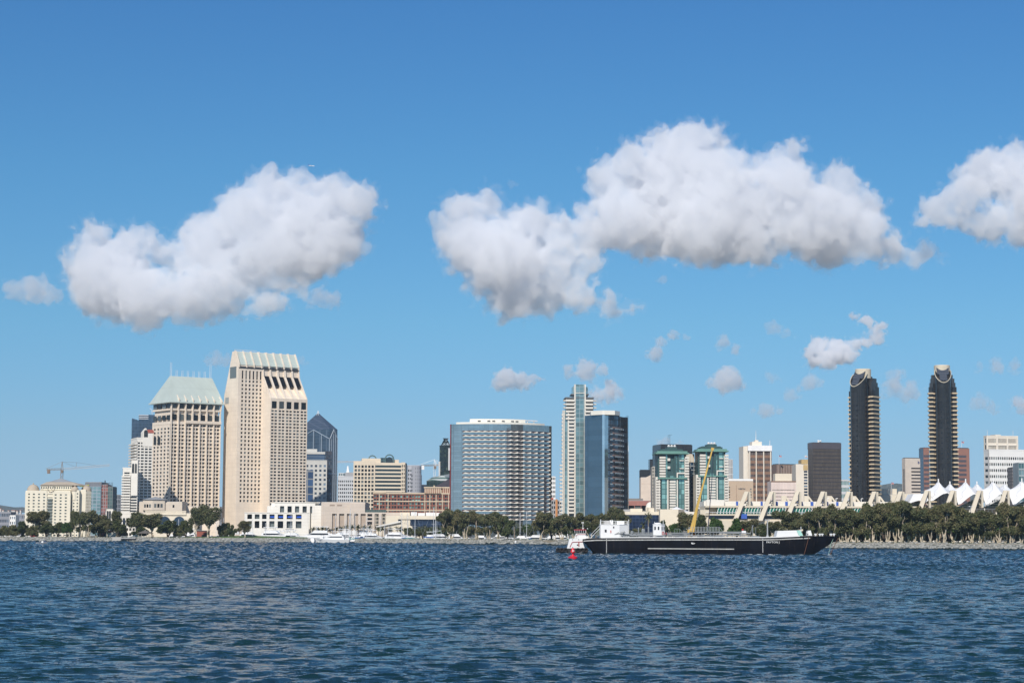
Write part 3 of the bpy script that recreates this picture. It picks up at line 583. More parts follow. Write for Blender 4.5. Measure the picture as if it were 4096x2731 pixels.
# beige and blue tower in front of it
bst=mat('pale_stone',(.55,.54,.50),var=.05)
T,fl,Ll,fr,Lr,zt,P=tower('hotel_tower',1200,1201,1307,1842,1750,R(3),'pale stone tower with a blue glass strip beside the tallest tower','skyscraper',bst,bglass,0,6,16,pier=.5,sp=.5,lim=84)
mb=MB(); fr.box(mb,fr.U(1221),fr.U(1252),-.3,.25,GZ+12,zt-8); mb.build('glass_strip',panel_mat('blue_strip',(.06,.12,.24),(.40,.40,.38),12,6.6,rough=.15,metal=.3,lw=.45,cellvar=.3),T)
mb=MB(); fr.box(mb,fr.U(1222),fr.U(1296),-22,-2,zt,Z(1815,1750,1260)); mb.build('upper_storey',panel_mat('blue_band_wall',(.07,.12,.20),(.20,.26,.32),30,2.5,rough=.15,metal=.3,lw=.3),T)
mb=MB(); fr.box(mb,fr.U(1222),fr.U(1298),-22,-1.6,Z(1815,1750,1260),Z(1806,1750,1260)); fr.box(mb,fr.U(1222),fr.U(1265),-16,-6,Z(1806,1750,1260),Z(1794,1750,1240)); mb.build('rooftop_room',bst,T)
T,fl,Ll,fr,Lr,zt,P=tower('glass_tower',1296,1308,1326,1806,1790,R(20),'narrow dark glass tower edge behind the pale stone tower','skyscraper',mat('charcoal',(.06,.07,.09)),bglass,2,3,24,pier=.2,sp=.35,lim=90)
# grey white apartments
lg=mat('light_grey_render',(.55,.56,.57),var=.04)
T,fl,Ll,fr,Lr,zt,P=tower('apartment_tower',1350,1351,1414,1906,1900,R(2),'pale grey apartment block with a white spike on its roof','apartment building',lg,dglass,0,8,15,pier=.4,sp=.5,lim=100)
mb=MB(); fr.box(mb,fr.U(1353),fr.U(1377),-14,-2,zt,Z(1890,1900,1360)); mb.build('rooftop_room',panel_mat('roof_glass',(.10,.16,.17),(.6,.6,.6),2,2.5,lw=.3),T)
mb=MB(); fr.box(mb,fr.U(1380),fr.U(1414),-14,-2,zt,Z(1888,1900,1400)); mb.build('rooftop_room',greyc,T)
mb=MB(); zz=Z(1888,1900,1390); mb.prism([fr.p(fr.U(1384),-4),fr.p(fr.U(1395),-4),fr.p(fr.U(1395),-7),fr.p(fr.U(1384),-7)],zz,Z(1862,1900,1390),top=[fr.p(fr.U(1387),-5),fr.p(fr.U(1391),-5),fr.p(fr.U(1391),-6),fr.p(fr.U(1387),-6)]); mb.build('spike',white,T)
# beige office with roof arches
beig=mat('beige_stone',(.70,.60,.46),var=.05)
D=1650; fr=Fr((X(1413,D),D),R(6)); z=lambda py:Z(py,D,1500)
T=thing('office_tower',(fr.C.x,fr.C.y,GZ),'beige office tower with two green steel arches on its roof','office tower'); u=fr.U
P=[fr.p(0),fr.p(u(1620)),fr.p(u(1620)+1,-30),fr.p(0,-30)]; core(T,P,GZ,z(1850),beig,ins=.9)
facade(T,fr,0,u(1499),0,GZ,z(1843),6,19,beig,dglass,pier=.32,sp=.35,dep=.6,top=3,edge=.5,lim=90)
facade(T,fr,u(1499),u(1605),-.3,GZ,z(1849),1,19,beig,glass_mat('green_black_glass',(.012,.022,.024),(.04,.07,.075),.5),pier=.02,sp=.42,dep=.4,top=1.5,lim=100)
facade(T,fr,u(1605),u(1620),0,GZ,z(1847),2,19,beig,dglass,pier=.45,sp=.35,dep=.6,top=1.5,lim=100)
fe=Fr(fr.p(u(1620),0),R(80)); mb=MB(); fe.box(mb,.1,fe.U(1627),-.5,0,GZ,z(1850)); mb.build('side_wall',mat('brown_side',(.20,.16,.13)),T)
mb=MB(); fr.box(mb,u(1447),u(1522),-20,-3,z(1850),z(1832)); fr.box(mb,u(1560),u(1595),-20,-3,z(1850),z(1836)); mb.build('rooftop_room',beig,T)
gs=mat('green_steel',(.10,.17,.17),rough=.4)
mb=MB(); mb.prism([fr.p(u(1522),-3),fr.p(u(1570),-3),fr.p(u(1570),-18),fr.p(u(1522),-18)],z(1850),z(1829)); mb.build('rooftop_glasshouse',panel_mat('roof_glazing',(.03,.05,.06),(.12,.2,.2),2.5,3,lw=.2,rough=.2),T)
for (a,b,n_) in ((1474,1503,-12),(1540,1573,-1.5)):
    mb=MB(); c=u((a+b)/2,n_); r=(b-a)/2*D/FPX; zb=z(1850); H=z(1819 if a<1500 else 1817)-zb
    pts=[Vector(fr.q(c-r,n_,zb-(0 if a<1500 else 0)))]+[Vector(fr.q(c+r*math.cos(t),n_,zb+H-r+r*math.sin(t))) for t in [math.pi-math.pi*i/14 for i in range(15)]]+[Vector(fr.q(c+r,n_,zb))]
    for p,q in zip(pts,pts[1:]): mb.tube(p,q,.55,n=6)
    mb.build('roof_arch',gs,T)
arch(T,fr,u(1543,-2),u(1570,-2),-2.2,z(1850),z(1826),mat('arch_glass',(.03,.05,.06),rough=.2),name='arched_window')
# light grey tower with round bay
T,fl,Ll,fr,Lr,zt,P=tower('office_tower',1628,1629,1678,1862,1750,R(4),'light grey tower with arched top windows and rounded corner bay','office tower',mat('blue_grey_stone',(.46,.47,.50)),dglass,0,5,17,pier=.35,sp=.45,lim=85)
mb=MB(); q=fr.q(Lr-3,-2,0); mb.lathe((q[0],q[1],0),[(5,GZ),(5,zt-8),(4.6,zt-7.8),(4.6,zt)],18); mb.build('corner_bay',panel_mat('bay_glass',(.04,.05,.06),(.34,.35,.38),2.2,3.2,lw=.9),T)
plain('glass_block',1679,1706,1938,1800,'small dark navy glass block between the grey tower and brick flats','office block',mat('navy_block',(.03,.045,.07),rough=.2),18)
# black and green glass towers behind the brick flats
bk=glass_mat('black_green_glass',(.012,.03,.03),(.10,.14,.10),.3)
T,fl,Ll,fr,Lr,zt,P=tower('glass_tower',1757,1775,1806,1782,1800,R(30),'dark green glass tower with white mast piers behind the brick flats','skyscraper',mat('black_frame',(.02,.035,.035),rough=.3),bk,3,4,20,pier=.12,sp=.35,lim=80)
mb=MB(); fr.box(mb,Lr*.55,Lr*.7,0,.8,zt-22,zt-2); fl.box(mb,-.1,1.5,0,.8,GZ,zt-14); fl.box(mb,2,Ll,0,.5,zt-32,zt-29); fl.box(mb,2,Ll,0,.5,zt-38,zt-35); fl.box(mb,2,Ll,0,.5,zt-44,zt-41); mb.build('pier',white,T)
mb=MB(); mb.prism(inset(P,.6),zt,zt+7,top=inset(P,6)); mb.build('roof_glazing',panel_mat('roof_panes',(.28,.33,.35),(.03,.05,.05),4,4,lw=.5),T)
D=1780; T=thing('glass_pavilion',(X(1750,D),D,GZ),'low faceted dark green glass building with slanted glazed roof','office block'); z=lambda py:Z(py,D,1750)
mb=MB(); Q=[(X(1706,D),D),(X(1792,D),D-3),(X(1800,D),D+20),(X(1712,D),D+22)]; mb.prism(Q,GZ,z(1922)); mb.build('curtain_wall',panel_mat('dark_green_wall',(.025,.05,.05),(.06,.1,.1),3,3,rough=.2,metal=.3,lw=.2),T)
mb=MB(); mb.prism(Q,z(1922),[z(1915),z(1898),z(1892),z(1905)],top=[(X(1716,D),D+4),(X(1775,D),D+2),(X(1795,D),D+18),(X(1725,D),D+20)]); mb.build('roof',panel_mat('slanted_panes',(.42,.45,.44),(.08,.14,.13),7,5,lw=.8,yaw=.5),T)
T=thing('dark_roof_building',(X(1770,1700),1700,GZ),'dark tent-roofed building rising behind the brick flats','building'); mb=MB(); D=1700; Q=[(X(1730,D),D),(X(1830,D),D),(X(1830,D),D+25),(X(1740,D),D+25)]; mb.prism(Q,GZ,Z(1952,D,1760)); mb.build('wall',sand,T)
mb=MB(); mb.prism(inset(Q,-.5),Z(1952,D,1760),Z(1915,D,1800),top=[(X(1790,D),D+10),(X(1826,D),D+10),(X(1826,D),D+14),(X(1790,D),D+14)]); mb.build('roof',mat('charcoal_roof',(.045,.04,.05)),T)
# brick flats
brick=mat('red_brick',(.27,.10,.065),var=.2,scale=1.2); trim=mat('tan_trim',(.62,.50,.36)); tg=glass_mat('turquoise_window',(.015,.02,.02),(.28,.55,.50),.35)
D=1500; fr=Fr((X(1494,D),D),R(1)); u=fr.U; z=lambda py:Z(py,D,1650)
T=thing('brick_flats',(fr.C.x,fr.C.y,GZ),'long red brick apartment block with tan trim and a corner pavilion','apartment building')
core(T,[fr.p(0),fr.p(u(1800)),fr.p(u(1800),-20),fr.p(0,-20)],GZ,z(1975),brick,ins=1.4)
facade(T,fr,0,u(1800),0,GZ,z(1975),26,12,brick,tg,pier=.38,sp=.35,dep=.9,lim=100,pair=2,top=.4)
mb=MB()
for py in (1974,2004,2040): fr.box(mb,-.2,u(1800),-.5,.35,z(py)-.4,z(py)+.4)
fr.box(mb,-.4,u(1800),-1,.6,z(1975),z(1970)); fr.box(mb,0,u(1545),-6,.9,z(1971),z(1966))
for px in (1518,1553,1700,1720,1745,1770,1795): fr.box(mb,u(px)-.3,u(px)+.3,0,.45,GZ,z(1970))
mb.build('trim',trim,T)
mb=MB(); fr.box(mb,u(1698),u(1764),-10,1.2,z(1972),z(1951)); fr.box(mb,u(1764),u(1800),-10,0,z(1972),z(1951)); mb.build('pavilion',brick,T)
mb=MB(); fr.box(mb,u(1696),u(1766),-11,2,z(1951),z(1946)); fr.box(mb,u(1766),u(1800),-11,.7,z(1951),z(1946)); fr.box(mb,u(1734),u(1739),-2,0,z(1946),z(1940))
for k in range(9): c=u(1701)+(u(1761)-u(1701))*k/8; fr.box(mb,c-.4,c+.4,1.2,1.6,z(1972),z(1951))
for k in range(5): c=u(1767)+(u(1798)-u(1767))*k/4; fr.box(mb,c-.3,c+.3,0,.4,z(1972),z(1951))
mb.build('cornice',trim,T)
# ---- white podium and halls of the hotel
D=1360; wp=panel_mat('white_panels',(.80,.77,.70),(.62,.58,.50),8,2.2,lw=.06,cellvar=.015); bp=panel_mat('beige_panels',(.58,.50,.42),(.48,.41,.34),9,2.6,lw=.07,cellvar=.03)
fr=Fr((X(980,D),D),R(3)); u=fr.U; z=lambda py:Z(py,D,1100)
T=thing('podium_hall',(fr.C.x,fr.C.y,GZ),'white two storey hall with square openings and blue terrace awnings','hotel podium')
core(T,[fr.p(0),fr.p(u(1237)),fr.p(u(1237),-30),fr.p(0,-30)],GZ,z(2056),wp,ins=2.6)
us=[980,1010,1040,1068,1100,1135,1172,1208]; mb=MB()
for i,(a,b) in enumerate(zip(us,us[1:])): fr.box(mb,u(a),u(a)+ (u(b)-u(a))*.36,-2.5,0,GZ,z(2050))
fr.box(mb,u(1208),u(1237),-2.5,0,GZ,z(2050)); fr.box(mb,0,u(1208),-2.5,-.06,z(2056),z(2052)); fr.box(mb,.01,u(1208),-2.5,-.06,z(2083),z(2075)); fr.box(mb,.01,u(1208),-2.5,-.06,GZ,z(2111)); fr.box(mb,-.2,u(1238),-2.5,.3,z(2051),z(2048)); mb.build('facade',wp,T)
windows(T,fr,[(u(a)+(u(b)-u(a))*.37,u(b)-.05,z(y1),z(y0)) for a,b in zip(us,us[1:]) for y0,y1 in ((2057,2075),(2084,2111))],dglass,-2.3)
aw=mat('blue_awning',(.02,.10,.55),rough=.6)
for a,b in zip(us[3:],us[4:]): mb=MB(); mb.extr([Vector(fr.q(u(a)+(u(b)-u(a))*.46,n_,zz)) for n_,zz in ((-2.2,z(2062)),(-.6,z(2067)),(-.6,z(2069)),(-2.2,z(2065)))],fr.u.to_3d()*(u(b)-u(a))*.5); mb.build('awning',aw,T)
D=1400; fr=Fr((X(1070,D),D),R(3)); u=fr.U; z=lambda py:Z(py,D,1100)
T=thing('podium_hall',(fr.C.x,fr.C.y,GZ),'upper white hall with five tall recessed windows behind the terrace','hotel podium')
core(T,[fr.p(0),fr.p(u(1290)),fr.p(u(1290),-30),fr.p(0,-30)],GZ,z(2010),wp,ins=2.6); mb=MB()
us=[1108,1138,1168,1198,1228,1250]
fr.box(mb,0,u(1108),-2.5,0,GZ,z(2024)); fr.box(mb,0,u(1100),-20,-2.5,GZ,z(2023)); fr.box(mb,u(1250),u(1290),-2.5,0,GZ,z(2020))
for a in us[:-1]: fr.box(mb,u(a),u(a)+2.3,-2.5,-.02,GZ,z(2012))
fr.box(mb,u(1100),u(1262),-2.5,-.04,z(2023),z(2010)); fr.box(mb,u(1100),u(1282),-3,.3,z(2010),z(2007)); mb.build('facade',wp,T)
windows(T,fr,[(u(a)+2.35,u(b)-.02,z(2048),z(2024)) for a,b in zip(us,us[1:])],dglass,-2.0)
D=1380; T,fr,L,zt=plain('beige_hall',1286,1462,2008,D,'large windowless beige hall above the marina','hotel podium',bp,40)
u=fr.U; z=lambda py:Z(py,D,1400)
mb=MB(); fr.box(mb,u(1400),L,0,2.5,GZ,z(2014)); mb.build('projecting_wall',bp,T); mb=MB()
for a in (1320,1349): fr.box(mb,u(a),u(a+20),0,.1,z(2023),z(2017))
mb.build('vent',mat('brown_vent',(.33,.26,.2)),T)
D=1345; fr=Fr((X(1304,D),D),R(2)); u=fr.U; z=lambda py:Z(py,D,1450)
T=thing('colonnade_hall',(fr.C.x,fr.C.y,GZ),'beige hall with giant square pilasters behind the palms','hotel podium')
core(T,[fr.p(0),fr.p(u(1602)),fr.p(u(1602),-25),fr.p(0,-25)],GZ,z(2052),bp,ins=2.2); mb=MB()
for a,b in ((1304,1330),(1348,1358),(1378,1389),(1407,1418),(1434,1444),(1464,1471),(1490,1500),(1516,1528),(1545,1602)): fr.box(mb,u(a),u(b),-2.2,0,GZ,z(2054))
fr.box(mb,0,u(1602),-2.2,-.05,z(2054),z(2048)); fr.box(mb,u(1471),u(1490),-2,-.05,GZ,z(2100)); mb.build('pilaster',bp,T)
bv=mat('brown_recess',(.42,.34,.27))
windows(T,fr,[(u(a)+.03,u(b)-.03,z(2140),z(2055)) for a,b in ((1330,1348),(1358,1378),(1389,1407),(1418,1434),(1444,1464))],bv,-1.6,name='recess_panel')
windows(T,fr,[(u(1473),u(1489),z(y+5),z(y)) for y in (2058,2074,2088)],dglass,-1.2); mb=MB()
for y in (2066,2081): fr.box(mb,u(1471),u(1490),-2,-.06,z(y+4),z(y-2))
mb.build('spandrel',bp,T)
windows(T,fr,[(u(a),u(b),z(2104),z(2056)) for a,b in ((1500,1516),(1528,1545))],panel_mat('lattice_window',(.06,.06,.05),(.5,.44,.36),2.2,2.4,lw=.25),-.9)
mb=MB(); fr.box(mb,u(1462),u(1545),-6,-2,z(2049),z(2037)); mb.build('roof_screen',panel_mat('dark_green_screen',(.05,.08,.075),(.09,.13,.12),1.6,20,lw=.12),T)
D=1330; fr=Fr((X(1545,D),D),R(1)); u=fr.U; z=lambda py:Z(py,D,1650)
T=thing('conference_wing',(fr.C.x,fr.C.y,GZ),'low cream wing with dark glass front and rooftop plant boxes','hotel podium')
mb=MB(); fr.box(mb,0,u(1800),-24,-1,GZ,z(2076)); fr.box(mb,0,u(1594),-1,0,GZ,z(2062)); fr.box(mb,u(1592),u(1800),-2,1.2,z(2076),z(2062)); fr.box(mb,u(1605),u(1642),-1,.5,GZ,z(2076)); mb.build('wall',creamw,T)
mb=MB(); fr.box(mb,u(1642),u(1790),-1,-.3,z(2128),z(2076)); fr.box(mb,u(1592),u(1605),-1,-.3,z(2100),z(2076)); mb.build('glass_front',panel_mat('navy_glass_front',(.02,.035,.07),(.10,.14,.20),3,2.4,rough=.15,metal=.3,lw=.08,cellvar=.4),T)
for (a,b,y) in ((1600,1640,2048),(1644,1668,2047),(1672,1700,2050),(1704,1742,2048),(1746,1790,2049)): mb=MB(); fr.box(mb,u(a),u(b),-12,-3,z(2062),z(y)); mb.build('plant_box',white if a>1640 else creamw,T)
T=thing('sloped_entrance',(X(1510,1300),1300,GZ),'low cream building with a long sloping roof behind the sailboats','building'); D=1300; z=lambda py:Z(py,D,1550)
mb=MB(); mb.extr([Vector((X(a,D),D,z(b))) for a,b in ((1500,2140),(1540,2140),(1600,2140),(1655,2140),(1650,2105),(1604,2085),(1600,2082),(1520,2104))],(0,14,0)); mb.build('wall',creamw,T)
mb=MB(); mb.extr([Vector((X(a,D),D-1.5,z(b))) for a,b in ((1508,2108),(1604,2088),(1604,2082),(1506,2104))],(0,17,0)); mb.build('roof',offw,T)
mb=MB(); mb.extr([Vector((X(a,D),D-.05,z(b))) for a,b in ((1538,2140),(1575,2140),(1565,2110),(1535,2112))],(0,.3,0)); mb.build('entrance',mat('shadow_door',(.12,.1,.08)),T)
# ---- curved mirror glass hotel (broad) and its narrow twin
mirror=panel_mat('mirror_glass',(.46,.50,.50),(.28,.32,.34),3.0,1.6,rough=.06,metal=.85,lw=.06,cellvar=.10,var=.06)
balm=mat('balcony_white',(.78,.73,.64),var=.04); redd=mat('dark_red_edge',(.22,.03,.03))
rw=mat('roof_band_white',(.80,.77,.68),var=.03)
bdark=glass_mat('balcony_recess',(.02,.015,.015),(.10,.07,.06),.3)
def arcpts(R_,a0,a1,n,C): return [(C[0]+R_*math.sin(a0+(a1-a0)*i/n),C[1]-R_*math.cos(a0+(a1-a0)*i/n)) for i in range(n+1)]
D=1350; z=lambda py:Z(py,D,2000)
xl,xr=X(1801,D),X(2205,D+30); a0,a1=R(-30),R(58); R_=(xr-xl)/(math.sin(a1)-math.sin(a0)); Cc=(xl-R_*math.sin(a0),D+R_*.95)
T=thing('curved_hotel',((xl+xr)/2,D,GZ),'broad curved mirror glass hotel with rows of small white balconies','hotel')
n=26; A=arcpts(R_,a0,a1,n,Cc); back=[(p[0]+6,p[1]+32) for p in (A[-1],A[0])]
back=[(A[-1][0]-4,A[-1][1]+24),(A[0][0]+4,A[0][1]+24)]
zt=z(1696); mb=MB(); mb.prism(A+back,GZ,zt); mb.build('curtain_wall',mirror,T)
mb=MB(); B=arcpts(R_-1,R(-26),R(50),16,Cc); mb.prism(B+[(B[-1][0]-4,B[-1][1]+20),(B[0][0]+4,B[0][1]+20)],zt,z(1688)); mb.build('parapet',rw,T)
B=arcpts(R_-5,R(-16),R(33),12,Cc); mb=MB(); mb.prism(B+[(B[-1][0]-4,B[-1][1]+16),(B[0][0]+4,B[0][1]+16)],z(1688)-.2,z(1674)); mb.build('penthouse',rw,T)
mb=MB(); 
for k in (2,4,5,7,9,10): 
    p=B[k]; mb.box((p[0],p[1]-.0,z(1683)),(2,.5,.7),R(-20+4*k))
mb.build('vent',dark,T)
mb=MB(); p=arcpts(R_-6,R(36),R(46),4,Cc); 
for q in (p[0],p[3]): mb.tube((q[0],q[1],z(1688)),(q[0],q[1],z(1677)),.4)
mb.box(((p[0][0]+p[3][0])/2,(p[0][1]+p[3][1])/2,z(1677)),(11,1.5,.7),R(38)); mb.build('window_crane',steelw,T)
mb=MB(); mb.prism([(A[0][0]-.5,A[0][1]+.2),(A[0][0]+.1,A[0][1]-.4),(A[0][0]+1,A[0][1]+22),(A[0][0]-.6,A[0][1]+22)],GZ,zt); mb.build('end_fin',redd,T)
# balconies: white triangular trays on dark red-lined recess bands
zf1,zf0=z(1722),z(2075); nfl=22; cnt=0
fh=(z(1722)-z(2038))/19
def balc_mesh():
    w=3.1; 
    v=[(-w,0,.0),(w*.75,0,0),(-w*.2,-1.7,0),(-w,0,.15),(w*.75,0,.2),(-w*.2,-1.7,1.0)]
    m=bpy.data.meshes.new('balcony'); m.from_pydata(v,[],[(0,2,1)[::-1],(3,4,5)[::-1],(0,2,5,3),(2,1,4,5),(1,0,3,4)]); m.materials.append(balm); return m
bme=balc_mesh(); rest=MB(); band=MB(); ncol=14; b0,b1=a0+R(10),a1-R(2)
recs=[]
for j in range(nfl):
    zz=zf1-j*fh
    pts=arcpts(R_+.04,b0,b1,n,Cc)
    for p,q in zip(pts,pts[1:]):
        band=MB() if p is pts[0] else band; band.add([(p[0],p[1],zz-1.25),(q[0],q[1],zz-1.25),(q[0],q[1],zz+.0),(p[0],p[1],zz+.0)],[(0,1,2,3)])
    band.build('recess_band',mat('balcony_shadow_wall',(.07,.045,.045),rough=.5),T)
    for i in range(ncol):
        s=math.sin(b0)+(math.sin(b1)-math.sin(b0))*(i+.75)/ncol; s=math.sin(b0)*(1-(i+.75)/ncol)+math.sin(b1)*((i+.75)/ncol)
        t=math.asin(s); p=(Cc[0]+(R_+.1)*math.sin(t),Cc[1]-(R_+.1)*math.cos(t),zz-1.25)
        sc_=.55+.45*math.cos(t)**1.0
        if cnt<100 :
            o=bpy.data.objects.new('balcony',bme); scene.collection.objects.link(o); o.parent=T; o.location=Vector(p)-Vector(T.location); o.rotation_euler=(0,0,t); o.scale=(sc_,1,1); cnt+=1
        else:
            M=Matrix.Translation(Vector(p))@Matrix.Rotation(t,4,'Z')@Matrix.Scale(sc_,4,(1,0,0)); rest.add([M@v.co for v in bme.vertices],[tuple(f.vertices) for f in bme.polygons])
rest.build('balcony',balm,T,kind='stuff')
# twin
D=1240; z=lambda py:Z(py,D,2420)
T=thing('curved_hotel',(X(2420,D),D,GZ),'narrow blue mirror glass hotel tower with cream roof band beside the balcony tower','hotel')
mirb=panel_mat('blue_mirror_glass',(.17,.26,.33),(.11,.18,.24),3.2,3.2,rough=.05,metal=.8,lw=.06,cellvar=.08)
p0=(X(2342,D),D+14); p1=(X(2409,D),D); p2=(X(2418,D),D-.5); p3=(X(2434,D),D+3)
Cc=(X(2434,D)-6,D+34); Rr=31
arc=[(p3[0]+(X(2500,D)-p3[0])*s,p3[1]+ 0.5+ 16*s*s) for s in [i/8 for i in range(9)]]
tip=[(X(2511,D+24),D+24)]
mb=MB(); mb.prism([p0,p1,(p1[0]+.2,p1[1]+20),(p0[0]+2,p0[1]+18)],GZ,z(1657)); mb.build('curtain_wall',mirb,T)
mb=MB(); mb.prism([p1,p2,p3,(p3[0],p3[1]+14),(p1[0]+.3,p1[1]+20)],GZ,z(1656)); mb.build('corner_strip',panel_mat('pale_mirror',(.55,.66,.72),(.4,.5,.55),4,3.2,rough=.1,metal=.8,lw=.05),T)
mb=MB(); P=[p3]+arc[1:]+tip+[(tip[0][0]-3,tip[0][1]+10),(p3[0],p3[1]+16)]; mb.prism(P,GZ,z(1660)); mb.build('curtain_wall',panel_mat('dark_mirror',(.10,.14,.18),(.06,.05,.05),4.5,3.5,rough=.08,metal=.7,lw=.3,cellvar=.5),T)
mb=MB()
for j in range(19):
    zz=z(1706)-j*3.45
    for p,q in zip(arc[2:],arc[3:]): mb.add([(p[0],p[1]-.35,zz-.8),(q[0],q[1]-.35,zz-.8),(q[0],q[1]-.35,zz+.3),(p[0],p[1]-.35,zz+.3),(p[0],p[1]+.2,zz-.8),(q[0],q[1]+.2,zz-.8),(q[0],q[1]+.2,zz+.3),(p[0],p[1]+.2,zz+.3)],[(0,1,2,3),(3,2,6,7),(4,5,1,0)])
mb.build('balcony_band',mat('brown_band',(.22,.15,.13)),T); k=0
for j in range(19):
    for i in (2,4,5,6,7,8):
        zz=z(1706)-j*3.45; mb=MB(); p=arc[i]; mb.box((p[0]-.6,p[1]-.5,zz-.9),(1.7,1.0,.8),R(20)); mb.build('balcony',mat('grey_balcony_glass',(.36,.38,.38),rough=.15,metal=.5),T); k+=1
        if k>95: break
    if k>95: break
mb=MB(); mb.prism([(X(2512,D+20),D+20),(X(2516,D+20),D+23),(X(2512,D+20),D+34),(X(2505,D+20),D+30)],GZ,z(1653)); mb.build('end_strip',panel_mat('pale_mirror',(.55,.66,.72),(.4,.5,.55),4,3.2,rough=.1,metal=.8,lw=.05),T)
mb=MB(); mb.prism([(X(2365,D),D+6),(p1[0],p1[1]-.5),p2,(X(2460,D),D+1),(X(2483,D),D+9),(X(2483,D),D+18),(X(2365,D),D+18)],z(1658),z(1641)); mb.build('parapet',rw,T)
# ---- stepped residential glass tower
cond=mat('condo_white',(.70,.66,.58),var=.04); cgl=glass_mat('condo_glass',(.07,.14,.15),(.22,.33,.34),.5,metal=.3)
D=1300; fr=Fr((X(2252,D),D),R(2)); u=fr.U; z=lambda py:Z(py,D,2310)
T=thing('condo_tower',(fr.C.x,fr.C.y,GZ),'tall slim stepped condominium tower with pale green glass and white balconies','apartment building')
mb=MB(); fr.box(mb,u(2256),u(2384),-22,-1,GZ,z(1642)); fr.box(mb,u(2266),u(2374),-20,-1.5,z(1642),z(1590)); fr.box(mb,u(2292),u(2352),-17,-2.5,z(1590),z(1550)); mb.build('wall',mat('condo_core',(.16,.21,.22),rough=.3),T)
gw=panel_mat('sea_green_glass',(.20,.32,.33),(.45,.50,.48),2.6,2.9,rough=.12,metal=.45,lw=.16,cellvar=.3)
mb=MB(); fr.box(mb,u(2299),u(2341),-16,.4,GZ+4,z(1537)); fr.box(mb,u(2290),u(2299),-14,-1.2,z(1575),z(1546)); fr.box(mb,u(2341),u(2350),-14,-1.2,z(1575),z(1546)); fr.box(mb,u(2257),u(2273),-10,-.2,GZ+4,z(1641)); mb.build('glass_bay',gw,T)
mb=MB()
for px in (2252,2255.5,2273,2299,2340): fr.box(mb,u(px)-.45,u(px)+.45,-2,.75,GZ,z(1641) if px<2290 else z(1537))
fr.box(mb,u(2300),u(2340),-1,.8,z(1573),z(1570)); mb.build('pier',cond,T)
fh=(z(1660)-z(2050))/27
for j in range(28):
    zz=z(1660)-j*fh; mb=MB(); fr.box(mb,u(2274),u(2299)-.5,-1,1.3,zz-.5,zz+.75); mb.build('balcony',cond,T)
    mb=MB(); d=0 if j<14 else 3; fr.box(mb,u(2246)-d*.4,u(2253),-3,.6,zz-.3,zz+.7); mb.build('balcony',cond,T)
    if j<12: mb=MB(); fr.box(mb,u(2341),u(2346),-1,.9,zz-.2,zz+.6); mb.build('balcony',cond,T)
cells=[(u(2274)+.3,u(2299)-.7,z(1660)-j*fh+.8,z(1660)-(j-1)*fh-.6) for j in range(1,28)]; windows(T,fr,cells,bglass,-.9,name='window',lim=200)
for j in range(6):
    zz=z(1590)-j*fh*1.0-1.5
    for a,b in ((2262,2299),(2341,2372)): mb=MB(); fr.box(mb,u(a),u(b),-1.5,1.4,zz-1.1,zz+.1 if j else zz+.3); mb.build('balcony',cond,T)
    mb=MB(); fr.box(mb,u(2372),u(2386),-6,-1,zz-.6,zz); fr.box(mb,u(2254),u(2264),-6,-1,zz-.6,zz); mb.build('balcony',cond,T)
mb=MB(); fr.box(mb,u(2260),u(2376),-20,.6,z(1592),z(1588)); fr.box(mb,u(2284),u(2356),-17,-.6,z(1578),z(1574)); mb.build('cornice',mat('dark_slab',(.16,.17,.18)),T)
# ---- small towers in the gap
plain('apartment_block',2205,2222,1905,1700,'slim white and red apartment block seen through the gap','apartment building',white,14,dglass,3,14,pier=.4,sp=.45,lim=42)
T,fr,L,zt=plain('apartment_block',2200,2214,1990,1650,'coral red block edge between the mirrored hotel and slim tower','apartment building',mat('coral',(.55,.13,.08)),14,dglass,2,10,pier=.5,sp=.5,lim=20)
T,fr,L,zt=plain('apartment_block',2206,2246,2000,1500,'grey low block with an orange pier in the gap','apartment building',greyc,14,dglass,5,8,pier=.45,sp=.4,lim=40)
mb=MB(); fr.box(mb,fr.U(2222),fr.U(2230),0,.8,GZ,zt+.8); mb.build('orange_pier',mat('orange_render',(.55,.24,.08)),T)
# ---- right of the twins: dark towers and low blocks
blk=panel_mat('black_curtain_wall',(.022,.022,.024),(.05,.05,.05),1.6,3.4,rough=.18,metal=.3,lw=.15,cellvar=.35)
def slab(name,x0,xc,x1,yt,D,a,label,m,cat='office tower'):
    fl,Ll,fr,Lr=corner(x0,xc,x1,D,a); T=thing(name,(fr.C.x,fr.C.y,GZ),label,cat); P=quadp(fl,Ll,fr,Lr); zt=Z(yt,D,xc)
    mb=MB(); mb.prism(P,GZ,zt); mb.build('curtain_wall',m,T); mb=MB(); mb.prism(inset(P,.6),zt-.1,zt+.6); mb.build('roof',dark,T); return T,fl,Ll,fr,Lr,zt,P
T,fl,Ll,fr,Lr,zt,P=slab('black_tower',2610,2643,2770,1778,1900,R(12),'wide black glass office tower behind the two green topped towers',blk)
mb=MB()
for x in (2673,2680): mb.tube((X(x,1905),1905,zt),(X(x,1905),1905,zt+9),.15); mb.tube((X(x,1905),1905,zt+9),(X(x,1905)+2,1905,zt+9.6),.12)
mb.build('antenna',dark,T)
T,fl,Ll,fr,Lr,zt,P=slab('black_block',2557,2558,2612,1880,1800,R(3),'lower black glass block left of the green topped towers',blk)
mb=MB(); fr.box(mb,fr.U(2600),Lr,-12,-1,zt,zt+10); mb.build('upper_block',blk,T)
T,fr,L,zt=plain('windowless_block',2563,2612,1909,1700,'tall windowless beige wall block with a sloping parapet','building',mat('beige_wall',(.66,.55,.45)),16)
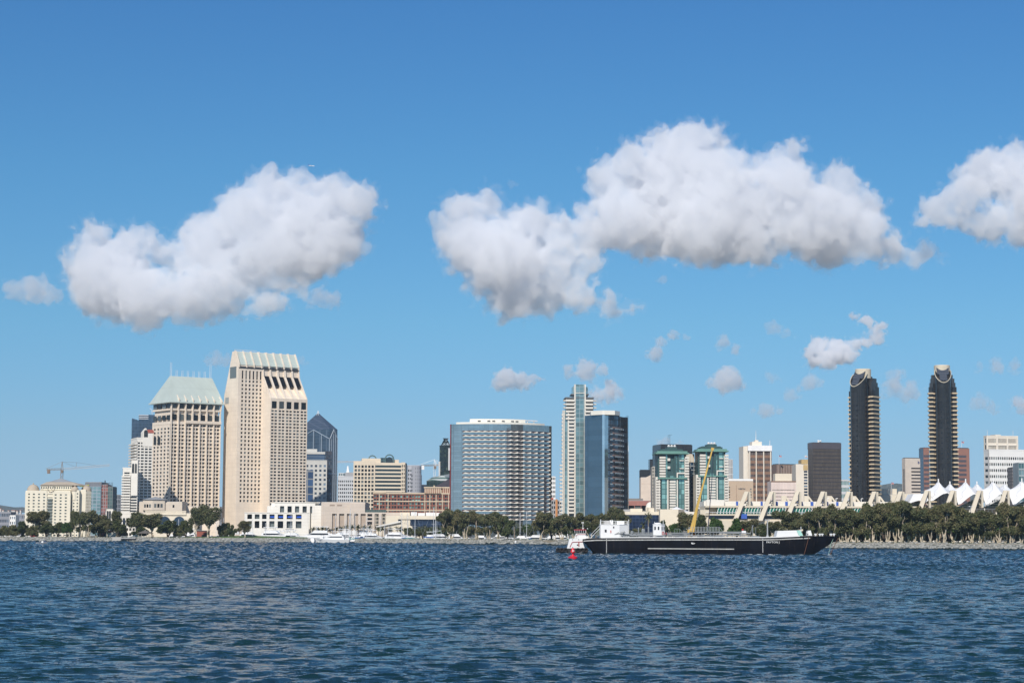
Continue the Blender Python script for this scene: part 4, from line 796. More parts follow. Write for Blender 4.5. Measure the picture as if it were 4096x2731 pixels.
mb=MB(); mb.extr([Vector(fr.q(fr.U(2583),.02,zt)),Vector(fr.q(L,.02,zt)),Vector(fr.q(L,.02,zt+3))],-fr.n.to_3d()*10); fr.box(mb,.3,fr.U(2605),.05,.2,zt-5.2,zt-5); mb.build('parapet',mat('beige_wall',(.66,.55,.45)),T)
pink=mat('dusty_pink',(.36,.16,.13)); 
T,fr,L,zt=plain('pink_block',2512,2616,2002,1500,'low dusty pink building with wide dark window bands','building',pink,20,dglass,4,2,pier=.08,sp=.5,dep=1.2,lim=8)
mb=MB(); fr.box(mb,0,fr.U(2573),-16,-3,zt,zt+1.8); mb.build('rooftop_room',mat('brown_grey',(.22,.2,.18)),T)
T=thing('domed_block',(X(2605,1420),1420,GZ),'small cream building with a round white dome','building'); D=1420; mb=MB(); mb.box((X(2605,D),D+5,(GZ+Z(2028,D,2605))/2),(7.5,8,Z(2028,D,2605)-GZ)); mb.build('wall',creamw,T)
mb=MB(); r=2.0*D/1420*1.75; mb.lathe((X(2605,D),D+5,Z(2028,D,2605)),[(r,0),(r,.4)]+[(r*math.cos(t),.4+r*math.sin(t)) for t in [math.pi/2*i/7 for i in range(8)]],20); mb.build('dome',rw,T,smooth=True)
# green topped twin towers
grn=mat('green_parapet',(.13,.28,.23),rough=.5); dgr=mat('deep_green',(.03,.08,.08),rough=.5)
tq=panel_mat('turquoise_glass',(.22,.40,.37),(.08,.17,.16),2.6,3.1,rough=.12,metal=.35,lw=.22,cellvar=.45)
def greentower(x0,x1,ytop,yp,label,seed):
    D=1250; s=(x1-x0)/145.0; fr=Fr((X(x0,D),D),R(2)); u=lambda f:fr.U(x0+f*(x1-x0)); z=lambda py:Z(py,D,(x0+x1)/2)
    T=thing('green_tower',(fr.C.x,fr.C.y,GZ),label,'apartment building'); zr=z(yp)
    mb=MB(); fr.box(mb,u(.08),u(.92),-18,-1.4,GZ,zr); mb.build('wall',dgr,T)
    mb=MB(); fr.box(mb,u(.0),u(.1),-14,-1.6,GZ,z(yp+95)); fr.box(mb,u(.9),u(1),-14,-1.6,GZ,z(yp+105)); mb.build('wing',cond,T)
    # glass bays
    for a,b,t in ((.18,.30,yp+100),(.30,.36,yp),(.44,.56,yp+90),(.56,.66,yp+10),(.70,.86,yp+5)):
        mb=MB(); fr.box(mb,u(a),u(b),-1.5,-.3-.3*(a>.5),GZ,z(t)); mb.build('glass_bay',tq,T)
    mb=MB(); fr.box(mb,u(.56),u(.62),-1.6,.3,z(yp+95),z(yp+5)); fr.box(mb,u(.66),u(.7),-1.6,.2,GZ,z(yp+5)); mb.build('green_pier',dgr,T)
    # cream frames
    mb=MB()
    for a,b,t in ((.345,.385,yp+100),(.63,.665,yp+78),(.10,.125,yp+100),(.87,.885,yp+20),(.975,1.0,yp+105),(.0,.02,yp+95)): fr.box(mb,u(a),u(b),-1.6,.7,GZ,z(t))
    fr.box(mb,u(.345),u(.56),-1.6,.65,z(yp+104),z(yp+99)); fr.box(mb,u(.63),u(.87),-1.6,.65,z(yp+82),z(yp+77)); fr.box(mb,0,u(.34),-1.6,.6,z(yp+104),z(yp+99)); mb.build('frame',cond,T)
    nf=20; fh=(z(yp+20)-z(2045))/nf
    for j in range(nf):
        zz=z(yp+20)-j*fh
        lst=[(.12,.30),(.885,1.0)] if z(yp+100)<zz else [(.02,.14),(.42,.60),(.885,1.0)]
        for a,b in lst: mb=MB(); fr.box(mb,u(a),u(b),-1.6,.9,zz-.2,zz+.95); mb.build('balcony',cond,T)
        if j%3==1 and zz>z(yp+90): mb=MB(); fr.box(mb,u(.72),u(.84),-1,.5,zz,zz+.5); fr.box(mb,u(.36),u(.44),-1,.3,zz,zz+1.6); mb.build('balcony',cond,T)
    mb=MB(); fr.box(mb,u(.0),u(1.0),-20,2,zr-.5,zr+.3); fr.box(mb,u(.05),u(.95),-19,1.4,zr+.3,zr+1.3); fr.box(mb,u(.06),u(.94),-1,1.6,zr-16,zr-15.2); mb.build('cornice',grn,T)
    mb=MB(); fr.box(mb,u(.15),u(.83),-16,-1,zr+1.3,zr+2.5); fr.box(mb,u(.2),u(.78),-15,-1.3,zr+2.5,z(ytop)-1.2); fr.box(mb,u(.36),u(.66),-13,-2,z(ytop)-1.3,z(ytop)); mb.build('rooftop_room',dgr,T)
    mb=MB()
    for k in range(3): c=fr.q(u(.42+.09*k),-4,z(ytop)+.6); mb.lathe(c,[(0,-.7),(.8,-.3),(.9,.3),(.4,.8),(0,.9)],8)
    mb.build('satellite_dish',white,T)
greentower(2622,2756,1787,1812,'green topped apartment tower partly hiding the wide black tower',1)
greentower(2784,2914,1776,1803,'green topped apartment tower behind the yellow crane boom',2)
plain('infill_block',2608,2626,1866,1290,'slim grey side block left of the first green topped tower','apartment building',mat('warm_grey',(.42,.40,.36)),12,dglass,2,22,pier=.5,sp=.45,lim=44)
T,fr,L,zt=plain('infill_block',2748,2790,1848,1270,'grey steel and glass link building between the green topped towers','apartment building',mat('steel_frame',(.25,.27,.28)),14,bglass,3,20,pier=.18,sp=.22,dep=2.0,lim=60)
mb=MB(); fr.box(mb,0,L*.7,-1.5,.3,zt,Z(1815,1270,2760)); fr.box(mb,-.5,L*.3,-1,.8,zt,Z(1815,1270,2760)); mb.build('upper_block',mat('warm_cream',(.58,.52,.42)),T)
# narrow tower, tan hotel with letters
plain('office_tower',2909,2932,1837,1750,'narrow white and grey tower beside the green topped towers','office tower',panel_mat('grey_louvre',(.20,.20,.20),(.7,.69,.66),1.2,6.5,lw=.2),16,None)
T=bpy.context.scene.objects['office_tower.001'] if False else None
tan=mat('tan_concrete',(.50,.38,.27),var=.05)
T,fr,L,zt=plain('lettered_hotel',2905,3013,1923,1450,'tan hotel block with small dark lettering and few windows','hotel',tan,24)
mb=MB(); fr.box(mb,0,L,-16,-1,zt,zt+1.6); mb.build('parapet',white,T)
windows(T,fr,[(fr.U(3000)+.0,fr.U(3006),Z(y+5,1450,3000),Z(y,1450,3000)) for y in (1953,1964,1975,1985)]+[(fr.U(2914),fr.U(2920),Z(y+5,1450,2917),Z(y,1450,2917)) for y in (1946,1956,1964,1975,1985)],dglass,.02)
mb=MB(); fr.box(mb,fr.U(2945),fr.U(2945)+.25,0,.15,GZ,zt-3); mb.build('wall_joint',mat('joint_brown',(.3,.2,.14)),T)
def text(T,s,loc,h,rz,m,name='lettering',depth=.08,bold=.0,sx=1.0):
    c=bpy.data.curves.new(name,'FONT'); c.body=s; c.size=h*1.4; c.extrude=depth; c.offset=bold; c.align_x='LEFT'; c.resolution_u=2
    o=bpy.data.objects.new(name,c); scene.collection.objects.link(o); dg=bpy.context.evaluated_depsgraph_get(); me=bpy.data.meshes.new_from_object(o.evaluated_get(dg)); bpy.data.objects.remove(o)
    me.transform(Matrix.Scale(sx,4,(1,0,0))@Matrix.Rotation(math.pi/2,4,'X')); me.materials.clear(); me.materials.append(m); k=bpy.data.objects.new(name,me); scene.collection.objects.link(k); k.parent=T; k.location=Vector(loc)-Vector(T.location); k.rotation_euler=(0,0,rz); return k
text(T,'WESTIN',fr.q(fr.U(2953),.12,Z(1957,1450,2960)),1.0,fr.a,mat('letter_grey',(.08,.08,.09)),bold=.04)
# brown striped tower with white cap and mast
D=1600; fr=Fr((X(2975,D),D),R(3)); u=fr.U; z=lambda py:Z(py,D,3040)
T=thing('office_tower',(fr.C.x,fr.C.y,GZ),'brown and white office tower with blank white cap and roof mast','office tower'); wc=mat('warm_white',(.76,.69,.58),var=.04)
brw=mat('brown_spandrel',(.24,.14,.09))
mb=MB(); fr.box(mb,0,u(2991),-22,-1,GZ,z(1784)); fr.box(mb,u(2990),u(3088),-22,-1,GZ,z(1784)); mb.build('wall',wc,T)
facade(T,fr,u(2996),u(3088),0,GZ,z(1803),30,16,brw,glass_mat('striped_window',(.03,.03,.035),(.14,.15,.16),.4),pier=.25,sp=.5,dep=.3,lim=100)
mb=MB(); 
for px in (2999,3025,3055,3083): fr.box(mb,u(px)-.4,u(px)+.4,0,.9,GZ,z(1803))
mb.build('pier',wc,T)
mb=MB(); fr.box(mb,u(2992),u(3088),-23,1.4,z(1803),z(1781)); mb.build('cap_band',mat('bright_white',(.84,.83,.82)),T)
mb=MB(); fr.box(mb,u(3013),u(3052),-16,-4,z(1781),z(1765)); fr.box(mb,u(3027),u(3040),-12,-6,z(1765),z(1758)); mb.build('rooftop_room',wc,T)
mb=MB(); mb.tube(fr.q(u(3032),-8,z(1758)),fr.q(u(3032),-8,z(1719)),.35,.1); mb.tube(fr.q(u(3083.5),-3,z(1781)),fr.q(u(3083.5),-3,z(1759)),.25); mb.build('mast',steelw,T)
# brown ribbed building
T,fl,Ll,fr,Lr,zt,P=slab('ribbed_block',3088,3105,3185,1857,1700,R(15),'dark brown ribbed building with a flag pole on the roof',mat('brown_ribbed',(.17,.12,.095)),'building')
mb=MB()
for k in range(7): c=Lr*(k+.7)/7.4; fr.box(mb,c-.9,c+.9,-1,.9,GZ,zt-.4)
mb.build('rib',mat('brown_light',(.28,.21,.17)),T)
def flag(x,yb,yt,D,kind,label,w=10,h=7):
    T=thing('flag_pole',(X(x,D),D,Z(yb,D,x)),label,'flag'); mb=MB(); k=D/FPX; mb.tube((X(x,D),D,Z(yb,D,x)),(X(x,D),D,Z(yt,D,x)),.12*k*6,n=5); mb.build('pole',steelw,T)
    z1=Z(yt,D,x)-.5*k; 
    cols={'us':[('flag_red_white',None)],'ca':None}
    n=8; W=w*k; H=h*k
    def cloth(name,m,u0,u1,v0,v1,off=0):
        mb=MB(); pts=[]
        for i in range(n+1):
            s=u0+(u1-u0)*i/n; pts.append((s*W+X(x,D)+.1,D+math.sin(s*7)*W*.06-off,-s*H*.3))
        vs=[(p[0],p[1],z1+p[2]-v0*H) for p in pts]+[(p[0],p[1],z1+p[2]-v1*H) for p in pts]
        vs+= [(v[0],v[1]+.05,v[2]) for v in vs]; m_=n+1
        fs=[(m_+i,m_+i+1,i+1,i) for i in range(n)]+[(2*m_+i,2*m_+i+1,3*m_+i+1,3*m_+i) for i in range(n)]
        mb.add(vs,fs); mb.build(name,m,T)
    wh=mat('flag_white',(.75,.74,.72)); rd=mat('flag_red',(.5,.05,.05)); bl=mat('flag_blue',(.04,.06,.22))
    if kind=='us':
        cloth('cloth',wh,0,1,0,1)
        for s in range(4): cloth('stripe',rd,0,1,s*2/7,s*2/7+1/7,.06)
        cloth('canton',bl,0,.4,0,.55,.12)
    else: cloth('cloth',wh,0,1,0,1); cloth('stripe',rd,0,1,.82,1,.06); cloth('emblem',mat('emblem_brown',(.2,.1,.05)),.35,.65,.3,.6,.06)
flag(3117,1857,1819,1690,'us','stars and stripes flag on a pole above the brown ribbed building')
flag(3221,1837,1820,1650,'ca','white state flag above the yellow topped tower')
flag(3565,2000,1927,1600,'us','stars and stripes flag over the small cream hotel roof')
flag(3849,1790,1763,1700,'us','stars and stripes flag right of the second dark tower')
# pinkish jail-like block
pk=panel_mat('pink_white_wall',(.72,.60,.54),(.62,.52,.47),1.2,60,lw=.08)
T,fr,L,zt=plain('pink_white_block',3084,3184,1924,1560,'pale pink block with four rows of small slit windows','building',pk,22)
for j in range(4): windows(T,fr,[(1+ (L-2)*k/22,1+(L-2)*k/22+.55,Z(1957+j*13.5+3,1560,3130),Z(1957+j*13.5,1560,3130)) for k in range(22)],dglass,.03,name='slit_window',lim=100)
mb=MB(); fr.box(mb,fr.U(3103),fr.U(3170),-16,-3,zt,Z(1893,1560,3130)); mb.build('upper_storey',creamw,T)
mb=MB(); fr.box(mb,-.1,L+.1,-.4,.25,zt-.6,zt+.2); mb.build('cornice',brw,T)
# narrow white tower with yellow top
T,fr,L,zt=plain('hotel_tower',3184,3233,1856,1620,'narrow white tower with a yellow roof block and one balcony column','hotel',wc,22)
mb=MB(); fr.box(mb,fr.U(3207),L,-18,-.5,zt,Z(1837,1620,3210)); mb.build('upper_block',mat('ochre_roof',(.50,.36,.16)),T)
mb=MB(); fr.box(mb,fr.U(3214),fr.U(3232),0,.15,Z(1880,1620,3220),Z(1858,1620,3220)); mb.build('ochre_panel',mat('ochre_roof',(.50,.36,.16)),T)
windows(T,fr,[(fr.U(3216),fr.U(3230),Z(1882+j*11.6+7,1620,3220),Z(1882+j*11.6,1620,3220)) for j in range(11)],bglass,.03,name='balcony_opening')
# big dark brown office
T,fl,Ll,fr,Lr,zt,P=slab('brown_office',3233,3253,3366,1771,1550,R(12),'large dark brown ribbed office block with plain band on top',panel_mat('brown_office_wall',(.105,.09,.078),(.04,.036,.034),1.05,2.95,lw=.17,rough=.4,yaw=R(12),cellvar=.15))
mb=MB(); fr.box(mb,-.15,Lr+.1,-1,.25,zt-4.6,zt+.3); fl.box(mb,-.1,Ll+.1,-1,.25,zt-4.6,zt+.3); mb.build('top_band',mat('purple_grey',(.085,.08,.095),rough=.4),T)
mb=MB()
for j in range(14): zz=zt-7-j*2.95*.97*1.0; fr.box(mb,0,Lr,-.2,.12,zz-.25,zz+.15)
mb.build('spandrel',mat('navy_line',(.03,.032,.05)),T)
mb=MB(); q=fr.q(fr.U(3284),-5,zt+.3); mb.tube(q,(q[0],q[1],q[2]+2.4),.7,.4); mb.lathe((q[0]+1.6,q[1],q[2]+1.3),[(0,-.8),(1,-.3),(1.1,.4),(0,1)],8); mb.build('satellite_dish',white,T)
plain('apartment_block',3364,3396,1918,1800,'distant pale teal apartment block left of the first dark tower','apartment building',lg,14,mat('teal_pane',(.15,.28,.27),rough=.2),6,9,pier=.25,sp=.4,lim=54)
# ---- twin dark towers with sliced cylindrical tops
dk=panel_mat('black_brown_glass',(.030,.028,.027),(.015,.014,.014),1.6,3.3,rough=.12,metal=.25,lw=.1,cellvar=.25); dk2=mat('dark_bronze',(.045,.042,.04),rough=.25,metal=.2)
btan=mat('tan_balcony',(.58,.47,.32),var=.04); rimm=mat('cream_rim',(.62,.55,.42))
def darktower(x0,x1,ytop,D,face,label):
    """a round shaft cut off by a slanting plane, with striped balcony wings; face: turn of the cut (plan angle)"""
    k=D/FPX; cx=X((x0+x1)/2,D); z=lambda py:Z(py,D,(x0+x1)/2); W=(x1-x0)*k; T=thing('dark_tower',(cx,D,GZ),label,'skyscraper')
    H=z(ytop); r=W*.245; cyy=D+2
    zroof=H-9
    def loc(u,v): return (cx+u*math.cos(face)-v*math.sin(face),cyy+u*math.sin(face)+v*math.cos(face))
    # wings: stepped bays around, each with its balconies
    bays=[(-.36,-.02,.14,.30,20),(-.29,.18,.20,.40,15),(.36,-.02,.14,.30,20),(.29,.18,.20,.40,15),(0,.30,.34,.34,12)]
    nfl=27; fh=3.32*(H-GZ)/100*1.0
    z1=H-27*k/ k*0- (z(ytop)-z(ytop+105))
    for (bx,by,bw,bd,drop) in bays:
        P=[loc(bx*W+sx*bw*W/1,by*W+sy*bd*W*.8) for sx,sy in ((-.5,-.5),(.5,-.5),(.5,.5),(-.5,.5))]
        for s,dd in ((0,0),(1,3.2),(2,6.4)):
            f=1-.0*s
            Q=[(p[0]+(cx-p[0])*.07*s,p[1]+(cyy-p[1])*.07*s) for p in P]; mb=MB(); base=GZ if s==0 else z1+dd+(20-drop)*.6-.3
            mb.prism(inset(Q,.4),base,z1+dd+(20-drop)*.6+3.2,top=None); mb.build('wing' if s==0 else 'stepped_roof',dk if s==0 else panel_mat('bronze_panes',(.06,.062,.065),(.03,.03,.03),1.6,1.4,rough=.2,metal=.3),T)
    # shaft
    n=36; top=[]; ring=[]
    slope=lambda u,v: None
    vs=[];zs_=[]
    zlow=H-(z(0)-z(72)); zhi=H-4.2
    for i in range(n):
        t=2*math.pi*i/n; u,v=r*math.cos(t),-r*.95+r*1.25*math.sin(t)
        p=loc(u,v); vs.append(p)
        f=max(0,min(1,((v+r*.95)/(r*1.25)+1)/1.25)); zs_.append(zlow+(zhi-zlow)*min(1,f**.9))
    mb=MB(); mb.prism(vs,GZ,zs_); mb.build('shaft',dk,T)
    mb=MB()
    for i in range(n):
        a,b=vs[i],vs[(i+1)%n]; mb.tube((a[0],a[1],zs_[i]+.2),(b[0],b[1],zs_[(i+1)%n]+.0),.27,n=6)
    mb.build('rim',rimm,T)
    # glass panes on the cut and roof drum
    c0=loc(0,r*.1); mb=MB(); mb.lathe((c0[0],c0[1],0),[(r*.98,zhi-3),(r*.98,H-.4),(r*.9,H)],24); mb.add([(c0[0]+r*.9*math.cos(t),c0[1]+r*.9*math.sin(t),H) for t in [2*math.pi*i/24 for i in range(24)]],[tuple(range(24))]); mb.build('roof_drum',rimm,T)
    pane=panel_mat('slanted_dark_panes',(.03,.04,.06),(.22,.23,.25),1.7,1.3,rough=.1,metal=.3,lw=.12)
    for (v0,v1) in ((-2.05*r,-1.45*r),(-1.25*r,-.6*r)):
        za,zb=[zlow+(zhi-zlow)*((v+r*.95)/(r*1.25)+1)/1.25 for v in (v0,v1)]
        w0=r*(.45 if v0<-1.5*r else .72); mb=MB(); a,b,c,d=loc(-w0,v0),loc(w0,v0),loc(w0*1.05,v1),loc(-w0*1.05,v1)
        mb.extr([Vector((a[0],a[1],za+.6)),Vector((b[0],b[1],za+.6)),Vector((c[0],c[1],zb+1.5)),Vector((d[0],d[1],zb+1.5))],(0,0,.4)); mb.build('skylight',pane,T)
    # shaft windows: dark slots
    wmb=mat('black_slot',(.008,.008,.009),rough=.15)
    slots=[]
    cnt=0; z2=z1-1
    for j in range(24):
        zz=z2-8-j*(z2-GZ-6)/27.0
        mb=MB(); f0=Fr(loc(-r*.42,-r*2.14),face); f0.box(mb,0,r*.84,-.4,.06,zz,zz+1.1); mb.build('window_slot',wmb,T)
    # balcony bands round the wings
    nb=34; step=(z2-GZ)/nb; q=0
    for (bx,by,bw,bd,drop) in bays[:4]:
        P=[loc(bx*W+sx*bw*W,by*W+sy*bd*W*.8) for sx,sy in ((-.5,-.5),(.5,-.5),(.5,.5),(-.5,.5))]
        for j in range(nb):
            zz=z2-j*step-(0 if drop==20 else 0); mb=MB(); mb.prism(inset(P,-.25),zz-1.0,zz); mb.build('balcony',btan,T,label=None)
    return T
darktower(3392,3524,1475,1500,R(-40),'first dark striped tower, its slanted oval top facing left')
darktower(3712,3844,1460,1500,R(-7),'second dark striped tower, its slanted oval top facing us')
# ---- right edge buildings
T,fr,L,zt=plain('small_hotel',3530,3612,1978,1600,'small cream hotel with two roof pavilions under a flag','hotel',creamw,20,dglass,10,2,pier=.6,sp=.6,lim=40)
mb=MB()
for a,b in ((3535,3554),(3570,3588)): fr.box(mb,fr.U(a),fr.U(b),-10,-1,zt-.5,Z(1954,1600,3560))
mb.build('roof_pavilion',creamw,T)
T,fr,L,zt=plain('cream_block',3610,3650,1974,1560,'low cream block beside the small hotel','building',creamw,15,dglass,5,2,pier=.6,sp=.6,lim=10)
lb=mat('pale_beige',(.60,.52,.44))
T,fl,Ll,fr,Lr,zt,P=slab('banded_tower',3609,3622,3682,1832,1700,R(14),'beige tower with dark horizontal window bands on its right half',lb)
mb=MB(); 
for j in range(11): fr.box(mb,fr.U(3646),Lr,0,.1,zt-9-j*2.85,zt-7.9-j*2.85)
mb.build('window_band',mat('band_black',(.02,.02,.025),rough=.2),T)
text(T,'B',fr.q(fr.U(3672),.12,zt-4.6),2.2,fr.a,mat('letter_navy',(.02,.04,.15)),bold=.05)
mb=MB(); 
for k in range(3): fl.box(mb,Ll*.3+k*Ll*.2,Ll*.38+k*Ll*.2,0,.1,GZ,zt-9)
mb.build('window_band',mat('band_black',(.02,.02,.025),rough=.2),T)
T,fl,Ll,fr,Lr,zt,P=slab('brick_tower',3678,3696,3880,1791,1850,R(8),'wide red brown banded tower behind the second dark tower',mat('red_brown_panel',(.27,.13,.095)))
mb=MB(); fl.box(mb,.2,Ll-.2,0,.15,GZ,zt-.3); mb.build('side_glass',bluec,T); mb=MB()
for j in range(14): fr.box(mb,.2,Lr*.93,0,.12,zt-8.6-j*4.2,zt-6.4-j*4.2)
mb.build('window_band',mat('plum_glass',(.10,.085,.095),rough=.2,metal=.2),T)
# white tower group at far right
T,fl,Ll,fr,Lr,zt,P=tower('office_tower',3937,3957,4130,1799,1550,R(12),'white office block with regular small windows at the right edge','office tower',white,dglass,1,20,14,pier=.35,sp=.55,dep=.4,top=4,lim=100)
T,fl,Ll,fr,Lr,zt,P=tower('office_tower',3938,3952,4076,1744,1620,R(12),'cream office tower with tall slot windows rising behind the white block','office tower',wc,dglass,1,28,2,pier=.45,sp=.3,dep=.4,top=1,lim=60,ybot=1800)
mb=MB(); fr.box(mb,fr.U(3994),fr.U(4016),-14,-4,zt,Z(1736,1620,4000))
mb.build('rooftop_room',wc,T)
mb=MB()
for x in (3960,4063): mb.tube(fr.q(fr.U(x),-3,zt),fr.q(fr.U(x),-3,zt+5),.15)
mb.build('antenna',steelw,T)
mb=MB(); 
for px in (3952,3991,4033,4072): fr.box(mb,fr.U(px)-.7,fr.U(px)+.7,-.5,.5,Z(1800,1620,4000),zt)
fr.box(mb,0,Lr,-.5,.45,Z(1782,1620,4000),Z(1776,1620,4000)); mb.build('pier',wc,T)
T,fr,L,zt=plain('teal_glass_block',4076,4140,1850,1400,'teal glass block cut by the right edge of the view','office block',mat('steel_grey',(.3,.36,.38)),16,glass_mat('teal_glass',(.06,.14,.15),(.3,.42,.44),.4,metal=.3),6,12,pier=.12,sp=.25,lim=60)
T,fr,L,zt=plain('scaffold_block',4050,4078,1868,1420,'dark scaffolded frame beside the teal glass block','building site',panel_mat('scaffold_dark',(.10,.10,.11),(.3,.28,.26),1.6,2.4,lw=.25),14)
# ---------------------------------------------------------------- convention centre
cc=mat('convention_concrete',(.62,.55,.43),var=.05); ccl=mat('convention_light',(.72,.69,.62),var=.04)
grg=panel_mat('green_vault_glass',(.02,.16,.11),(.02,.10,.07),3,1.3,rough=.15,metal=.15,lw=.1,cellvar=.2); blu=mat('blue_banner',(.03,.10,.42),rough=.6,var=.05)
D=1120; fr=Fr((X(2820,D),D),R(-1)); u=fr.U; z=lambda py,px=3200:Z(py,D,px)
T=thing('convention_centre',(fr.C.x,fr.C.y,GZ),'long cream convention centre with green vaulted windows and slanted buttresses','convention centre')
mb=MB(); fr.box(mb,0,u(3700),-40,0,GZ,z(2060)); fr.box(mb,0,u(3700),-40,-3.5,z(2060),z(2024)); fr.box(mb,u(2800),u(2835),-30,1,GZ,z(2040)); fr.box(mb,0,u(3700),-3.5,2.2,z(2062),z(2056.5)); fr.box(mb,0,u(3700),-3.6,1.2,z(2030),z(2023)); mb.build('wall',cc,T)
mb=MB(); fr.box(mb,0,u(3700),-40,-8,z(2024),z(2004)); fr.box(mb,u(2828),u(2900),-30,-5,z(2024),z(1999)); mb.build('upper_wall',ccl,T)
mb=MB(); fr.box(mb,0,u(3700),-4,-3.2,z(2025),z(2023.5)); fr.box(mb,.0,u(3700),1.9,2.3,z(2056.5)+.9,z(2056.5)+1.1)
for k in range(60): uu_=u(3700)*k/60; mb.box(fr.q(uu_,2.1,z(2056.5)+.5),(.12,.12,1.1))
mb.build('railing',steelw,T)
pyl=[2995,3095,3198,3300,3403,3505,3610,3715,3818,3925,4030,4132,4235]
bays=[(2868,2940),(2966,3037),(3064,3137),(3168,3242),(3275,3345),(3378,3447),(3482,3550)]
for a,b in bays:
    mb=MB(); n=9; pr=[(0,z(2056))]+[(2.6*math.sin(math.pi/2*i/n)*1.0,z(2056)+(z(2032)-z(2056))*(i/n)) for i in range(0)]
    prof=[(-3.4,z(2056))]+[(1.8*math.cos(math.pi/2*i/n)-1.8*0-.0,z(2056)+(z(2031.5)-z(2056))*math.sin(math.pi/2*i/n)) for i in range(n+1)]+[(-3.4,z(2031.5))]
    mb.extr([Vector(fr.q(u(a),p,q)) for p,q in prof],fr.u.to_3d()*(u(b)-u(a))); mb.build('vault_window',grg,T)
    mb=MB()
    for k in range(7):
        c=u(a)+(u(b)-u(a))*k/6
        pts=[Vector(fr.q(c+ (1.6*(1-math.cos(math.pi/2*i/8))), 2.0*math.cos(math.pi/2*i/8),z(2056)+(z(2031)-z(2056))*math.sin(math.pi/2*i/8))) for i in range(9)]
        for p,q in zip(pts,pts[1:]): mb.tube(p,q,.2,n=4)
    mb.build('vault_rib',white,T)
for (a,b) in ((2949,2957),(3048,3056),(3095,3117),(3147,3157),(3194,3217),(3249,3260),(3297,3320),(3352,3361)): mb=MB(); fr.box(mb,u(a),u(b),-8,-7.4,z(2021),z(2005)); mb.build('blue_panel',blu,T)
mb=MB(); mb.prism([fr.p(u(2962),3),fr.p(u(2985),3),fr.p(u(2985),1),fr.p(u(2962),1)],z(2075),z(2056)); mb.build('blue_banner',blu,T)
mb=MB(); fr.box(mb,0,u(3700),-1,3,GZ,z(2081)); mb.build('terrace_wall',cc,T); mb=MB(); fr.box(mb,.2,u(3700),-.5,.3,z(2075),z(2062)); mb.build('dark_gallery',bglass,T)
for i,px in enumerate(pyl):
    # slanted buttress: an inclined slab up to the right with a vertical fin and a strut behind it
    k=D/FPX; x1=u(px-9); x0=u(px-61); w=1.15; zt=z(1965 if px<3660 else 1961,px); zb=z(2082,px)
    mb=MB(); mb.extr([Vector(fr.q(x0-w*1.0,7,zb)),Vector(fr.q(x0+w*1.2,7,zb)),Vector(fr.q(x1+w*.9,1.5,zt)),Vector(fr.q(x1-w*1.0,1.5,zt))],-fr.n.to_3d()*1.6); mb.build('buttress',cc,T)
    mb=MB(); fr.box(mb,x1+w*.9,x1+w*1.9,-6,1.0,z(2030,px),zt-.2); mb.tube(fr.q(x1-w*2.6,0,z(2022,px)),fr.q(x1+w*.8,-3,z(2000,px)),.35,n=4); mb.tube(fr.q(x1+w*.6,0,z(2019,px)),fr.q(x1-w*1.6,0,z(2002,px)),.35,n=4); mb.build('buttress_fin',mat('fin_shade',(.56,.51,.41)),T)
for px in (3155,3248,3342,3440,3540): mb=MB(); x1=u(px); mb.extr([Vector(fr.q(x1-1.6,-24,zz)) if 0 else Vector(fr.q(x1+dx,-22,zz)) for dx,zz in ((-1.6,z(2004)),(-1.6,z(1979)),(1.0,z(1979)),(3.6,z(2004)),(2.4,z(2004)),(1,z(1990)),(1,z(2004)))],-fr.n.to_3d()*1.5); mb.build('rear_buttress',cc,T)
for px in (3296,3322,3358,3392,3425,3460): 
    mb=MB(); q=fr.q(u(px),-14,z(2004)); mb.tube(q,(q[0],q[1],q[2]+1.9),.18,n=6); mb.tube((q[0],q[1],q[2]+1.9),(q[0]+1.1,q[1],q[2]+1.9),.18,n=6); mb.build('vent_pipe',white,T)
# sails
sailm=mat('white_membrane',(.82,.82,.82),rough=.6,var=.02)
alu_c=mat('seam_grey',(.42,.44,.45))
def sail(x0,x1,xp,ytop,yedge,ylow,n_front,name_label):
    D2=1120; T=thing('tent_roof',(X((x0+x1)/2,D2),D2,z(ylow)),name_label,'tent roof','peaked white fabric roofs'); n=16; vs=[]; a,b=fr.U(x0,n_front),fr.U(x1,n_front); up=fr.U(xp,n_front-12); zt=z(ytop,xp); ze=z(yedge,xp); zl=z(ylow,xp)
    dep=30; m=16
    for i in range(n+1):
        for j in range(m+1):
            s=i/n; t=j/m; uu_=a+(b-a)*s; nn=n_front-dep*t
            dx=(uu_-up)/((b-a)/2); dy=(nn-(n_front-12))/(dep/2*1.1); d=math.sqrt(dx*dx+dy*dy)
            base=ze+(zl-ze)*max(0,1-t*2.2)*(.35+.65*min(1,abs(s-.72)*1.6+.0))
            zz=base+(zt-ze)*math.exp(-d*1.9)*1.02
            vs.append(fr.q(uu_,nn,zz))
    mb=MB(); mb.add(vs,[(i*(m+1)+j,(i+1)*(m+1)+j,(i+1)*(m+1)+j+1,i*(m+1)+j+1)[::-1] for i in range(n) for j in range(m)]); o=mb.build('membrane',sailm,T,smooth=True)
    md=o.modifiers.new('s','SOLIDIFY'); md.thickness=.12
    mb=MB(); ip=int(round((up-a)/(b-a)*n)); jp=6
    for (ie,je) in ((0,0),(n,0),(0,m//2),(n,m//2),(n//2 if ip<n//2 else 0,0)):
        st_=[Vector((*vs[int(round(ip+(ie-ip)*k/12))*(m+1)+int(round(jp+(je-jp)*k/12))][:3],)) +Vector((0,-.1,.12)) for k in range(13)]
        for p,q in zip(st_,st_[1:]): mb.tube(p,q,.07,n=4)
    mb.build('cable',alu_c,T)
    mb=MB(); mb.tube(fr.q(up,n_front-12,zt-4),fr.q(up,n_front-12,zt+.9),.45,.35); mb.build('mast_tip',white,T)
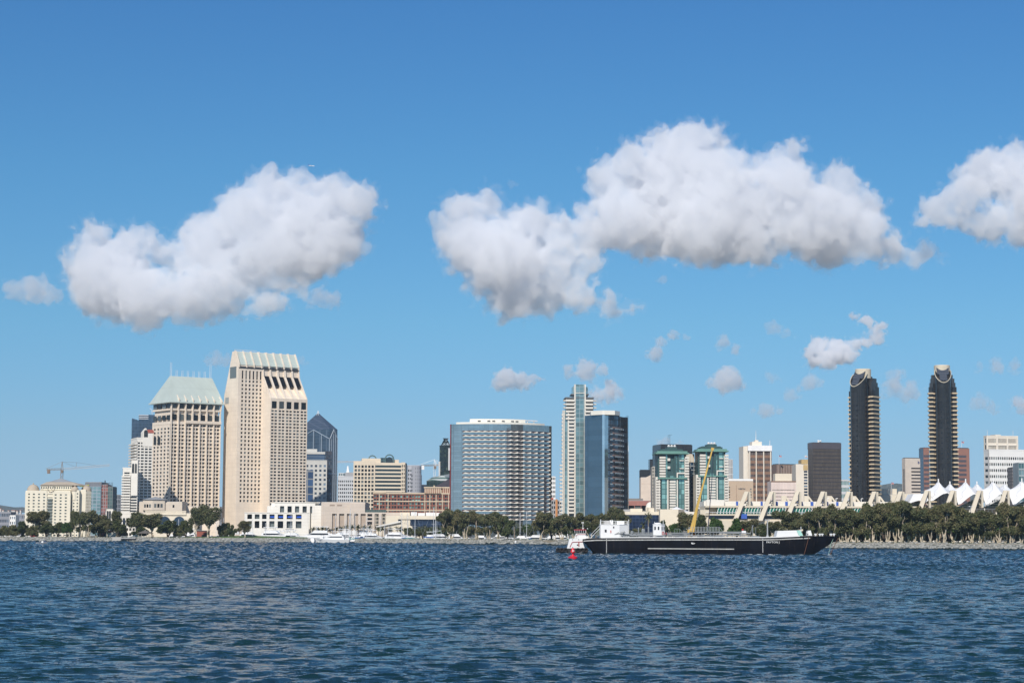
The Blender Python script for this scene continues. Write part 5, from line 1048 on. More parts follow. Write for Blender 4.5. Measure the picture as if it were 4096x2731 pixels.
sail(3722,3812,3754,1919,1965,2008,2,'white peaked tent roof, first tall peak from the left'); sail(3832,3924,3863,1919,1965,2022,2,'white peaked tent roof right of the second dark tower'); sail(3942,4030,3974,1919,1965,2022,2,'white peaked tent roof below the white office block'); sail(4050,4150,4088,1917,1965,2022,2,'white peaked tent roof cut by the right edge')
sail(3770,3850,3800,1924,1965,1975,-26,'smaller rear tent peak in front of the second dark tower'); sail(3880,3960,3908,1924,1965,1975,-26,'smaller rear tent peak against the sky gap'); sail(3985,4070,4018,1926,1965,1975,-26,'smaller rear tent peak below the white office windows')
T=thing('tent_roof',(X(3670,1120),1120,z(2000)),'low flat white fabric roof at the left end of the tents','tent roof','peaked white fabric roofs'); mb=MB()
mb.extr([Vector(fr.q(u(a),1,z(b,a))) for a,b in ((3632,2014),(3652,1975),(3702,1974),(3712,2000),(3700,2010),(3675,2001),(3655,2006))],-fr.n.to_3d()*18); mb.build('membrane',sailm,T)
D=1125; fr=Fr((X(3640,D),D),R(-1)); T=thing('tent_hall',(fr.C.x,fr.C.y,GZ),'hall with green glass gable ends under the white tents','convention centre')
mb=MB(); fr.box(mb,fr.U(3630),fr.U(4240),-34,-2.5,GZ,z(2024,3900)); mb.build('wall',cc,T)
dgl=panel_mat('dark_green_panes',(.03,.07,.06),(.4,.45,.42),20,1.4,rough=.2,lw=.18)
for a,b in ((3640,3700),(3755,3810),(3832,3918),(3945,4028),(4052,4130)): mb=MB(); c=a+(b-a)*.66; mb.extr([Vector(fr.q(fr.U(x),0,z(y,x))) for x,y in ((a,2032),(b,2032),(b,2010 if b<4100 else 2010),(c,1999),(a,2026))],-fr.n.to_3d()*2.4); mb.build('gable_glass',dgl,T)
mb=MB(); fr.box(mb,fr.U(3630),fr.U(4240),-2.4,.6,z(2038,3900),z(2032,3900)); 
for k in range(40): uu_=fr.U(3630)+(fr.U(4240)-fr.U(3630))*k/40; fr.box(mb,uu_,uu_+.5,-1,.4,z(2055,3900),z(2038,3900))
fr.box(mb,fr.U(3630),fr.U(4240),-2,-.5,GZ,z(2055,3900)); mb.build('arcade',ccl,T)
# blue glass pavilion, cream blocks and tent behind the barge
D=1150; fr=Fr((X(2498,D),D),R(0)); u=fr.U; z=lambda py:Z(py,D,2570)
T=thing('glass_pavilion',(fr.C.x,fr.C.y,GZ),'low dark blue glass building with cream roof blocks behind the barge','building')
mb=MB(); fr.box(mb,0,u(2640),-20,-.3,GZ,z(2058)); mb.build('glass_wall',panel_mat('deep_blue_panes',(.02,.035,.08),(.07,.10,.16),1.9,1.9,rough=.12,metal=.4,lw=.1,cellvar=.4),T)
mb=MB(); fr.box(mb,0,u(2640),-20,0,z(2058),z(2045)); fr.box(mb,u(2522),u(2570),-12,-2,z(2045),z(2033)); fr.box(mb,u(2594),u(2617),-10,-1,z(2045),z(2030)); mb.build('parapet',creamw,T)
mb=MB(); mb.box(fr.q(u(2508),-4,z(2042)),(4,3,1.6)); mb.tube(fr.q(u(2577),-3,z(2045)),fr.q(u(2577),-3,z(2041)),.4,.8); mb.build('roof_plant',greyc,T)
D=1140; fr=Fr((X(2640,D),D),R(0)); u=fr.U; z=lambda py:Z(py,D,2680)
T=thing('cream_hall',(fr.C.x,fr.C.y,GZ),'blank cream wall block behind the barge pilot house','building'); mb=MB(); mb.prism([fr.p(0),fr.p(u(2713)),fr.p(u(2745),-12),fr.p(u(2745),-30),fr.p(0,-30)],GZ,z(2036)); mb.build('wall',creamw,T); mb=MB(); fr.box(mb,u(2745),u(2830),-24,-8,GZ,z(2045)); mb.build('low_wall',ccl,T)
T=thing('marquee',(X(2710,1160),1160,z(2036)),'white peaked marquee tent left of the crane boom','tent'); mb=MB(); q=(X(2708,1162),1168); P=[(X(a,1160+b),1160+b) for a,b in ((2672,0),(2742,0),(2765,22),(2690,24))]; mb.prism(P,z(2050)-1,z(2044),top=[(q[0]+.3*a,q[1]+.3*b) for a,b in ((-1,-1),(1,-1),(1,1),(-1,1))] ) if 0 else mb.prism(P,z(2044),z(2024),top=[(q[0]+.4*a,q[1]+.4*b) for a,b in ((-1,-1),(1,-1),(1,1),(-1,1))]); mb.build('canopy',sailm,T); mb=MB()
for p in P: mb.tube((p[0],p[1],GZ),(p[0],p[1],z(2044)+.1),.2)
mb.build('tent_pole',white,T)
# ================================================================ trees (prototypes are copied along the shore)
def leaf_mat(name,c0,c1,c2):
    m=bpy.data.materials.new(name); m.use_nodes=True; n=m.node_tree; N=n.nodes; L=n.links; b=N['Principled BSDF']; b.inputs['Roughness'].default_value=.65; b.inputs['Specular IOR Level'].default_value=.2
    g=N.new('ShaderNodeNewGeometry'); oi=N.new('ShaderNodeObjectInfo'); t=N.new('ShaderNodeTexNoise'); t.inputs['Scale'].default_value=.35; t.inputs['Detail'].default_value=2; L.new(g.outputs['Position'],t.inputs['Vector'])
    a=N.new('ShaderNodeMath'); a.operation='MULTIPLY_ADD'; L.new(g.outputs['Random Per Island'],a.inputs[0]); a.inputs[1].default_value=.35; L.new(t.outputs[0],a.inputs[2])
    a2=N.new('ShaderNodeMath'); a2.operation='MULTIPLY_ADD'; L.new(oi.outputs['Random'],a2.inputs[0]); a2.inputs[1].default_value=.22; L.new(a.outputs[0],a2.inputs[2])
    r=N.new('ShaderNodeValToRGB'); r.color_ramp.elements[0].position=.45; r.color_ramp.elements[0].color=tuple(c0)+(1,); r.color_ramp.elements[1].position=1.0; r.color_ramp.elements[1].color=tuple(c2)+(1,); e=r.color_ramp.elements.new(.72); e.color=tuple(c1)+(1,)
    L.new(a2.outputs[0],r.inputs[0]); L.new(r.outputs[0],b.inputs['Base Color']); return m
lf_pap=leaf_mat('paperbark_leaves',(.040,.054,.022),(.085,.098,.042),(.14,.125,.06)); lf_dk=leaf_mat('dark_leaves',(.026,.042,.016),(.054,.074,.028),(.09,.10,.038)); lf_ol=leaf_mat('olive_leaves',(.048,.062,.026),(.10,.112,.05),(.155,.135,.065)); lf_gr=leaf_mat('green_leaves',(.018,.045,.010),(.04,.085,.018),(.07,.11,.03)); lf_pm=leaf_mat('palm_leaves',(.03,.045,.015),(.06,.08,.03),(.13,.12,.06))
bark_w=mat('pale_bark',(.50,.42,.32),scale=1.5,var=.3); bark_d=mat('dark_bark',(.09,.07,.055),scale=1.5,var=.3); bark_p=mat('palm_bark',(.25,.20,.15),scale=2,var=.3)
def leaves(name,clumps,n,size,m,T,seed,droop=0.0):
    r=np.random.default_rng(seed); C=np.array([c[:3] for c in clumps]); Rr=np.array([c[3] for c in clumps]); w=Rr**2; idx=r.choice(len(C),n,p=w/w.sum())
    d=r.normal(size=(n,3)); d/=np.linalg.norm(d,axis=1)[:,None]; rad=Rr[idx]*r.uniform(.25,1.05,n)**.55
    P=C[idx]+d*rad[:,None]*np.array([1,1,.78]); a=r.normal(size=(n,3)); a[:,2]-=droop; a/=np.linalg.norm(a,axis=1)[:,None]; b=np.cross(a,r.normal(size=(n,3))); b/=np.linalg.norm(b,axis=1)[:,None]
    s=(size*r.uniform(.6,1.3,n))[:,None]; V=np.stack([P-a*s,P+b*s*.5,P+a*s,P-b*s*.5],1).reshape(-1,3); F=np.arange(n*4).reshape(-1,4)
    me=bpy.data.meshes.new(name); me.from_pydata(V.tolist(),[],F.tolist()); me.materials.append(m); o=bpy.data.objects.new(name,me); scene.collection.objects.link(o); o.parent=T; return o
def limb(mb,p,q,r0,r1,rnd,k=3,wob=.12):
    p=Vector(p); q=Vector(q); L_=(q-p).length; pts=[p]+[p.lerp(q,i/k)+Vector((rnd.uniform(-1,1),rnd.uniform(-1,1),rnd.uniform(-.4,.4)))*L_*wob for i in range(1,k)]+[q]
    for i,(a,b) in enumerate(zip(pts,pts[1:])): mb.tube(a,b,r0+(r1-r0)*i/k,r0+(r1-r0)*(i+1)/k,n=6)
    return pts
FAR=Vector((0,-4000,0))
def proto_tree(kind,seed):
    """unit-ish prototypes, built at the origin and placed afterwards"""
    rnd=random.Random(seed); T=thing('tree',(0,0,0),'','tree'); mb=MB(); cl=[]
    if kind=='paperbark':     # 12 m, several pale leaning stems, high feathery crown
        ns=rnd.choice([2,3,3,4])
        for i in range(ns):
            a=6.28*i/ns+rnd.uniform(-.5,.5); sp=rnd.uniform(.8,2.6); m1=(math.cos(a)*sp*.45,math.sin(a)*sp*.45,rnd.uniform(2.0,3.4)); t1=(math.cos(a)*sp*1.3,math.sin(a)*sp*1.3,rnd.uniform(6,8.5))
            limb(mb,(math.cos(a)*.35,math.sin(a)*.35,-.3),m1,.30,.20,rnd); limb(mb,m1,t1,.19,.09,rnd)
            for k in range(3):
                b=rnd.uniform(0,6.28); e=(t1[0]+math.cos(b)*2.0,t1[1]+math.sin(b)*2.0,rnd.uniform(6.5,10.8)); limb(mb,Vector(m1).lerp(Vector(t1),rnd.uniform(.4,1)),e,.09,.04,rnd); cl.append((e[0],e[1],e[2],rnd.uniform(1.2,2.0)))
            cl.append((t1[0],t1[1],t1[2]+1.2,rnd.uniform(1.3,1.9)))
        for _ in range(15): cl.append((rnd.uniform(-3.3,3.3),rnd.uniform(-2.4,2.4),rnd.uniform(3.7,10.8),rnd.uniform(1.0,1.8)))
        mb.build('trunk',bark_w,T); leaves('crown',cl,5200,.42,lf_pap if seed%3 else lf_ol,T,seed,.7)
    elif kind=='gum':        # open eucalyptus 14 m
        limb(mb,(0,0,-.3),(.4,0,4.2),.36,.24,rnd); 
        for k in range(9):
            a=rnd.uniform(0,6.28); e=(math.cos(a)*rnd.uniform(.6,3.6),math.sin(a)*2.2,rnd.uniform(7.5,13)); limb(mb,(.4,0,rnd.uniform(3.4,4.4)),e,.24,.06,rnd,4); cl.append((*e,rnd.uniform(1.7,2.5)))
            f=(e[0]+rnd.uniform(-2,2),e[1],e[2]-rnd.uniform(.5,3)); limb(mb,Vector(e)*.7,f,.1,.04,rnd); cl.append((*f,rnd.uniform(1.3,2.0)))
        mb.build('trunk',bark_w,T); leaves('crown',cl,5200,.40,lf_ol if seed%2 else lf_pap,T,seed,.8)
    elif kind=='round':      # broad dark evergreen 8 m
        for k in range(4):
            a=1.57*k+.4; e=(math.cos(a)*1.6,math.sin(a)*1.4,rnd.uniform(3,4.4)); limb(mb,(0,0,-.3),e,.3,.12,rnd)
        for _ in range(28):
            a=rnd.uniform(0,6.28); q=rnd.uniform(0,3.3); cl.append((math.cos(a)*q,math.sin(a)*q*.8,rnd.uniform(3.0,7.2-.32*q*q*.6),rnd.uniform(.9,1.6)))
        mb.build('trunk',bark_d,T); leaves('crown',cl,5200,.34,[lf_dk,lf_gr,lf_dk][seed%3],T,seed)
    elif kind=='shrub':      # low bushy 5 m
        for k in range(3): limb(mb,(0,0,-.2),(rnd.uniform(-1,1),rnd.uniform(-1,1),2.4),.14,.06,rnd)
        for _ in range(16): a=rnd.uniform(0,6.28); q=rnd.uniform(0,2.6); cl.append((math.cos(a)*q,math.sin(a)*q,rnd.uniform(1.0,4.4-.3*q),rnd.uniform(.7,1.2)))
        mb.build('trunk',bark_d,T); leaves('crown',cl,3600,.30,[lf_dk,lf_ol][seed%2],T,seed)
    elif kind=='palm':
        limb(mb,(0,0,-.3),(.15,0,6.2),.24,.17,rnd,5,.01); mb.build('trunk',bark_p,T); mb=MB()
        for i in range(26):
            a=rnd.uniform(0,6.28); el=rnd.uniform(-.9,1.35); L_=rnd.uniform(1.6,2.2); d=Vector((math.cos(a)*math.cos(el),math.sin(a)*math.cos(el),math.sin(el))); side=d.cross(Vector((0,0,1))).normalized()
            p=Vector((.15,0,6.2)); pts=[]
            for k in range(6): pts.append(p.copy()); p=p+d*L_/5; d=(d+Vector((0,0,-.2))).normalized()
            for k in range(5):
                wd=.34*(1-abs(k-1.5)/5); wn=.34*(1-abs(k-.5)/5)
                for sg in (-1,1): mb.add([pts[k],pts[k+1],pts[k+1]+side*sg*wn+Vector((0,0,-.16)),pts[k]+side*sg*wd*.8+Vector((0,0,-.16))],[(0,1,2,3)])
        mb.build('crown',lf_pm,T)
    return T
PT={k:[proto_tree(k,s) for s in ss] for k,ss in {'paperbark':(11,12,13,14,15),'gum':(21,22,23),'round':(31,32,33),'shrub':(41,42),'palm':(51,52)}.items()}
HT={'paperbark':11.4,'gum':14.0,'round':7.9,'shrub':5.1,'palm':8.0}
WT={'paperbark':8.0,'gum':8.5,'round':8.6,'shrub':6.8,'palm':4.0}
used=set(); trnd=random.Random(99)
NM={'paperbark':'paperbark_tree','gum':'gum_tree','round':'evergreen_tree','shrub':'low_tree','palm':'palm_tree'}
def tree(kind,px,ytop,label,group=None,w=None,D=None,back=6,ybase=None):
    D=D or shoreD(px)+back; zt=Z(ytop,D,px); h=zt-GZ; s=h/HT[kind]; sx=s if w is None else (w*D/FPX)/WT[kind]
    sx=max(.6*s,min(1.7*s,sx)); i=trnd.randrange(len(PT[kind])); p=PT[kind][i]
    t=dup(p,(X(px,D,2140),D,GZ),trnd.uniform(0,6.28),(sx,sx,s),label,group); t.name=NM[kind]; t['category']='palm' if kind=='palm' else 'tree'
    if group is None and 'group' in t: del t['group']
    return t
TL=[ # kind, x, top y, width px, label, back
('gum',150,2042,95,'big grey-green spreading tree in front of the domed hotel',14),
('shrub',12,2092,70,None,10),('shrub',52,2088,70,None,12),('round',92,2082,70,None,12),('shrub',128,2090,60,None,8),
('round',185,2088,70,None,12),('round',232,2086,80,None,14),('round',270,2084,60,None,12),
('gum',298,2041,36,'slim tall pale trunked tree at the right corner of the domed hotel',8),
('paperbark',326,2052,60,'white trunked tree with several stems right of the domed hotel',8),('paperbark',352,2046,60,'white trunked tree in front of the scaffolded building site',8),
('paperbark',383,2058,50,None,12),('round',400,2084,80,None,16),('gum',428,2075,50,'thin pale trunked tree left of the small white lighthouse',8),('gum',462,2042,50,'tall narrow tree before the low terraced wing',14),('round',470,2078,70,None,12),('shrub',490,2095,40,None,20),
('gum',548,2046,85,'wide tall tree left of the beige terrace pavilion',16),('gum',605,2052,90,'broad tree in front of the beige terrace pavilion',16),('shrub',565,2100,80,None,12),
('round',672,2078,95,'very dark round tree with splayed stems on the lawn edge',6),('shrub',715,2100,50,None,10),('round',742,2078,60,'bright green round tree by the arched windows',30),
('gum',782,2032,65,'tall airy pale trunked tree below the green roofed tower',8),('gum',832,2018,95,'tallest airy tree, below the gap between the two hotel towers',10),
('shrub',892,2076,60,'low feathery palm-like bush right of the tallest airy tree',30),('shrub',925,2096,50,None,30),('gum',975,2082,60,'small reddish tree with yellow stems at the white podium corner',8),
('paperbark',1786,2042,70,'leaning white trunked tree at the left foot of the curved hotel',7),('paperbark',1806,2040,60,'tall paperbark beside the leaning one at the curved hotel',8),('paperbark',1862,2045,80,None,8),('paperbark',1908,2048,70,None,8),('paperbark',1955,2052,70,None,7),('paperbark',1993,2052,66,None,8),('shrub',2028,2062,60,'thin sloping tree at the right end of the curved hotel grove',7),
('paperbark',2162,2050,80,'isolated paperbark at the right foot of the curved hotel',7),('round',2205,2062,60,None,28),('paperbark',2218,2078,40,None,7),('paperbark',2248,2060,66,None,7),('paperbark',2292,2062,70,None,10),('paperbark',2328,2058,60,None,9),('paperbark',2362,2056,70,None,10),('paperbark',2405,2052,60,None,14),('gum',2452,2030,75,'tall full tree behind the white barge deckhouse',24),('paperbark',2490,2052,60,None,18),('shrub',2540,2100,60,None,20),
('round',2655,2078,66,None,20),('round',2705,2086,66,None,20),('gum',2742,2052,80,'brown-green tree left of the crane boom',24),('round',2800,2054,85,'large dark tree right of the crane boom',20),('round',2862,2064,80,None,20),('round',2950,2068,90,'dark rounded tree under the convention centre front',18),('gum',3005,2078,80,None,22),('round',3052,2092,80,None,20),('gum',3098,2084,70,None,22),('paperbark',3155,2042,80,'separate tree in front of the third buttress',16),('paperbark',3205,2070,60,None,14),
]
for k,x,y,w,l,b in TL:
    g=None; b=min(b,20) if 700<x<2330 else b
    if l is None:
        if x<520: g,l='trees in the park at the far left','tree in the dense dark row along the far left shore'
        elif x<1000: g,l='bushy trees by the hotel lawn','bushy tree on the lawn edge below the hotel towers'
        elif x<2210: g,l='paperbarks before the curved hotel','white trunked paperbark in the row before the curved hotel'
        elif x<2560: g,l='paperbarks behind the tug and deckhouse','white trunked tree in the row behind the tug and deckhouse'
        else: g,l='trees behind the barge','dark tree in the row behind the long black barge'
    tree(k,x,y,l,g,w,back=b)
gr=random.Random(4)
def prof(x):
    P=[(3230,2050),(3280,2032),(3340,2026),(3400,2034),(3440,2028),(3500,2006),(3560,2000),(3600,2012),(3650,2018),(3690,2034),(3740,2008),(3790,2016),(3830,2034),(3880,2040),(3930,2050),(3975,2045),(4030,2022),(4100,2030),(4200,2030)]
    for (a,b),(c,d) in zip(P,P[1:]):
        if x<=c: return b+(d-b)*(x-a)/(c-a)
    return P[-1][1]
x=3238
while x<4130:
    gap=3935<x<3975
    if not gap or gr.random()<.5:
        tree('paperbark',x,prof(x)+gr.uniform(-7,15)+(10 if gap else 0),'pale trunked paperbark in the long grove on the right shore','paperbarks in the right shore grove',gr.uniform(58,100),back=gr.uniform(6,12))
    x+=gr.uniform(24,38)
x=3250
while x<4130:
    if not 3930<x<3985: tree('paperbark' if gr.random()<.6 else 'round',x,prof(x)+gr.uniform(8,22),'shaded tree in the back row of the right shore grove','back row of the right shore grove',gr.uniform(75,95),back=gr.uniform(24,40))
    x+=gr.uniform(38,55)
x=3245  # shrub row added to make the dark, shaded backdrop behind the trunks
while x<4140:
    tree('shrub',x,2100+gr.uniform(-8,10),'dark shrub added for the shade behind the right shore grove trunks','shrubs added for the dark behind the right shore grove',gr.uniform(60,80),back=gr.uniform(42,50)); x+=gr.uniform(26,36)
tree('palm',3812,2018,'feathery palm top poking from the right shore grove',None,50,back=45)
for x,y,l in ((2592,2042,'tall fan palm in front of the blue glass building'),(2573,2082,'shorter fan palm beside the tall one at the blue glass building')): tree('palm',x,y,l,None,30,back=45)
for i,(x,y) in enumerate([(1255,2104),(1274,2107),(1290,2103),(1306,2106),(1320,2112),(1348,2104),(1366,2103),(1385,2096),(1410,2095),(1432,2096),(1456,2097),(1478,2098),(1514,2104),(1530,2106),(1562,2106),(1588,2102),(1602,2104),(1620,2108),(1680,2102),(1698,2100),(1716,2102),(1735,2106),(2198,2064),(2058,2078)]):
    l='palm in the row before the beige marina halls'; tree('palm',x,y,l if x<1900 else ('palm behind the right end of the curved hotel' if x<2100 else 'palm between the curved hotel and the slim stepped tower'),'palms along the marina front' if x<1900 else None,36,back=104)
for x,y in ((1640,2108),(1665,2112),(1690,2112),(1720,2110),(1748,2104),(1770,2112),(2085,2095),(2110,2090),(2128,2098),(2175,2085),(2235,2090),(2270,2092),(2310,2094),(2345,2092),(2385,2088),(2420,2092),(2500,2095),(1830,2100),(1880,2104),(1935,2106)): tree('round',x,y,'low green tree filling the row behind the marina','low trees behind the marina',50,back=102)
for k in PT.values():
    for p in k:
        for c in list(p.children): bpy.data.objects.remove(c)
        bpy.data.objects.remove(p)
# ================================================================ boats, gazebo, lamps, cranes
gel=mat('white_gelcoat',(.80,.80,.79),rough=.25,var=.03); tint=mat('tinted_glass',(.015,.02,.03),rough=.08); navyc=mat('navy_canvas',(.015,.02,.05)); alu=mat('aluminium',(.6,.61,.62),rough=.35,metal=.6,var=.03); blackp=mat('black_rubber',(.012,.012,.013),rough=.8,var=.2)
def hullmesh(mb,L_,B,H,rake=.18,n=10,deckfall=.12):
    vs=[]
    for i in range(n+1):
        s=i/n; x=-L_/2+L_*s; w=B/2*(1-max(0,(s-.45)/.55)**2.2); h=H*(1-deckfall+deckfall*2*s*s); x2=x-(L_*rake*(s**3)); 
        vs+= [(x,-w,h),(x2,-w*.72,0),(x2,-w*.2,-.5),(x2,w*.2,-.5),(x2,w*.72,0),(x,w,h)]
    fs=[(i*6+j,(i+1)*6+j,(i+1)*6+j+1,i*6+j+1)[::-1] for i in range(n) for j in range(5)]+[(i*6+5,(i+1)*6+5,(i+1)*6,i*6)[::-1] for i in range(n)]+[(0,1,2,3,4,5)[::-1],tuple(n*6+k for k in range(6))]
    mb.add(vs,fs)
def yacht(kind):
    T=thing('motor_yacht',(0,0,0),'','boat'); L_=[14,11,16,9][kind]; B=L_*.27; H=[1.7,1.4,2.0,1.1][kind]
    mb=MB(); hullmesh(mb,L_,B,H); mb.build('hull',gel,T)
    w=B*.34; mb=MB(); prof=[(-L_*.36,H*.9),(-L_*.33,H+1.5),(L_*.02,H+1.5),(L_*.2,H+.55),(L_*.36,H*.95)]; mb.extr([Vector((a,-w,b)) for a,b in prof],(0,2*w,0)); mb.build('cabin',gel,T)
    mb=MB(); prof=[(-L_*.30,H+.75),(-L_*.29,H+1.25),(L_*.03,H+1.25),(L_*.15,H+.72)]; mb.extr([Vector((a,-w-.04,b)) for a,b in prof],(0,2*w+.08,0)); mb.build('cabin_window',tint,T)
    mb=MB(); z=H+1.5
    if kind!=3:
        mb.extr([Vector((a,-w*.8,b)) for a,b in ((-L_*.28,z),(-L_*.28,z+.7),(-L_*.02,z+.75),(L_*.06,z))],(0,1.6*w,0)); mb.build('flybridge',gel,T); mb=MB()
        mb.extr([Vector((a,-w*.8,b)) for a,b in ((-L_*.30,z+1.9),(-L_*.30,z+2.1),(-L_*.02,z+2.1),(-L_*.0,z+1.9))],(0,1.6*w,0)); mb.build('canopy',navyc if kind==1 else gel,T); mb=MB()
        for a in (-L_*.26,-L_*.05):
            for s in (-1,1): mb.tube((a-.4,s*w*.7,z+.6),(a,s*w*.7,z+1.9),.07,n=4)
        mb.tube((-L_*.2,0,z+2.1),(-L_*.22,0,z+3.4),.06,n=4)
    for i in range(6): mb.tube((L_*.15+i*L_*.06,-B*.36*(1-i*.12),H),(L_*.15+i*L_*.06,-B*.36*(1-i*.12),H+.9),.03,n=4)
    mb.tube((L_*.12,-B*.38,H+.85),(L_*.47,-.1,H+1.0),.04,n=4); mb.build('railing',alu,T); return T
def sailboat(kind):
    T=thing('sailboat',(0,0,0),'','sailboat'); L_=[12,10,13][kind]; H=1.15; mb=MB(); hullmesh(mb,L_,3.2,H,.22); mb.build('hull',[gel,gel,mat('navy_hull',(.015,.02,.05),rough=.25)][kind],T)
    mb=MB(); mb.extr([Vector((a,-.9,b)) for a,b in ((-L_*.2,H*.9),(-L_*.18,H+.6),(L_*.12,H+.5),(L_*.22,H*.95))],(0,1.8,0)); mb.build('cabin',gel,T)
    h=[15,12.5,17][kind]; mb=MB(); mb.tube((L_*.06,0,H),(L_*.06,0,h),.13,.10); mb.tube((L_*.06-1,0,h*.55),(L_*.06+1,0,h*.55),.05,n=4); mb.build('mast',steelw,T)
    mb=MB(); mb.tube((L_*.06,0,H+1.5),(-L_*.36,0,H+1.6),.28,.2,n=8); mb.build('furled_sail',[mat('blue_canvas',(.03,.10,.30)),gel,mat('teal_canvas',(.02,.25,.22))][kind],T)
    mb=MB(); mb.tube((L_*.06,0,h),(L_*.48,0,H+.2),.035,n=3); mb.tube((L_*.06,0,h),(-L_*.48,0,H+.2),.035,n=3)
    for s in (-1,1): mb.tube((L_*.06,0,h*.9),(L_*.02,s*1.5,H),.03,n=3)
    mb.build('rigging',alu,T); return T
YP=[yacht(i) for i in range(4)]; SP=[sailboat(i) for i in range(3)]; brd=random.Random(8)
def put(p,px,D,rz,s,label,group=None,name=None,z=0.0):
    t=dup(p,(X(px,D,2140),D,z),rz,s,label,group); t.name=name or p.name.split('.')[0]; return t
GM='motor yachts moored in the marina'; GS='sailboats moored in the marina'
for px in (530,): put(YP[0],px,shoreD(px)+14,R(170),.9,'white motor yacht moored behind the pier left of the gazebo',None,z=.9)
for px in (710,745,775,820,1545,1600,1700,1745,1775): put(YP[brd.randrange(4)],px+brd.uniform(-6,6),shoreD(px)+62,R(brd.choice([8,172,200,-20])),brd.uniform(1.3,1.6),'white motor yacht moored behind the lawn, partly hidden by trees','yachts half hidden behind the lawn')
for i,px in enumerate((882,1010,1070,1108,1140,1185,1215,1256,1300,1350,1382,1440,1475,1502)): put(YP[(i*3+1)%4],px,shoreD(px)+58+brd.uniform(0,16),R(brd.choice([5,175,188,-8])),brd.uniform(1.45,1.8),'white motor yacht in the packed marina row before the white podium' if px<1240 else 'white motor yacht in the packed marina row before the beige halls',GM)
put(YP[3],1254,1176,R(85),1.15,'white boat stern moored in the harbour mouth beside the left rocks'); put(YP[2],1330,1168,R(176),1.25,'largest white motor yacht across the harbour mouth'); put(YP[1],1292,1180,R(80),1.0,'small white cruiser squeezed in the harbour mouth'); put(SP[2],1402,1176,R(172),1.0,'dark hulled sailboat at the right side of the harbour mouth')
for i,(px,) in enumerate([(x,) for x in (1835,1870,1905,1950,1990,2030,2075,2105,2135,2180,2200,2225,2255,2300,2350)]): put(YP[(i*2+1)%4],px+brd.uniform(-5,5),shoreD(px)+52,R(brd.choice([5,175,160])),brd.uniform(1.35,1.6),'white motor yacht behind the paperbarks of the curved hotel' if px<2150 else 'white motor yacht behind the trees left of the tug','yachts behind the curved hotel grove' if px<2150 else 'yachts left of the tug')
for i,(px,yt) in enumerate(((866,2078),(870,2082),(882,2078),(898,2070),(718,2075),(974,2066),(1014,2076),(1065,2090),(1158,2050),(1336,2056),(1388,2078),(1400,2030),(1425,2050),(1472,2068),(1526,2060),(1612,2050),(1634,2052),(1654,2046),(1728,2030),(1742,2060),(1752,2068),(2086,2050),(2111,2042),(2270,2030),(2151,2050),(3065,2100),(1538,2085),(1558,2100),(1452,2092))):
    D=shoreD(px)+52; k=i%3; h=Z(yt,D,px); p=SP[k]; s=h/[15,12.5,17][k]; t=put(p,px,D,R(brd.choice([0,180,20,160,90])),(min(s,1.2),min(s,1.2),s),'sailboat mast and rigging rising from the marina','sailboats with bare masts in the marina' if px<2000 else 'sailboats by the curved hotel')
    if px>2000: t['label']='sailboat mast standing between the trees near the curved hotel'
for p in YP+SP:
    for c in list(p.children): bpy.data.objects.remove(c)
    bpy.data.objects.remove(p)
# open fishing boat on the water at the left
D=960; x0=178; T=thing('fishing_boat',(X(x0,D),D,0),'small white open motorboat with two people on the water at far left','boat')
mb=MB(); h_=MB(); hullmesh(mb,6.2,2.1,.75); hm=mb; 
hm.v=[(v[0]+X(x0,D),v[1]+D,v[2]+.22) for v in hm.v]; hm.build('hull',gel,T); mb=MB(); mb.box((X(x0,D),D,.62),(5.4,2.16,.16)); mb.build('stripe',navyc,T)
mb=MB(); mb.box((X(x0,D)-.2,D,1.15),(.9,.8,.8)); mb.build('console',gel,T); mb=MB()
for a in (-.6,.4):
    for b in (-.6,.6): mb.tube((X(x0,D)+a-.2,D+b,.9),(X(x0,D)+a-.2,D+b,2.3),.05,n=4)
mb.build('post',alu,T); mb=MB(); mb.box((X(x0,D)-.3,D,2.34),(1.7,1.5,.1)); mb.build('canopy',gel,T); mb=MB(); mb.box((X(x0,D)-3.2,D,.75),(.4,.4,.9)); mb.build('outboard_motor',blackp,T)
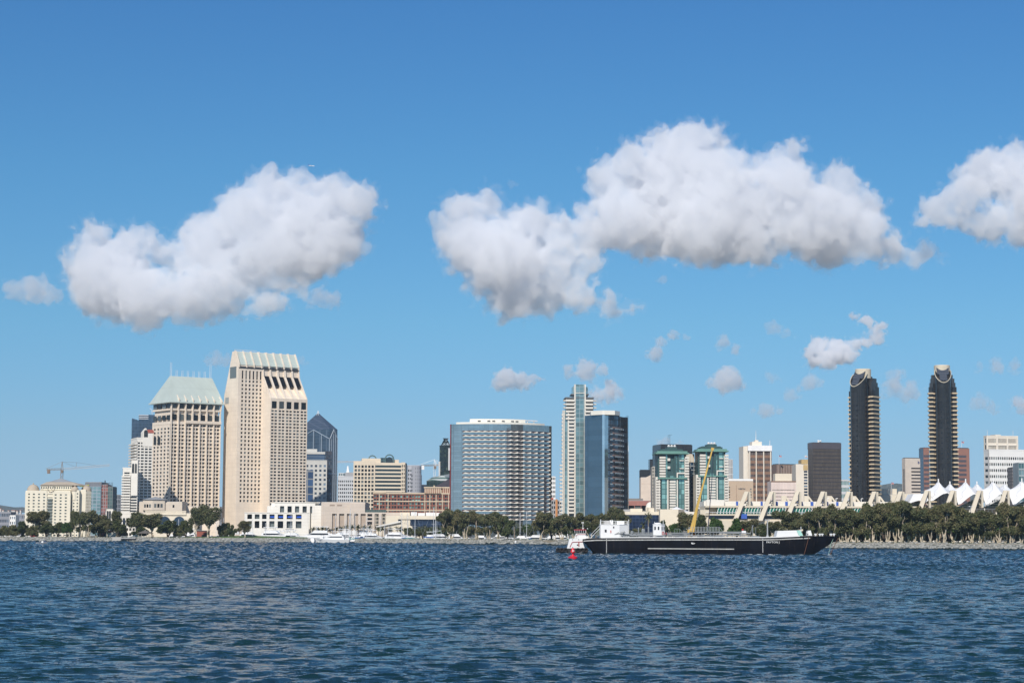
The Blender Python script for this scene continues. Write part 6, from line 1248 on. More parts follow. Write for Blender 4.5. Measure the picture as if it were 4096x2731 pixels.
# ---------------------------------------------------------------- people (one continuous skinned body each)
def person_proto(pose,top,leg,skin=(.42,.26,.18),hair=(.03,.02,.015),lab=''):
    if pose=='sit': J=[((0,0,.55),.15),((0,0,.8),.15),((0,0,1.02),.17),((0,0,1.14),.07),((0,0,1.28),.105),((0,0,1.4),.08),((.2,0,1.0),.07),((.24,-.12,.75),.05),((.16,-.36,.66),.04),((-.2,0,1.0),.07),((-.24,-.12,.75),.05),((-.16,-.36,.66),.04),((.1,-.42,.52),.085),((.1,-.46,.08),.06),((.1,-.6,.04),.05),((-.1,-.42,.52),.085),((-.1,-.46,.08),.06),((-.1,-.6,.04),.05)]
    else: J=[((0,0,.92),.15),((0,0,1.15),.14),((0,0,1.38),.17),((0,0,1.5),.07),((0,-.02,1.62),.10),((0,-.01,1.74),.075),((.21,0,1.36),.07),((.26,-.03,1.08),.05),((.24,-.16,.86),.04),((-.21,0,1.36),.07),((-.26,-.03,1.08),.05),((-.24,-.16,.86),.04),((.1,0,.5),.085),((.11,.03,.1),.06),((.12,-.12,.04),.05),((-.1,-.02,.5),.085),((-.13,-.05,.1),.06),((-.13,-.2,.04),.05)]
    E=[(0,1),(1,2),(2,3),(3,4),(4,5),(2,6),(6,7),(7,8),(2,9),(9,10),(10,11),(0,12),(12,13),(13,14),(0,15),(15,16),(16,17)]
    me=bpy.data.meshes.new('body'); me.from_pydata([j[0] for j in J],E,[]); o=bpy.data.objects.new('body',me); scene.collection.objects.link(o); o.modifiers.new('k','SKIN')
    for i,j in enumerate(J): me.skin_vertices[0].data[i].radius=(j[1],j[1]*.85)
    me.skin_vertices[0].data[0].use_root=True; o.modifiers.new('s','SUBSURF').levels=1
    dg=bpy.context.evaluated_depsgraph_get(); nm=bpy.data.meshes.new_from_object(o.evaluated_get(dg)); bpy.data.objects.remove(o)
    zz=[.6,1.12,1.24] if pose=='sit' else [.93,1.47,1.66]
    ms=[mat('skin',skin,var=.03),mat('shirt_'+lab,top,var=.06),mat('trousers_'+lab,leg,var=.06),mat('hair',hair,var=.05)]
    nm.materials.clear()
    for m in ms: nm.materials.append(m)
    for f in nm.polygons:
        c=f.center; f.material_index=2 if c.z<zz[0] and not(abs(c.x)>.19) else (1 if c.z<zz[1] and not(abs(c.x)>.17 and c.y<-.14) else (0 if not(c.y>-.0 and c.z>zz[1]+.12) and c.z<zz[2]+.05 else 3)); f.use_smooth=True
    return nm
PM=[person_proto('stand',(.5,.5,.5),(.03,.04,.08),lab='grey'),person_proto('stand',(.35,.04,.05),(.05,.05,.06),lab='red'),person_proto('stand',(.04,.09,.3),(.15,.13,.1),lab='blue'),person_proto('sit',(.6,.6,.58),(.03,.03,.04),lab='white')]
def person(i,x,y,z,rz,label,group=None):
    o=bpy.data.objects.new('person',PM[i]); scene.collection.objects.link(o); o.location=(x,y,z); o.rotation_euler=(0,0,rz); return tag(o,label,'person',group)
person(0,X(x0,D)-1.6,D,.45,R(60),'person in grey standing at the stern of the open boat'); person(2,X(x0,D)+.9,D,.45,R(-60),'person in blue standing forward in the open boat')
for i,px in enumerate((196,203,211,219,226,236,244,252,180,318,346)): person((0,1,2)[i%3],X(px,shoreD(px)+14,2140),shoreD(px)+14+i%3,GZ+.3,R(i*70),'person standing on the park lawn at the far left','people strolling in the left park')
# gazebos
def gazebo(px,w,yt,ye,label,back=10,m=None):
    D=shoreD(px)+back; x=X(px,D,2140); k=D/FPX; r=w*k/2; T=thing('gazebo',(x,D,GZ),label,'gazebo'); m=m or mat('grey_shingle',(.14,.125,.11)); ze=Z(ye,D,px); zt=Z(yt,D,px)
    mb=MB(); n=8; P=[(x+r*math.cos(2*math.pi*(i+.5)/n),D+r*math.sin(2*math.pi*(i+.5)/n)) for i in range(n)]; mb.prism(P,ze-.2,ze+.02); mb.prism(P,ze,zt-.8,top=[(x+(p[0]-x)*.16,D+(p[1]-D)*.16) for p in P]); mb.prism([(x+(p[0]-x)*.12,D+(p[1]-D)*.12) for p in P],zt-.8,zt,top=[(x+(p[0]-x)*.02,D+(p[1]-D)*.02) for p in P]); mb.build('roof',m,T)
    for p in P: mb=MB(); q=(x+(p[0]-x)*.82,D+(p[1]-D)*.82); mb.tube((q[0],q[1],GZ),(q[0],q[1],ze-.1),.16); mb.build('post',mat('gazebo_post',(.4,.36,.3)),T)
    mb=MB()
    for a,b in zip(P,P[1:]+P[:1]): a_=(x+(a[0]-x)*.82,D+(a[1]-D)*.82); b_=(x+(b[0]-x)*.82,D+(b[1]-D)*.82); mb.tube((*a_,GZ+1),(*b_,GZ+1),.06,n=4); mb.tube((*a_,GZ+.5),(*b_,GZ+.5),.05,n=4)
    mb.build('railing',white,T)
gazebo(581,66,2116,2131,'octagonal gazebo with grey pointed roof beside the pier',8); gazebo(3642,92,2123,2138,'dark roofed park pavilion among the paperbarks',16,mat('dark_shingle',(.045,.04,.04)))
# pier platform and small white lighthouse-like tower
D=shoreD(520)+1; T=thing('pier',(X(512,D),D,0),'low grey pier platform on piles left of the gazebo','pier'); mb=MB(); mb.box((X(520,D),D-1,2.35),(9,5,.5)); mb.build('deck',greyc,T); mb=MB(); mb.box((X(474,D),D,1.6),(5.5,3,2.9)); mb.build('abutment',mat('pale_concrete',(.42,.40,.37)),T)
for i in range(5): mb=MB(); mb.tube((X(500,D)+i*1.6,D-3,-.6),(X(500,D)+i*1.6,D-3,2.1),.2); mb.build('pile',dark,T)
mb=MB(); 
for i in range(12): mb.tube((X(492,D)+i*.75,D-3.3,2.6),(X(492,D)+i*.75,D-3.3,3.6),.04,n=4)
mb.tube((X(492,D),D-3.3,3.6),(X(550,D),D-3.3,3.6),.05,n=4); mb.build('railing',white,T)
D=shoreD(500)+22; T=thing('lighthouse',(X(500,D),D,GZ),'small white square lighthouse tower behind the pier','lighthouse'); mb=MB(); x=X(500,D); k=D/FPX; mb.prism([(x-1.7,D-1.7),(x+1.7,D-1.7),(x+1.7,D+1.7),(x-1.7,D+1.7)],GZ,Z(2100,D,500),top=[(x-1.2,D-1.2),(x+1.2,D-1.2),(x+1.2,D+1.2),(x-1.2,D+1.2)]); mb.box((x-5,D+3,GZ+1.6),(12,5,3.2)); mb.build('tower_wall',white,T)
mb=MB(); mb.box((x,D,Z(2100,D,500)+.15),(3.8,3.8,.3)); mb.lathe((x,D,Z(2100,D,500)+.3),[(.8,0),(.8,1.8)],8); mb.build('lantern',alu,T); mb=MB(); mb.lathe((x,D,Z(2100,D,500)+2.1),[(1.3,0),(.1,1.3),(0,1.4)],8); mb.build('roof',slate,T)
# low service sheds and awnings of the park and marina
for (a,b,y,c,l) in ((396,450,2122,'brick_shed',"low red brick shed between the white tree trunks"),(790,838,2122,'brick_shed',"low brown-red shed behind the tall airy trees"),):
    D=shoreD(a)+26; T=thing('shed',(X(a,D),D,GZ),l,'shed'); mb=MB(); mb.box(((X(a,D)+X(b,D))/2,D+2,(GZ+Z(y,D,a))/2),(X(b,D)-X(a,D),4,Z(y,D,a)-GZ)); mb.build('wall',mat('brick_shed',(.3,.09,.06)),T); mb=MB(); mb.box(((X(a,D)+X(b,D))/2,D+2,Z(y,D,a)+.15),(X(b,D)-X(a,D)+1,5,.3)); mb.build('roof',slate,T); mb=MB(); mb.box((X((a+b)/2,D),D-.02,GZ+1),(1.2,.1,2)); mb.build('door',dark,T)
for (a,b,y0,y1,l) in ((1370,1490,2118,2138,'white screened fence behind the masts of the marina'),(910,960,2120,2136,'white fabric awnings right of the tall airy tree'),(1060,1160,2118,2126,'long white marquee roof before the white podium')):
    D=shoreD(a)+100; T=thing('awning_row',(X(a,D),D,GZ),l,'awning'); n=6; 
    for i in range(n):
        mb=MB(); xa=X(a+(b-a)*i/n,D); xb=X(a+(b-a)*(i+1)/n,D)-.3; zt=Z(y0,D,a); zb=Z(y1,D,a); mb.extr([Vector((xa,D,zb)),Vector((xb,D,zb)),Vector((xb,D,zt-.6)),Vector(((xa+xb)/2,D,zt)),Vector((xa,D,zt-.6))],(0,4,0)); mb.build('canopy',white,T)
    mb=MB(); 
    for i in range(n+1): q=X(a+(b-a)*i/n,D); mb.tube((q,D+.2,GZ-.1),(q,D+.2,Z(y1,D,a)+.3),.12,n=4)
    mb.build('post',alu,T)
# lamp posts
def lamp(px,yt,label,back=14):
    D=shoreD(px)+back; x=X(px,D,2140); z=Z(yt,D,px); T=thing('street_lamp',(x,D,GZ),label,'lamp post','lamp posts along the right promenade'); mb=MB(); mb.tube((x,D,GZ),(x,D,z),.13,.09); mb.build('post',alu,T); mb=MB(); mb.box((x,D,z+.1),(1.6,.3,.16)); mb.build('arm',alu,T)
    for s in (-.7,.7): mb=MB(); mb.lathe((x+s,D,z-.2),[(0,-.15),(.3,0),(.26,.25),(0,.3)],8); mb.build('lamp_head',white,T)
for px,yt,l in ((3035,2028,'grey lamp post left of the third vaulted window'),(3137,2030,'grey lamp post right of the third vaulted window'),(3242,2030,'grey lamp post at the fourth vaulted window'),(3885,2024,'pale twin headed lamp post among the right shore trees')): lamp(px,yt,l,60)
def lampgroup(): pass
for px in (3775,): 
    D=shoreD(px)+9; T=thing('basketball_hoop',(X(px,D),D,GZ),'white basketball backboard on a post among the trunks','basketball hoop'); mb=MB(); mb.tube((X(px,D),D+.6,GZ),(X(px,D),D+.1,GZ+3),.1); mb.build('post',alu,T); mb=MB(); mb.box((X(px,D),D,GZ+3.3),(1.9,.08,1.1)); mb.build('backboard',white,T)
# channel marker on the rocks and small dark bins
D=shoreD(2063)-2.5; T=thing('rock_marker',(X(2063,D),D,.9),'white round marker fixed on the rocks before the curved hotel','marker'); mb=MB(); mb.lathe((X(2063,D),D,.9),[(0,-.2),(.55,0),(.6,1.0),(.3,1.4),(0,1.45)],10); mb.build('marker_body',white,T)
T=thing('picnic_table',(X(1720,shoreD(1720)+5),shoreD(1720)+5,GZ),'blue picnic table on the lawn left of the leaning paperbark','table'); q=T.location; mb=MB(); mb.box((q.x,q.y,q.z+.95),(2.2,.9,.1)); mb.build('table_top',mat('blue_paint',(.03,.08,.3)),T)
for s in (-.7,.7): mb=MB(); mb.box((q.x+s,q.y,q.z+.5),(.12,1.3,.9)); mb.build('leg',dark,T)
# cars parked behind the park
def car_proto():
    T=thing('parked_car',(0,0,0),'','car'); mb=MB(); mb.extr([Vector((a,-.9,b)) for a,b in ((-2.2,.35),(2.2,.35),(2.25,.8),(1.3,.95),(.7,1.42),(-1.1,1.45),(-1.9,.98),(-2.25,.9))],(0,1.8,0)); mb.build('body',white,T)
    mb=MB(); mb.extr([Vector((a,-.92,b)) for a,b in ((-1.6,.98),(1.1,.98),(.62,1.36),(-1.05,1.38))],(0,1.84,0)); mb.build('window',tint,T)
    for a in (-1.35,1.4):
        for b in (-.8,.8): mb=MB(); mb.tube((a,b-.12,.33),(a,b+.12,.33),.33,n=12); mb.build('wheel',blackp,T)
    return T
cp=car_proto()
cm=[white,mat('car_silver',(.4,.41,.43),rough=.3),mat('car_dark',(.03,.03,.04),rough=.2),mat('car_red',(.3,.03,.03),rough=.3)]
for i,px in enumerate((16,36,56,76,96,118,136,3270,3310,3960,3985,4010,4040)):
    D=shoreD(px)+(30 if px<500 else 32); c=dup(cp,(X(px,D,2140),D,GZ),R(brd.choice([0,180])),1.0,'car parked behind the trees at the far left edge' if px<500 else 'car parked behind the right shore grove','cars parked at the far left' if px<500 else 'cars parked behind the grove'); c.name='parked_car'
    if i%2==0:
        for ch in c.children:
            if ch.name.startswith('body'): ch.data=ch.data.copy(); ch.data.materials[0]=cm[i//2%4]
for c in list(cp.children): bpy.data.objects.remove(c)
bpy.data.objects.remove(cp)
# ---------------------------------------------------------------- tower cranes
def lattice(mb,p,q,w,n,r=.12):
    p=Vector(p); q=Vector(q); d=(q-p).normalized(); a=d.cross(Vector((0,1,0))).normalized() if abs(d.y)<.9 else Vector((1,0,0)); b=d.cross(a)
    for s,t in ((-1,-1),(1,-1),(1,1),(-1,1)): mb.tube(p+a*s*w/2+b*t*w/2,q+a*s*w/2+b*t*w/2,r,n=4)
    for i in range(n):
        f=p.lerp(q,i/n); g=p.lerp(q,(i+1)/n); s=1 if i%2 else -1
        mb.tube(f+a*s*w/2-b*w/2,g-a*s*w/2-b*w/2,r*.7,n=3); mb.tube(f-a*s*w/2+b*w/2,g+a*s*w/2+b*w/2,r*.7,n=3)
def crane(pts,label,m1,D,w=2.0,wt=None):
    (mx,mb_,mt),(jl,jly),(jr,jry),ytop=pts; x=X(mx,D); T=thing('tower_crane',(x,D,GZ),label,'crane'); zj=Z(mt,D,mx)
    mb=MB(); lattice(mb,(x,D,GZ),(x,D,zj),w,24,.16); mb.build('mast',m1,T)
    mb=MB(); lattice(mb,(x,D,zj),(X(jr,D),D,Z(jry,D,jr)),w*.8,26,.15); mb.build('jib',mat('crane_grey',(.5,.5,.5)),T)
    mb=MB(); lattice(mb,(x,D,zj),(X(jl,D),D,Z(jly,D,jl)),w*.7,8,.18); mb.build('counter_jib',mat('crane_rust',(.2,.15,.11)),T)
    mb=MB(); mb.box((X(jl,D)+2.2,D,Z(jly,D,jl)-2),(2.6,2,4)); mb.build('counterweight',m1,T)
    mb=MB(); zt=Z(ytop,D,mx); mb.tube((x-1,D,zj),(x,D,zt),.3,n=4); mb.tube((x+1,D,zj),(x,D,zt),.3,n=4); mb.tube((x,D,zt),(X(jl,D),D,Z(jly,D,jl)+1),.12,n=3); xm=X(mx+(jr-mx)*.3,D); mb.tube((x,D,zt),(xm,D,Z(mt+(jry-mt)*.3,D,mx)+1),.1,n=3); mb.tube((x,D,zt),(xm,D,zt-.5),.1,n=3); mb.tube((xm,D,zt-.5),(xm,D,Z(mt+(jry-mt)*.3,D,mx)+1),.15,n=3); mb.tube((xm,D,zt-.5),(X(mx+(jr-mx)*.72,D),D,Z(mt+(jry-mt)*.72,D,mx)+1),.1,n=3); mb.build('tower_head',m1,T)
    mb=MB(); mb.box((x+.5,D-1,zj-2.2),(2.2,2.2,2.6)); mb.build('cab',mat('crane_rust',(.2,.15,.11)),T)
crane(((246,2140,1876),(184,1877),(437,1860),1846),'tower crane with long right jib above the domed hotel',mat('crane_brown',(.22,.16,.12)),1950,2.2)
crane(((1738,2140,1860),(1682,1861),(1765,1858),1837),'white tower crane left of the black green glass tower',white,1950,1.8)
crane(((1335,2140,1848),(1320,1848),(1413,1846),1840),'faint crane jib between the pointed tower and beige office',mat('crane_pink',(.55,.42,.40)),2100,1.6)
# airliner
D=9000; c=at(1247,664,D); k=D/FPX; T=thing('airliner',tuple(c),'tiny white airliner with blue tail in the sky above the left cloud','airplane'); mb=MB(); L_=26
mb.tube(c+Vector((-L_*.42,0,.8)),c+Vector((L_*.38,0,-.9)),1.6,1.6,n=10); mb.tube(c+Vector((L_*.38,0,-.9)),c+Vector((L_*.5,0,-1.3)),1.6,.4,n=10); mb.tube(c+Vector((-L_*.42,0,.8)),c+Vector((-L_*.56,0,1.6)),1.6,.4,n=10); mb.build('fuselage',gel,T)
mb=MB(); mb.extr([c+Vector(v) for v in ((2,0,-.6),(-2,0,-.4),(-6,-13,1),(-5,-13,1))],(0,0,.4)); mb.extr([c+Vector(v) for v in ((2,0,-.6),(-2,0,-.4),(-6,13,1),(-5,13,1))],(0,0,.4)); mb.build('wing',gel,T); mb=MB(); mb.extr([c+Vector(v) for v in ((-L_*.42,-.2,2),(-L_*.58,-.2,2.4),(-L_*.66,-.2,7),(-L_*.58,-.2,7))],(0,.4,0)); mb.build('tail_fin',mat('tail_blue',(.05,.08,.35)),T)
# ================================================================ barge, tug, buoy
D=606; kb=D/FPX; bx=lambda px:X(px,D,2160); bz=lambda py,px=2800:Z(py,D,px)
hb=mat('hull_black',(.004,.005,.009),rough=.6,var=.6,scale=.3,stretch=(1,1,.25),bump=.03,spec=.1); gstr=mat('rubbing_grey',(.42,.42,.40),rough=.6,var=.3,scale=2); bwh=mat('barge_white',(.80,.80,.79),rough=.45,var=.04); pip=mat('pipe_grey',(.22,.24,.25),rough=.5,var=.15); deckm=mat('deck_grey',(.25,.25,.24)); boot=mat('antifouling',(.10,.035,.028),rough=.7,var=.4)
n=hb.node_tree; N=n.nodes; L=n.links; bs=N['Principled BSDF']; old=bs.inputs['Base Color'].links[0].from_socket
g=N.new('ShaderNodeNewGeometry'); mp=N.new('ShaderNodeMapping'); mp.inputs['Scale'].default_value=(1.6,1,.12); L.new(g.outputs['Position'],mp.inputs[0]); t=N.new('ShaderNodeTexNoise'); t.inputs['Scale'].default_value=1; t.inputs['Detail'].default_value=6; t.inputs['Roughness'].default_value=.7; L.new(mp.outputs[0],t.inputs['Vector'])
r=N.new('ShaderNodeMapRange'); r.inputs[1].default_value=.56; r.inputs[2].default_value=.74; r.inputs[4].default_value=.75; L.new(t.outputs[0],r.inputs[0]); mx=N.new('ShaderNodeMix'); mx.data_type='RGBA'; L.new(r.outputs[0],mx.inputs[0]); L.new(old,mx.inputs[6]); mx.inputs[7].default_value=(.05,.035,.028,1); L.new(mx.outputs[2],bs.inputs['Base Color'])
T=thing('cargo_barge',(bx(2840),D,0),'long black tank barge with white deckhouses and pipework, pushed by a tug','barge'); BARGE=T
BW=16.0; zd=bz(2150,2400)
# hull outline on the near side (photo columns): stations with deck height and bottom; y = half width
st=[(2332,2155,2166,.86),(2352,2153,2180,.93),(2385,2151.5,2216,1),(2420,2151,2240,1),(2500,2150.5,2240,1),(2700,2150,2240,1),(2900,2150,2240,1),(3050,2150,2240,1),(3100,2149,2240,1),(3170,2146,2240,1.0),(3215,2144,2240,.97),(3260,2142.5,2216,.88),(3300,2142,2192,.74),(3340,2142,2168,.60),(3364,2143,2152,.52)]
mb=MB(); vs=[]
for px,yd,yb,w in st:
    x=bx(px); z0,z1=max(-1.2,bz(yb,px)),bz(yd,px); hw=BW/2*w; cyy=D+BW/2; wb=hw*(.92 if px>3100 else .97)
    vs+=[(x,cyy-hw,z1),(x,cyy-hw,z1*.5+z0*.5) if px<3100 else (x,cyy-hw*.98,z1*.55+z0*.45),(x,cyy-wb,z0),(x,cyy+wb,z0),(x,cyy+hw,z1*.5+z0*.5),(x,cyy+hw,z1)]
n=len(st); mb.add(vs,[(i*6+j,i*6+j+1,(i+1)*6+j+1,(i+1)*6+j) for i in range(n-1) for j in range(5)]+[(0,5,4,3,2,1),tuple((n-1)*6+j for j in range(6))]); mb.build('hull',hb,T)
mb=MB(); mb.add(vs,[(i*6+5,i*6,(i+1)*6,(i+1)*6+5)[::-1] for i in range(n-1)]); mb.build('deck',deckm,T)
def strake(name,pts,off,h,m,d=.16):
    mb=MB()
    for (a,b) in zip(pts,pts[1:]):
        mb.extr([Vector((bx(a[0]),a[2]-off,bz(a[1],a[0])+h/2)),Vector((bx(a[0]),a[2]-off,bz(a[1],a[0])-h/2)),Vector((bx(b[0]),b[2]-off,bz(b[1],b[0])-h/2)),Vector((bx(b[0]),b[2]-off,bz(b[1],b[0])+h/2))],(0,d,0))
    mb.build(name,m,T)
def yn(px):
    for (a,_,_,w),(b,_,_,v) in zip(st,st[1:]):
        if px<=b: return D+BW/2-BW/2*(w+(v-w)*max(0,(px-a))/(b-a))
    return D+BW/2-BW/2*st[-1][3]
def yd(px):
    for (a,w,_,_),(b,v,_,_) in zip(st,st[1:]):
        if px<=b: return w+(v-w)*max(0,(px-a))/(b-a)
    return st[-1][1]
q=[2334,2385,2500,2700,2900,3050,3100,3170,3242]; strake('rubbing_strake',[(p,yd(p)+8,yn(p)) for p in q],.14,.32,gstr)
strake('rubbing_strake',[(2591,2192.5,yn(2700)),(2936,2195,yn(2900))],.12,.30,gstr,.13)
q=[2420,2600,2800,3000,3050,3100,3150,3200]; strake('deck_edge',[(p,yd(p)-1.6,yn(p)) for p in q],-.05,.26,bwh)
mb=MB(); 
for k in range(15): mb.box((bx(2426),yn(2500)-.02,bz(2155,2426)-k*.29),(.20,.05,.15))
for k in range(14): mb.box((bx(3051),yn(3000)-.02,bz(2155,3051)-k*.30),(.20,.05,.16))
mb.build('draught_mark',bwh,T)
text(T,'PAYTON J',(bx(3065),yn(3060)-.06,bz(2171,3090)),.60,0,bwh,bold=.0,sx=1.06)
mb=MB(); lx,lz=bx(2764),bz(2175,2772); y=yn(2770)-.05
def poly2(P): mb.extr([Vector((lx+a,y,lz+b)) for a,b in P],(0,.04,0))
poly2([(0,.45),(.5,.45),(.28,-.05),(.2,.08)]); poly2([(.34,.05),(.62,.4),(.85,.4),(.45,-.05)]); poly2([(.78,0),(.9,.2),(1.28,.42),(1.1,.12)]); poly2([(.62,-.02),(.7,.12),(.95,.1),(.9,0)]); mb.build('hull_emblem',bwh,T)
mb=MB(); 
for i in range(9):
    a=2420+i*76; a=min(a,3200); 
# deckhouse aft: faceted white house with railings on top
zk=bz(2150,2460); x0,x1=bx(2404),bx(2519); zt=bz(2097,2460); yb=D+4
mb=MB(); P=[(x0,yb),(bx(2447),yb-1.2),(bx(2480),yb-1.2),(x1-.2,yb+.6),(x1,yb+7),(x0,yb+7)]; mb.prism(P,zk-.3,zt,top=[(p[0]+(.5 if i in(0,5) and 0 else 0),p[1]) for i,p in enumerate(P)]); mb.prism(inset(P,-.12),zt,zt+.12); mb.build('deckhouse',bwh,T)
mb=MB()
Pi=inset(P,.2)
for a,b in zip(Pi,Pi[1:]+Pi[:1]):
    for h in (.55,1.1): mb.tube((*a,zt+h),(*b,zt+h),.045,n=4)
    L_=(Vector(b)-Vector(a)).length
    for i in range(int(L_/1.3)+1): p=Vector(a).lerp(Vector(b),i/(int(L_/1.3)+1)); mb.tube((p.x,p.y,zt),(p.x,p.y,zt+1.1),.04,n=4)
mb.build('railing',bwh,T)
mb=MB(); mb.box((bx(2433),yb+2,zt+.65),(1.5,1.2,1.1)); mb.build('roof_unit',mat('vent_beige',(.45,.44,.42)),T); mb=MB(); mb.box((bx(2450),yb+3,zt+.7),(1.0,1,1.3)); mb.box((bx(2486),yb+2,zt+.6),(2.2,1.4,1.1)); mb.build('roof_locker',bwh,T)
for px in (2405,2518): mb=MB(); mb.tube((bx(px),yb-.1,zk),(bx(px),yb-.1,bz(2080,px)),.10); mb.lathe((bx(px),yb-.1,bz(2080,px)),[(0,-.1),(.14,0),(.14,.2),(0,.3)],8); mb.build('light_post',bwh,T)
mb=MB(); mb.tube((bx(2450),yb+2,zt+1),(bx(2450),yb+2,zt+2.2),.05,n=4); mb.tube((bx(2450),yb+2,zt+2.2),(bx(2454),yb+2,zt+2.5),.05,n=4); mb.build('mast',dark,T)
mb=MB(); mb.lathe((bx(2456.5),yb-1.32,bz(2107,2456)),[(0,0),(.22,0)],10); mb.box((bx(2456.5),yb-1.3,bz(2107.5,2456)),(.34,.1,.5)); mb.box((bx(2425),yb-.65,bz(2122,2425)),(.6,.12,.8),-.35); mb.build('porthole',mat('port_dark',(.05,.05,.06),rough=.2),T); mb=MB(); mb.box((bx(2445),yb-1.3,bz(2125,2445)),(.22,.2,.75)); mb.build('extinguisher',mat('signal_red',(.5,.03,.03)),T)
mb=MB()
for k in range(9): mb.tube((bx(2398)-2.6+k*.32,yb+.3,zk-.2+k*.33),(bx(2398)-2.6+k*.32,yb+1.2,zk-.2+k*.33),.05,n=4)
for y_ in (.3,1.2): mb.tube((bx(2398)-2.6,yb+y_,zk-.2),(bx(2398)+.3,yb+y_,zk+2.8),.06,n=4); mb.tube((bx(2398)-2.6,yb+y_,zk+.7),(bx(2398)+.3,yb+y_,zk+3.7),.04,n=4)
for k in range(7): mb.tube((bx(2386)+k*.3,yb+.3,zk+.0+k*.2),(bx(2386)+k*.3,yb+.3,zk+1+k*.4),.03,n=4)
mb.build('stair',bwh,T)
# pilot house
x0,x1=bx(2616),bx(2663); zt=bz(2096,2640); mb=MB(); mb.prism([(x0,D+3),(bx(2648),D+2.4),(x1,D+3.4),(x1,D+6),(x0,D+6)],zk-.3,zt); mb.prism([(x0-.1,D+2.9),(bx(2648),D+2.2),(x1+.1,D+3.3),(x1+.1,D+6.1),(x0-.1,D+6.1)],zt,zt+.12); mb.build('pilot_house',bwh,T)
for a,b,yy in ((2620,2628.5,2.86),(2634,2642,2.6),(2647.5,2652,2.5),(2657,2661,3.1)): mb=MB(); mb.box(((bx(a)+bx(b))/2,D+yy,bz(2111.5,2640)),(bx(b)-bx(a),.1,1.0)); mb.build('window',tint,T)
mb=MB(); mb.lathe((bx(2635),D+4.4,zt+.1),[(1.1,0),(1.0,.35),(0,.42)],12); mb.tube((bx(2621),D+3.4,zt),(bx(2621),D+3.4,zt+.8),.06); mb.tube((bx(2657),D+4,zt),(bx(2657),D+4,zt+1.3),.07); mb.build('roof_dome',bwh,T)
mb=MB()
for i in range(14):
    t0,t1=2*math.pi*i/14,2*math.pi*(i+1)/14; c=Vector((bx(2655.5),D+2.7,bz(2132,2655))); mb.tube(c+Vector((math.cos(t0)*.3,0,math.sin(t0)*.42)),c+Vector((math.cos(t1)*.3,0,math.sin(t1)*.42)),.09,n=5)
mb.build('lifebuoy',mat('lifebuoy_red',(.55,.06,.03)),T)
# deck pipework, valves, tanks
rnd=random.Random(12); zk=bz(2149,2800)
for k,(h,yy,a,b) in enumerate(((.9,3.5,2460,2760),(1.3,5,2540,3010),(.7,6.5,2470,3000),(1.7,7.5,2740,2990),(.5,2.2,2520,2900))): mb=MB(); mb.tube((bx(a),D+yy,zk+h),(bx(b),D+yy,zk+h),.17,n=8); [mb.tube((bx(a)+i*3.0,D+yy,zk-.1),(bx(a)+i*3.0,D+yy,zk+h),.07,n=4) for i in range(int((b-a)*kb/3.0)+1)]; mb.build('pipe',pip,T)
for i in range(26):
    px=rnd.uniform(2470,3015); yy=rnd.uniform(2,6); h=rnd.uniform(.6,1.5); mb=MB(); x=bx(px); mb.tube((x,D+yy,zk),(x,D+yy,zk+h),.14,n=6); mb.tube((x-.35,D+yy,zk+h*.6),(x+.35,D+yy,zk+h*.6),.2,n=8); mb.tube((x,D+yy-.1,zk+h),(x,D+yy-.1,zk+h+.06),.28,n=8); mb.build('valve',pip,T)
for px,r,h in ((2532,.55,1.9),(2575,.4,2.6),(2580,.35,2.5),(2598,.25,3.3),(2558,.2,3.0),(2510,.9,.9),(2566,1.0,.8),(2590,1.1,.7),(2728,1.0,.7),(2880,1.2,.8),(2730,.8,1.0),(3030,1.3,.6)): mb=MB(); mb.lathe((bx(px),D+4.5,zk),[(r,0),(r,h*.85),(r*.6,h),(0,h)],12); mb.build('deck_tank',pip,T)
for px,py in ((2478,2128),(2495,2132),(2503,2126)): mb=MB(); mb.tube((bx(2460),D+3,zk+.8),(bx(px),D+3,bz(py,px)),.25,n=8); mb.build('loading_arm',pip,T)
# catwalk frame with rails
zc=bz(2128,2830); mb=MB(); mb.box((bx(2822),D+5,zc),(bx(2882)-bx(2762),3,.15)); mb.build('catwalk',pip,T); mb=MB()
for yy in (3.6,6.4):
    for h in (.55,1.1,1.6): mb.tube((bx(2762),D+yy,zc+h),(bx(2884),D+yy,zc+h),.05,n=4)
    for i in range(11): x=bx(2762)+(bx(2884)-bx(2762))*i/10; mb.tube((x,D+yy,zk),(x,D+yy,zc+1.6),.06,n=4)
mb.tube((bx(2884),D+3.6,zc+1.6),(bx(2905),D+3.6,zk+.9),.06,n=4); mb.tube((bx(2884),D+3.6,zc),(bx(2903),D+3.6,zk),.08,n=4); mb.tube((bx(2830),D+3.5,zc+1.6),(bx(2848),D+3.5,zk+.4),.08,n=4)
mb.build('railing',mat('rail_grey',(.34,.36,.37)),T)
mb=MB(); mb.box((bx(2712),D+4,zk+1.0),(3.2,2.4,.12)); 
for s in (2702,2712,2722): mb.tube((bx(s),D+3,zk),(bx(s),D+3,zk+2.6),.06,n=4)
mb.tube((bx(2702),D+3,zk+2.6),(bx(2722),D+3,zk+2.6),.06,n=4); mb.tube((bx(2695),D+3,zk),(bx(2703),D+3,zk+2.0),.06,n=4); mb.tube((bx(2722),D+3,zk+2.6),(bx(2742),D+3,zk+.6),.06,n=4); mb.build('platform',pip,T)
mb=MB(); mb.tube((bx(2768),D+5,bz(2136)),(bx(2788),D+5,bz(2136)),.3,n=8); mb.build('valve_orange',mat('safety_orange',(.7,.22,.02)),T)
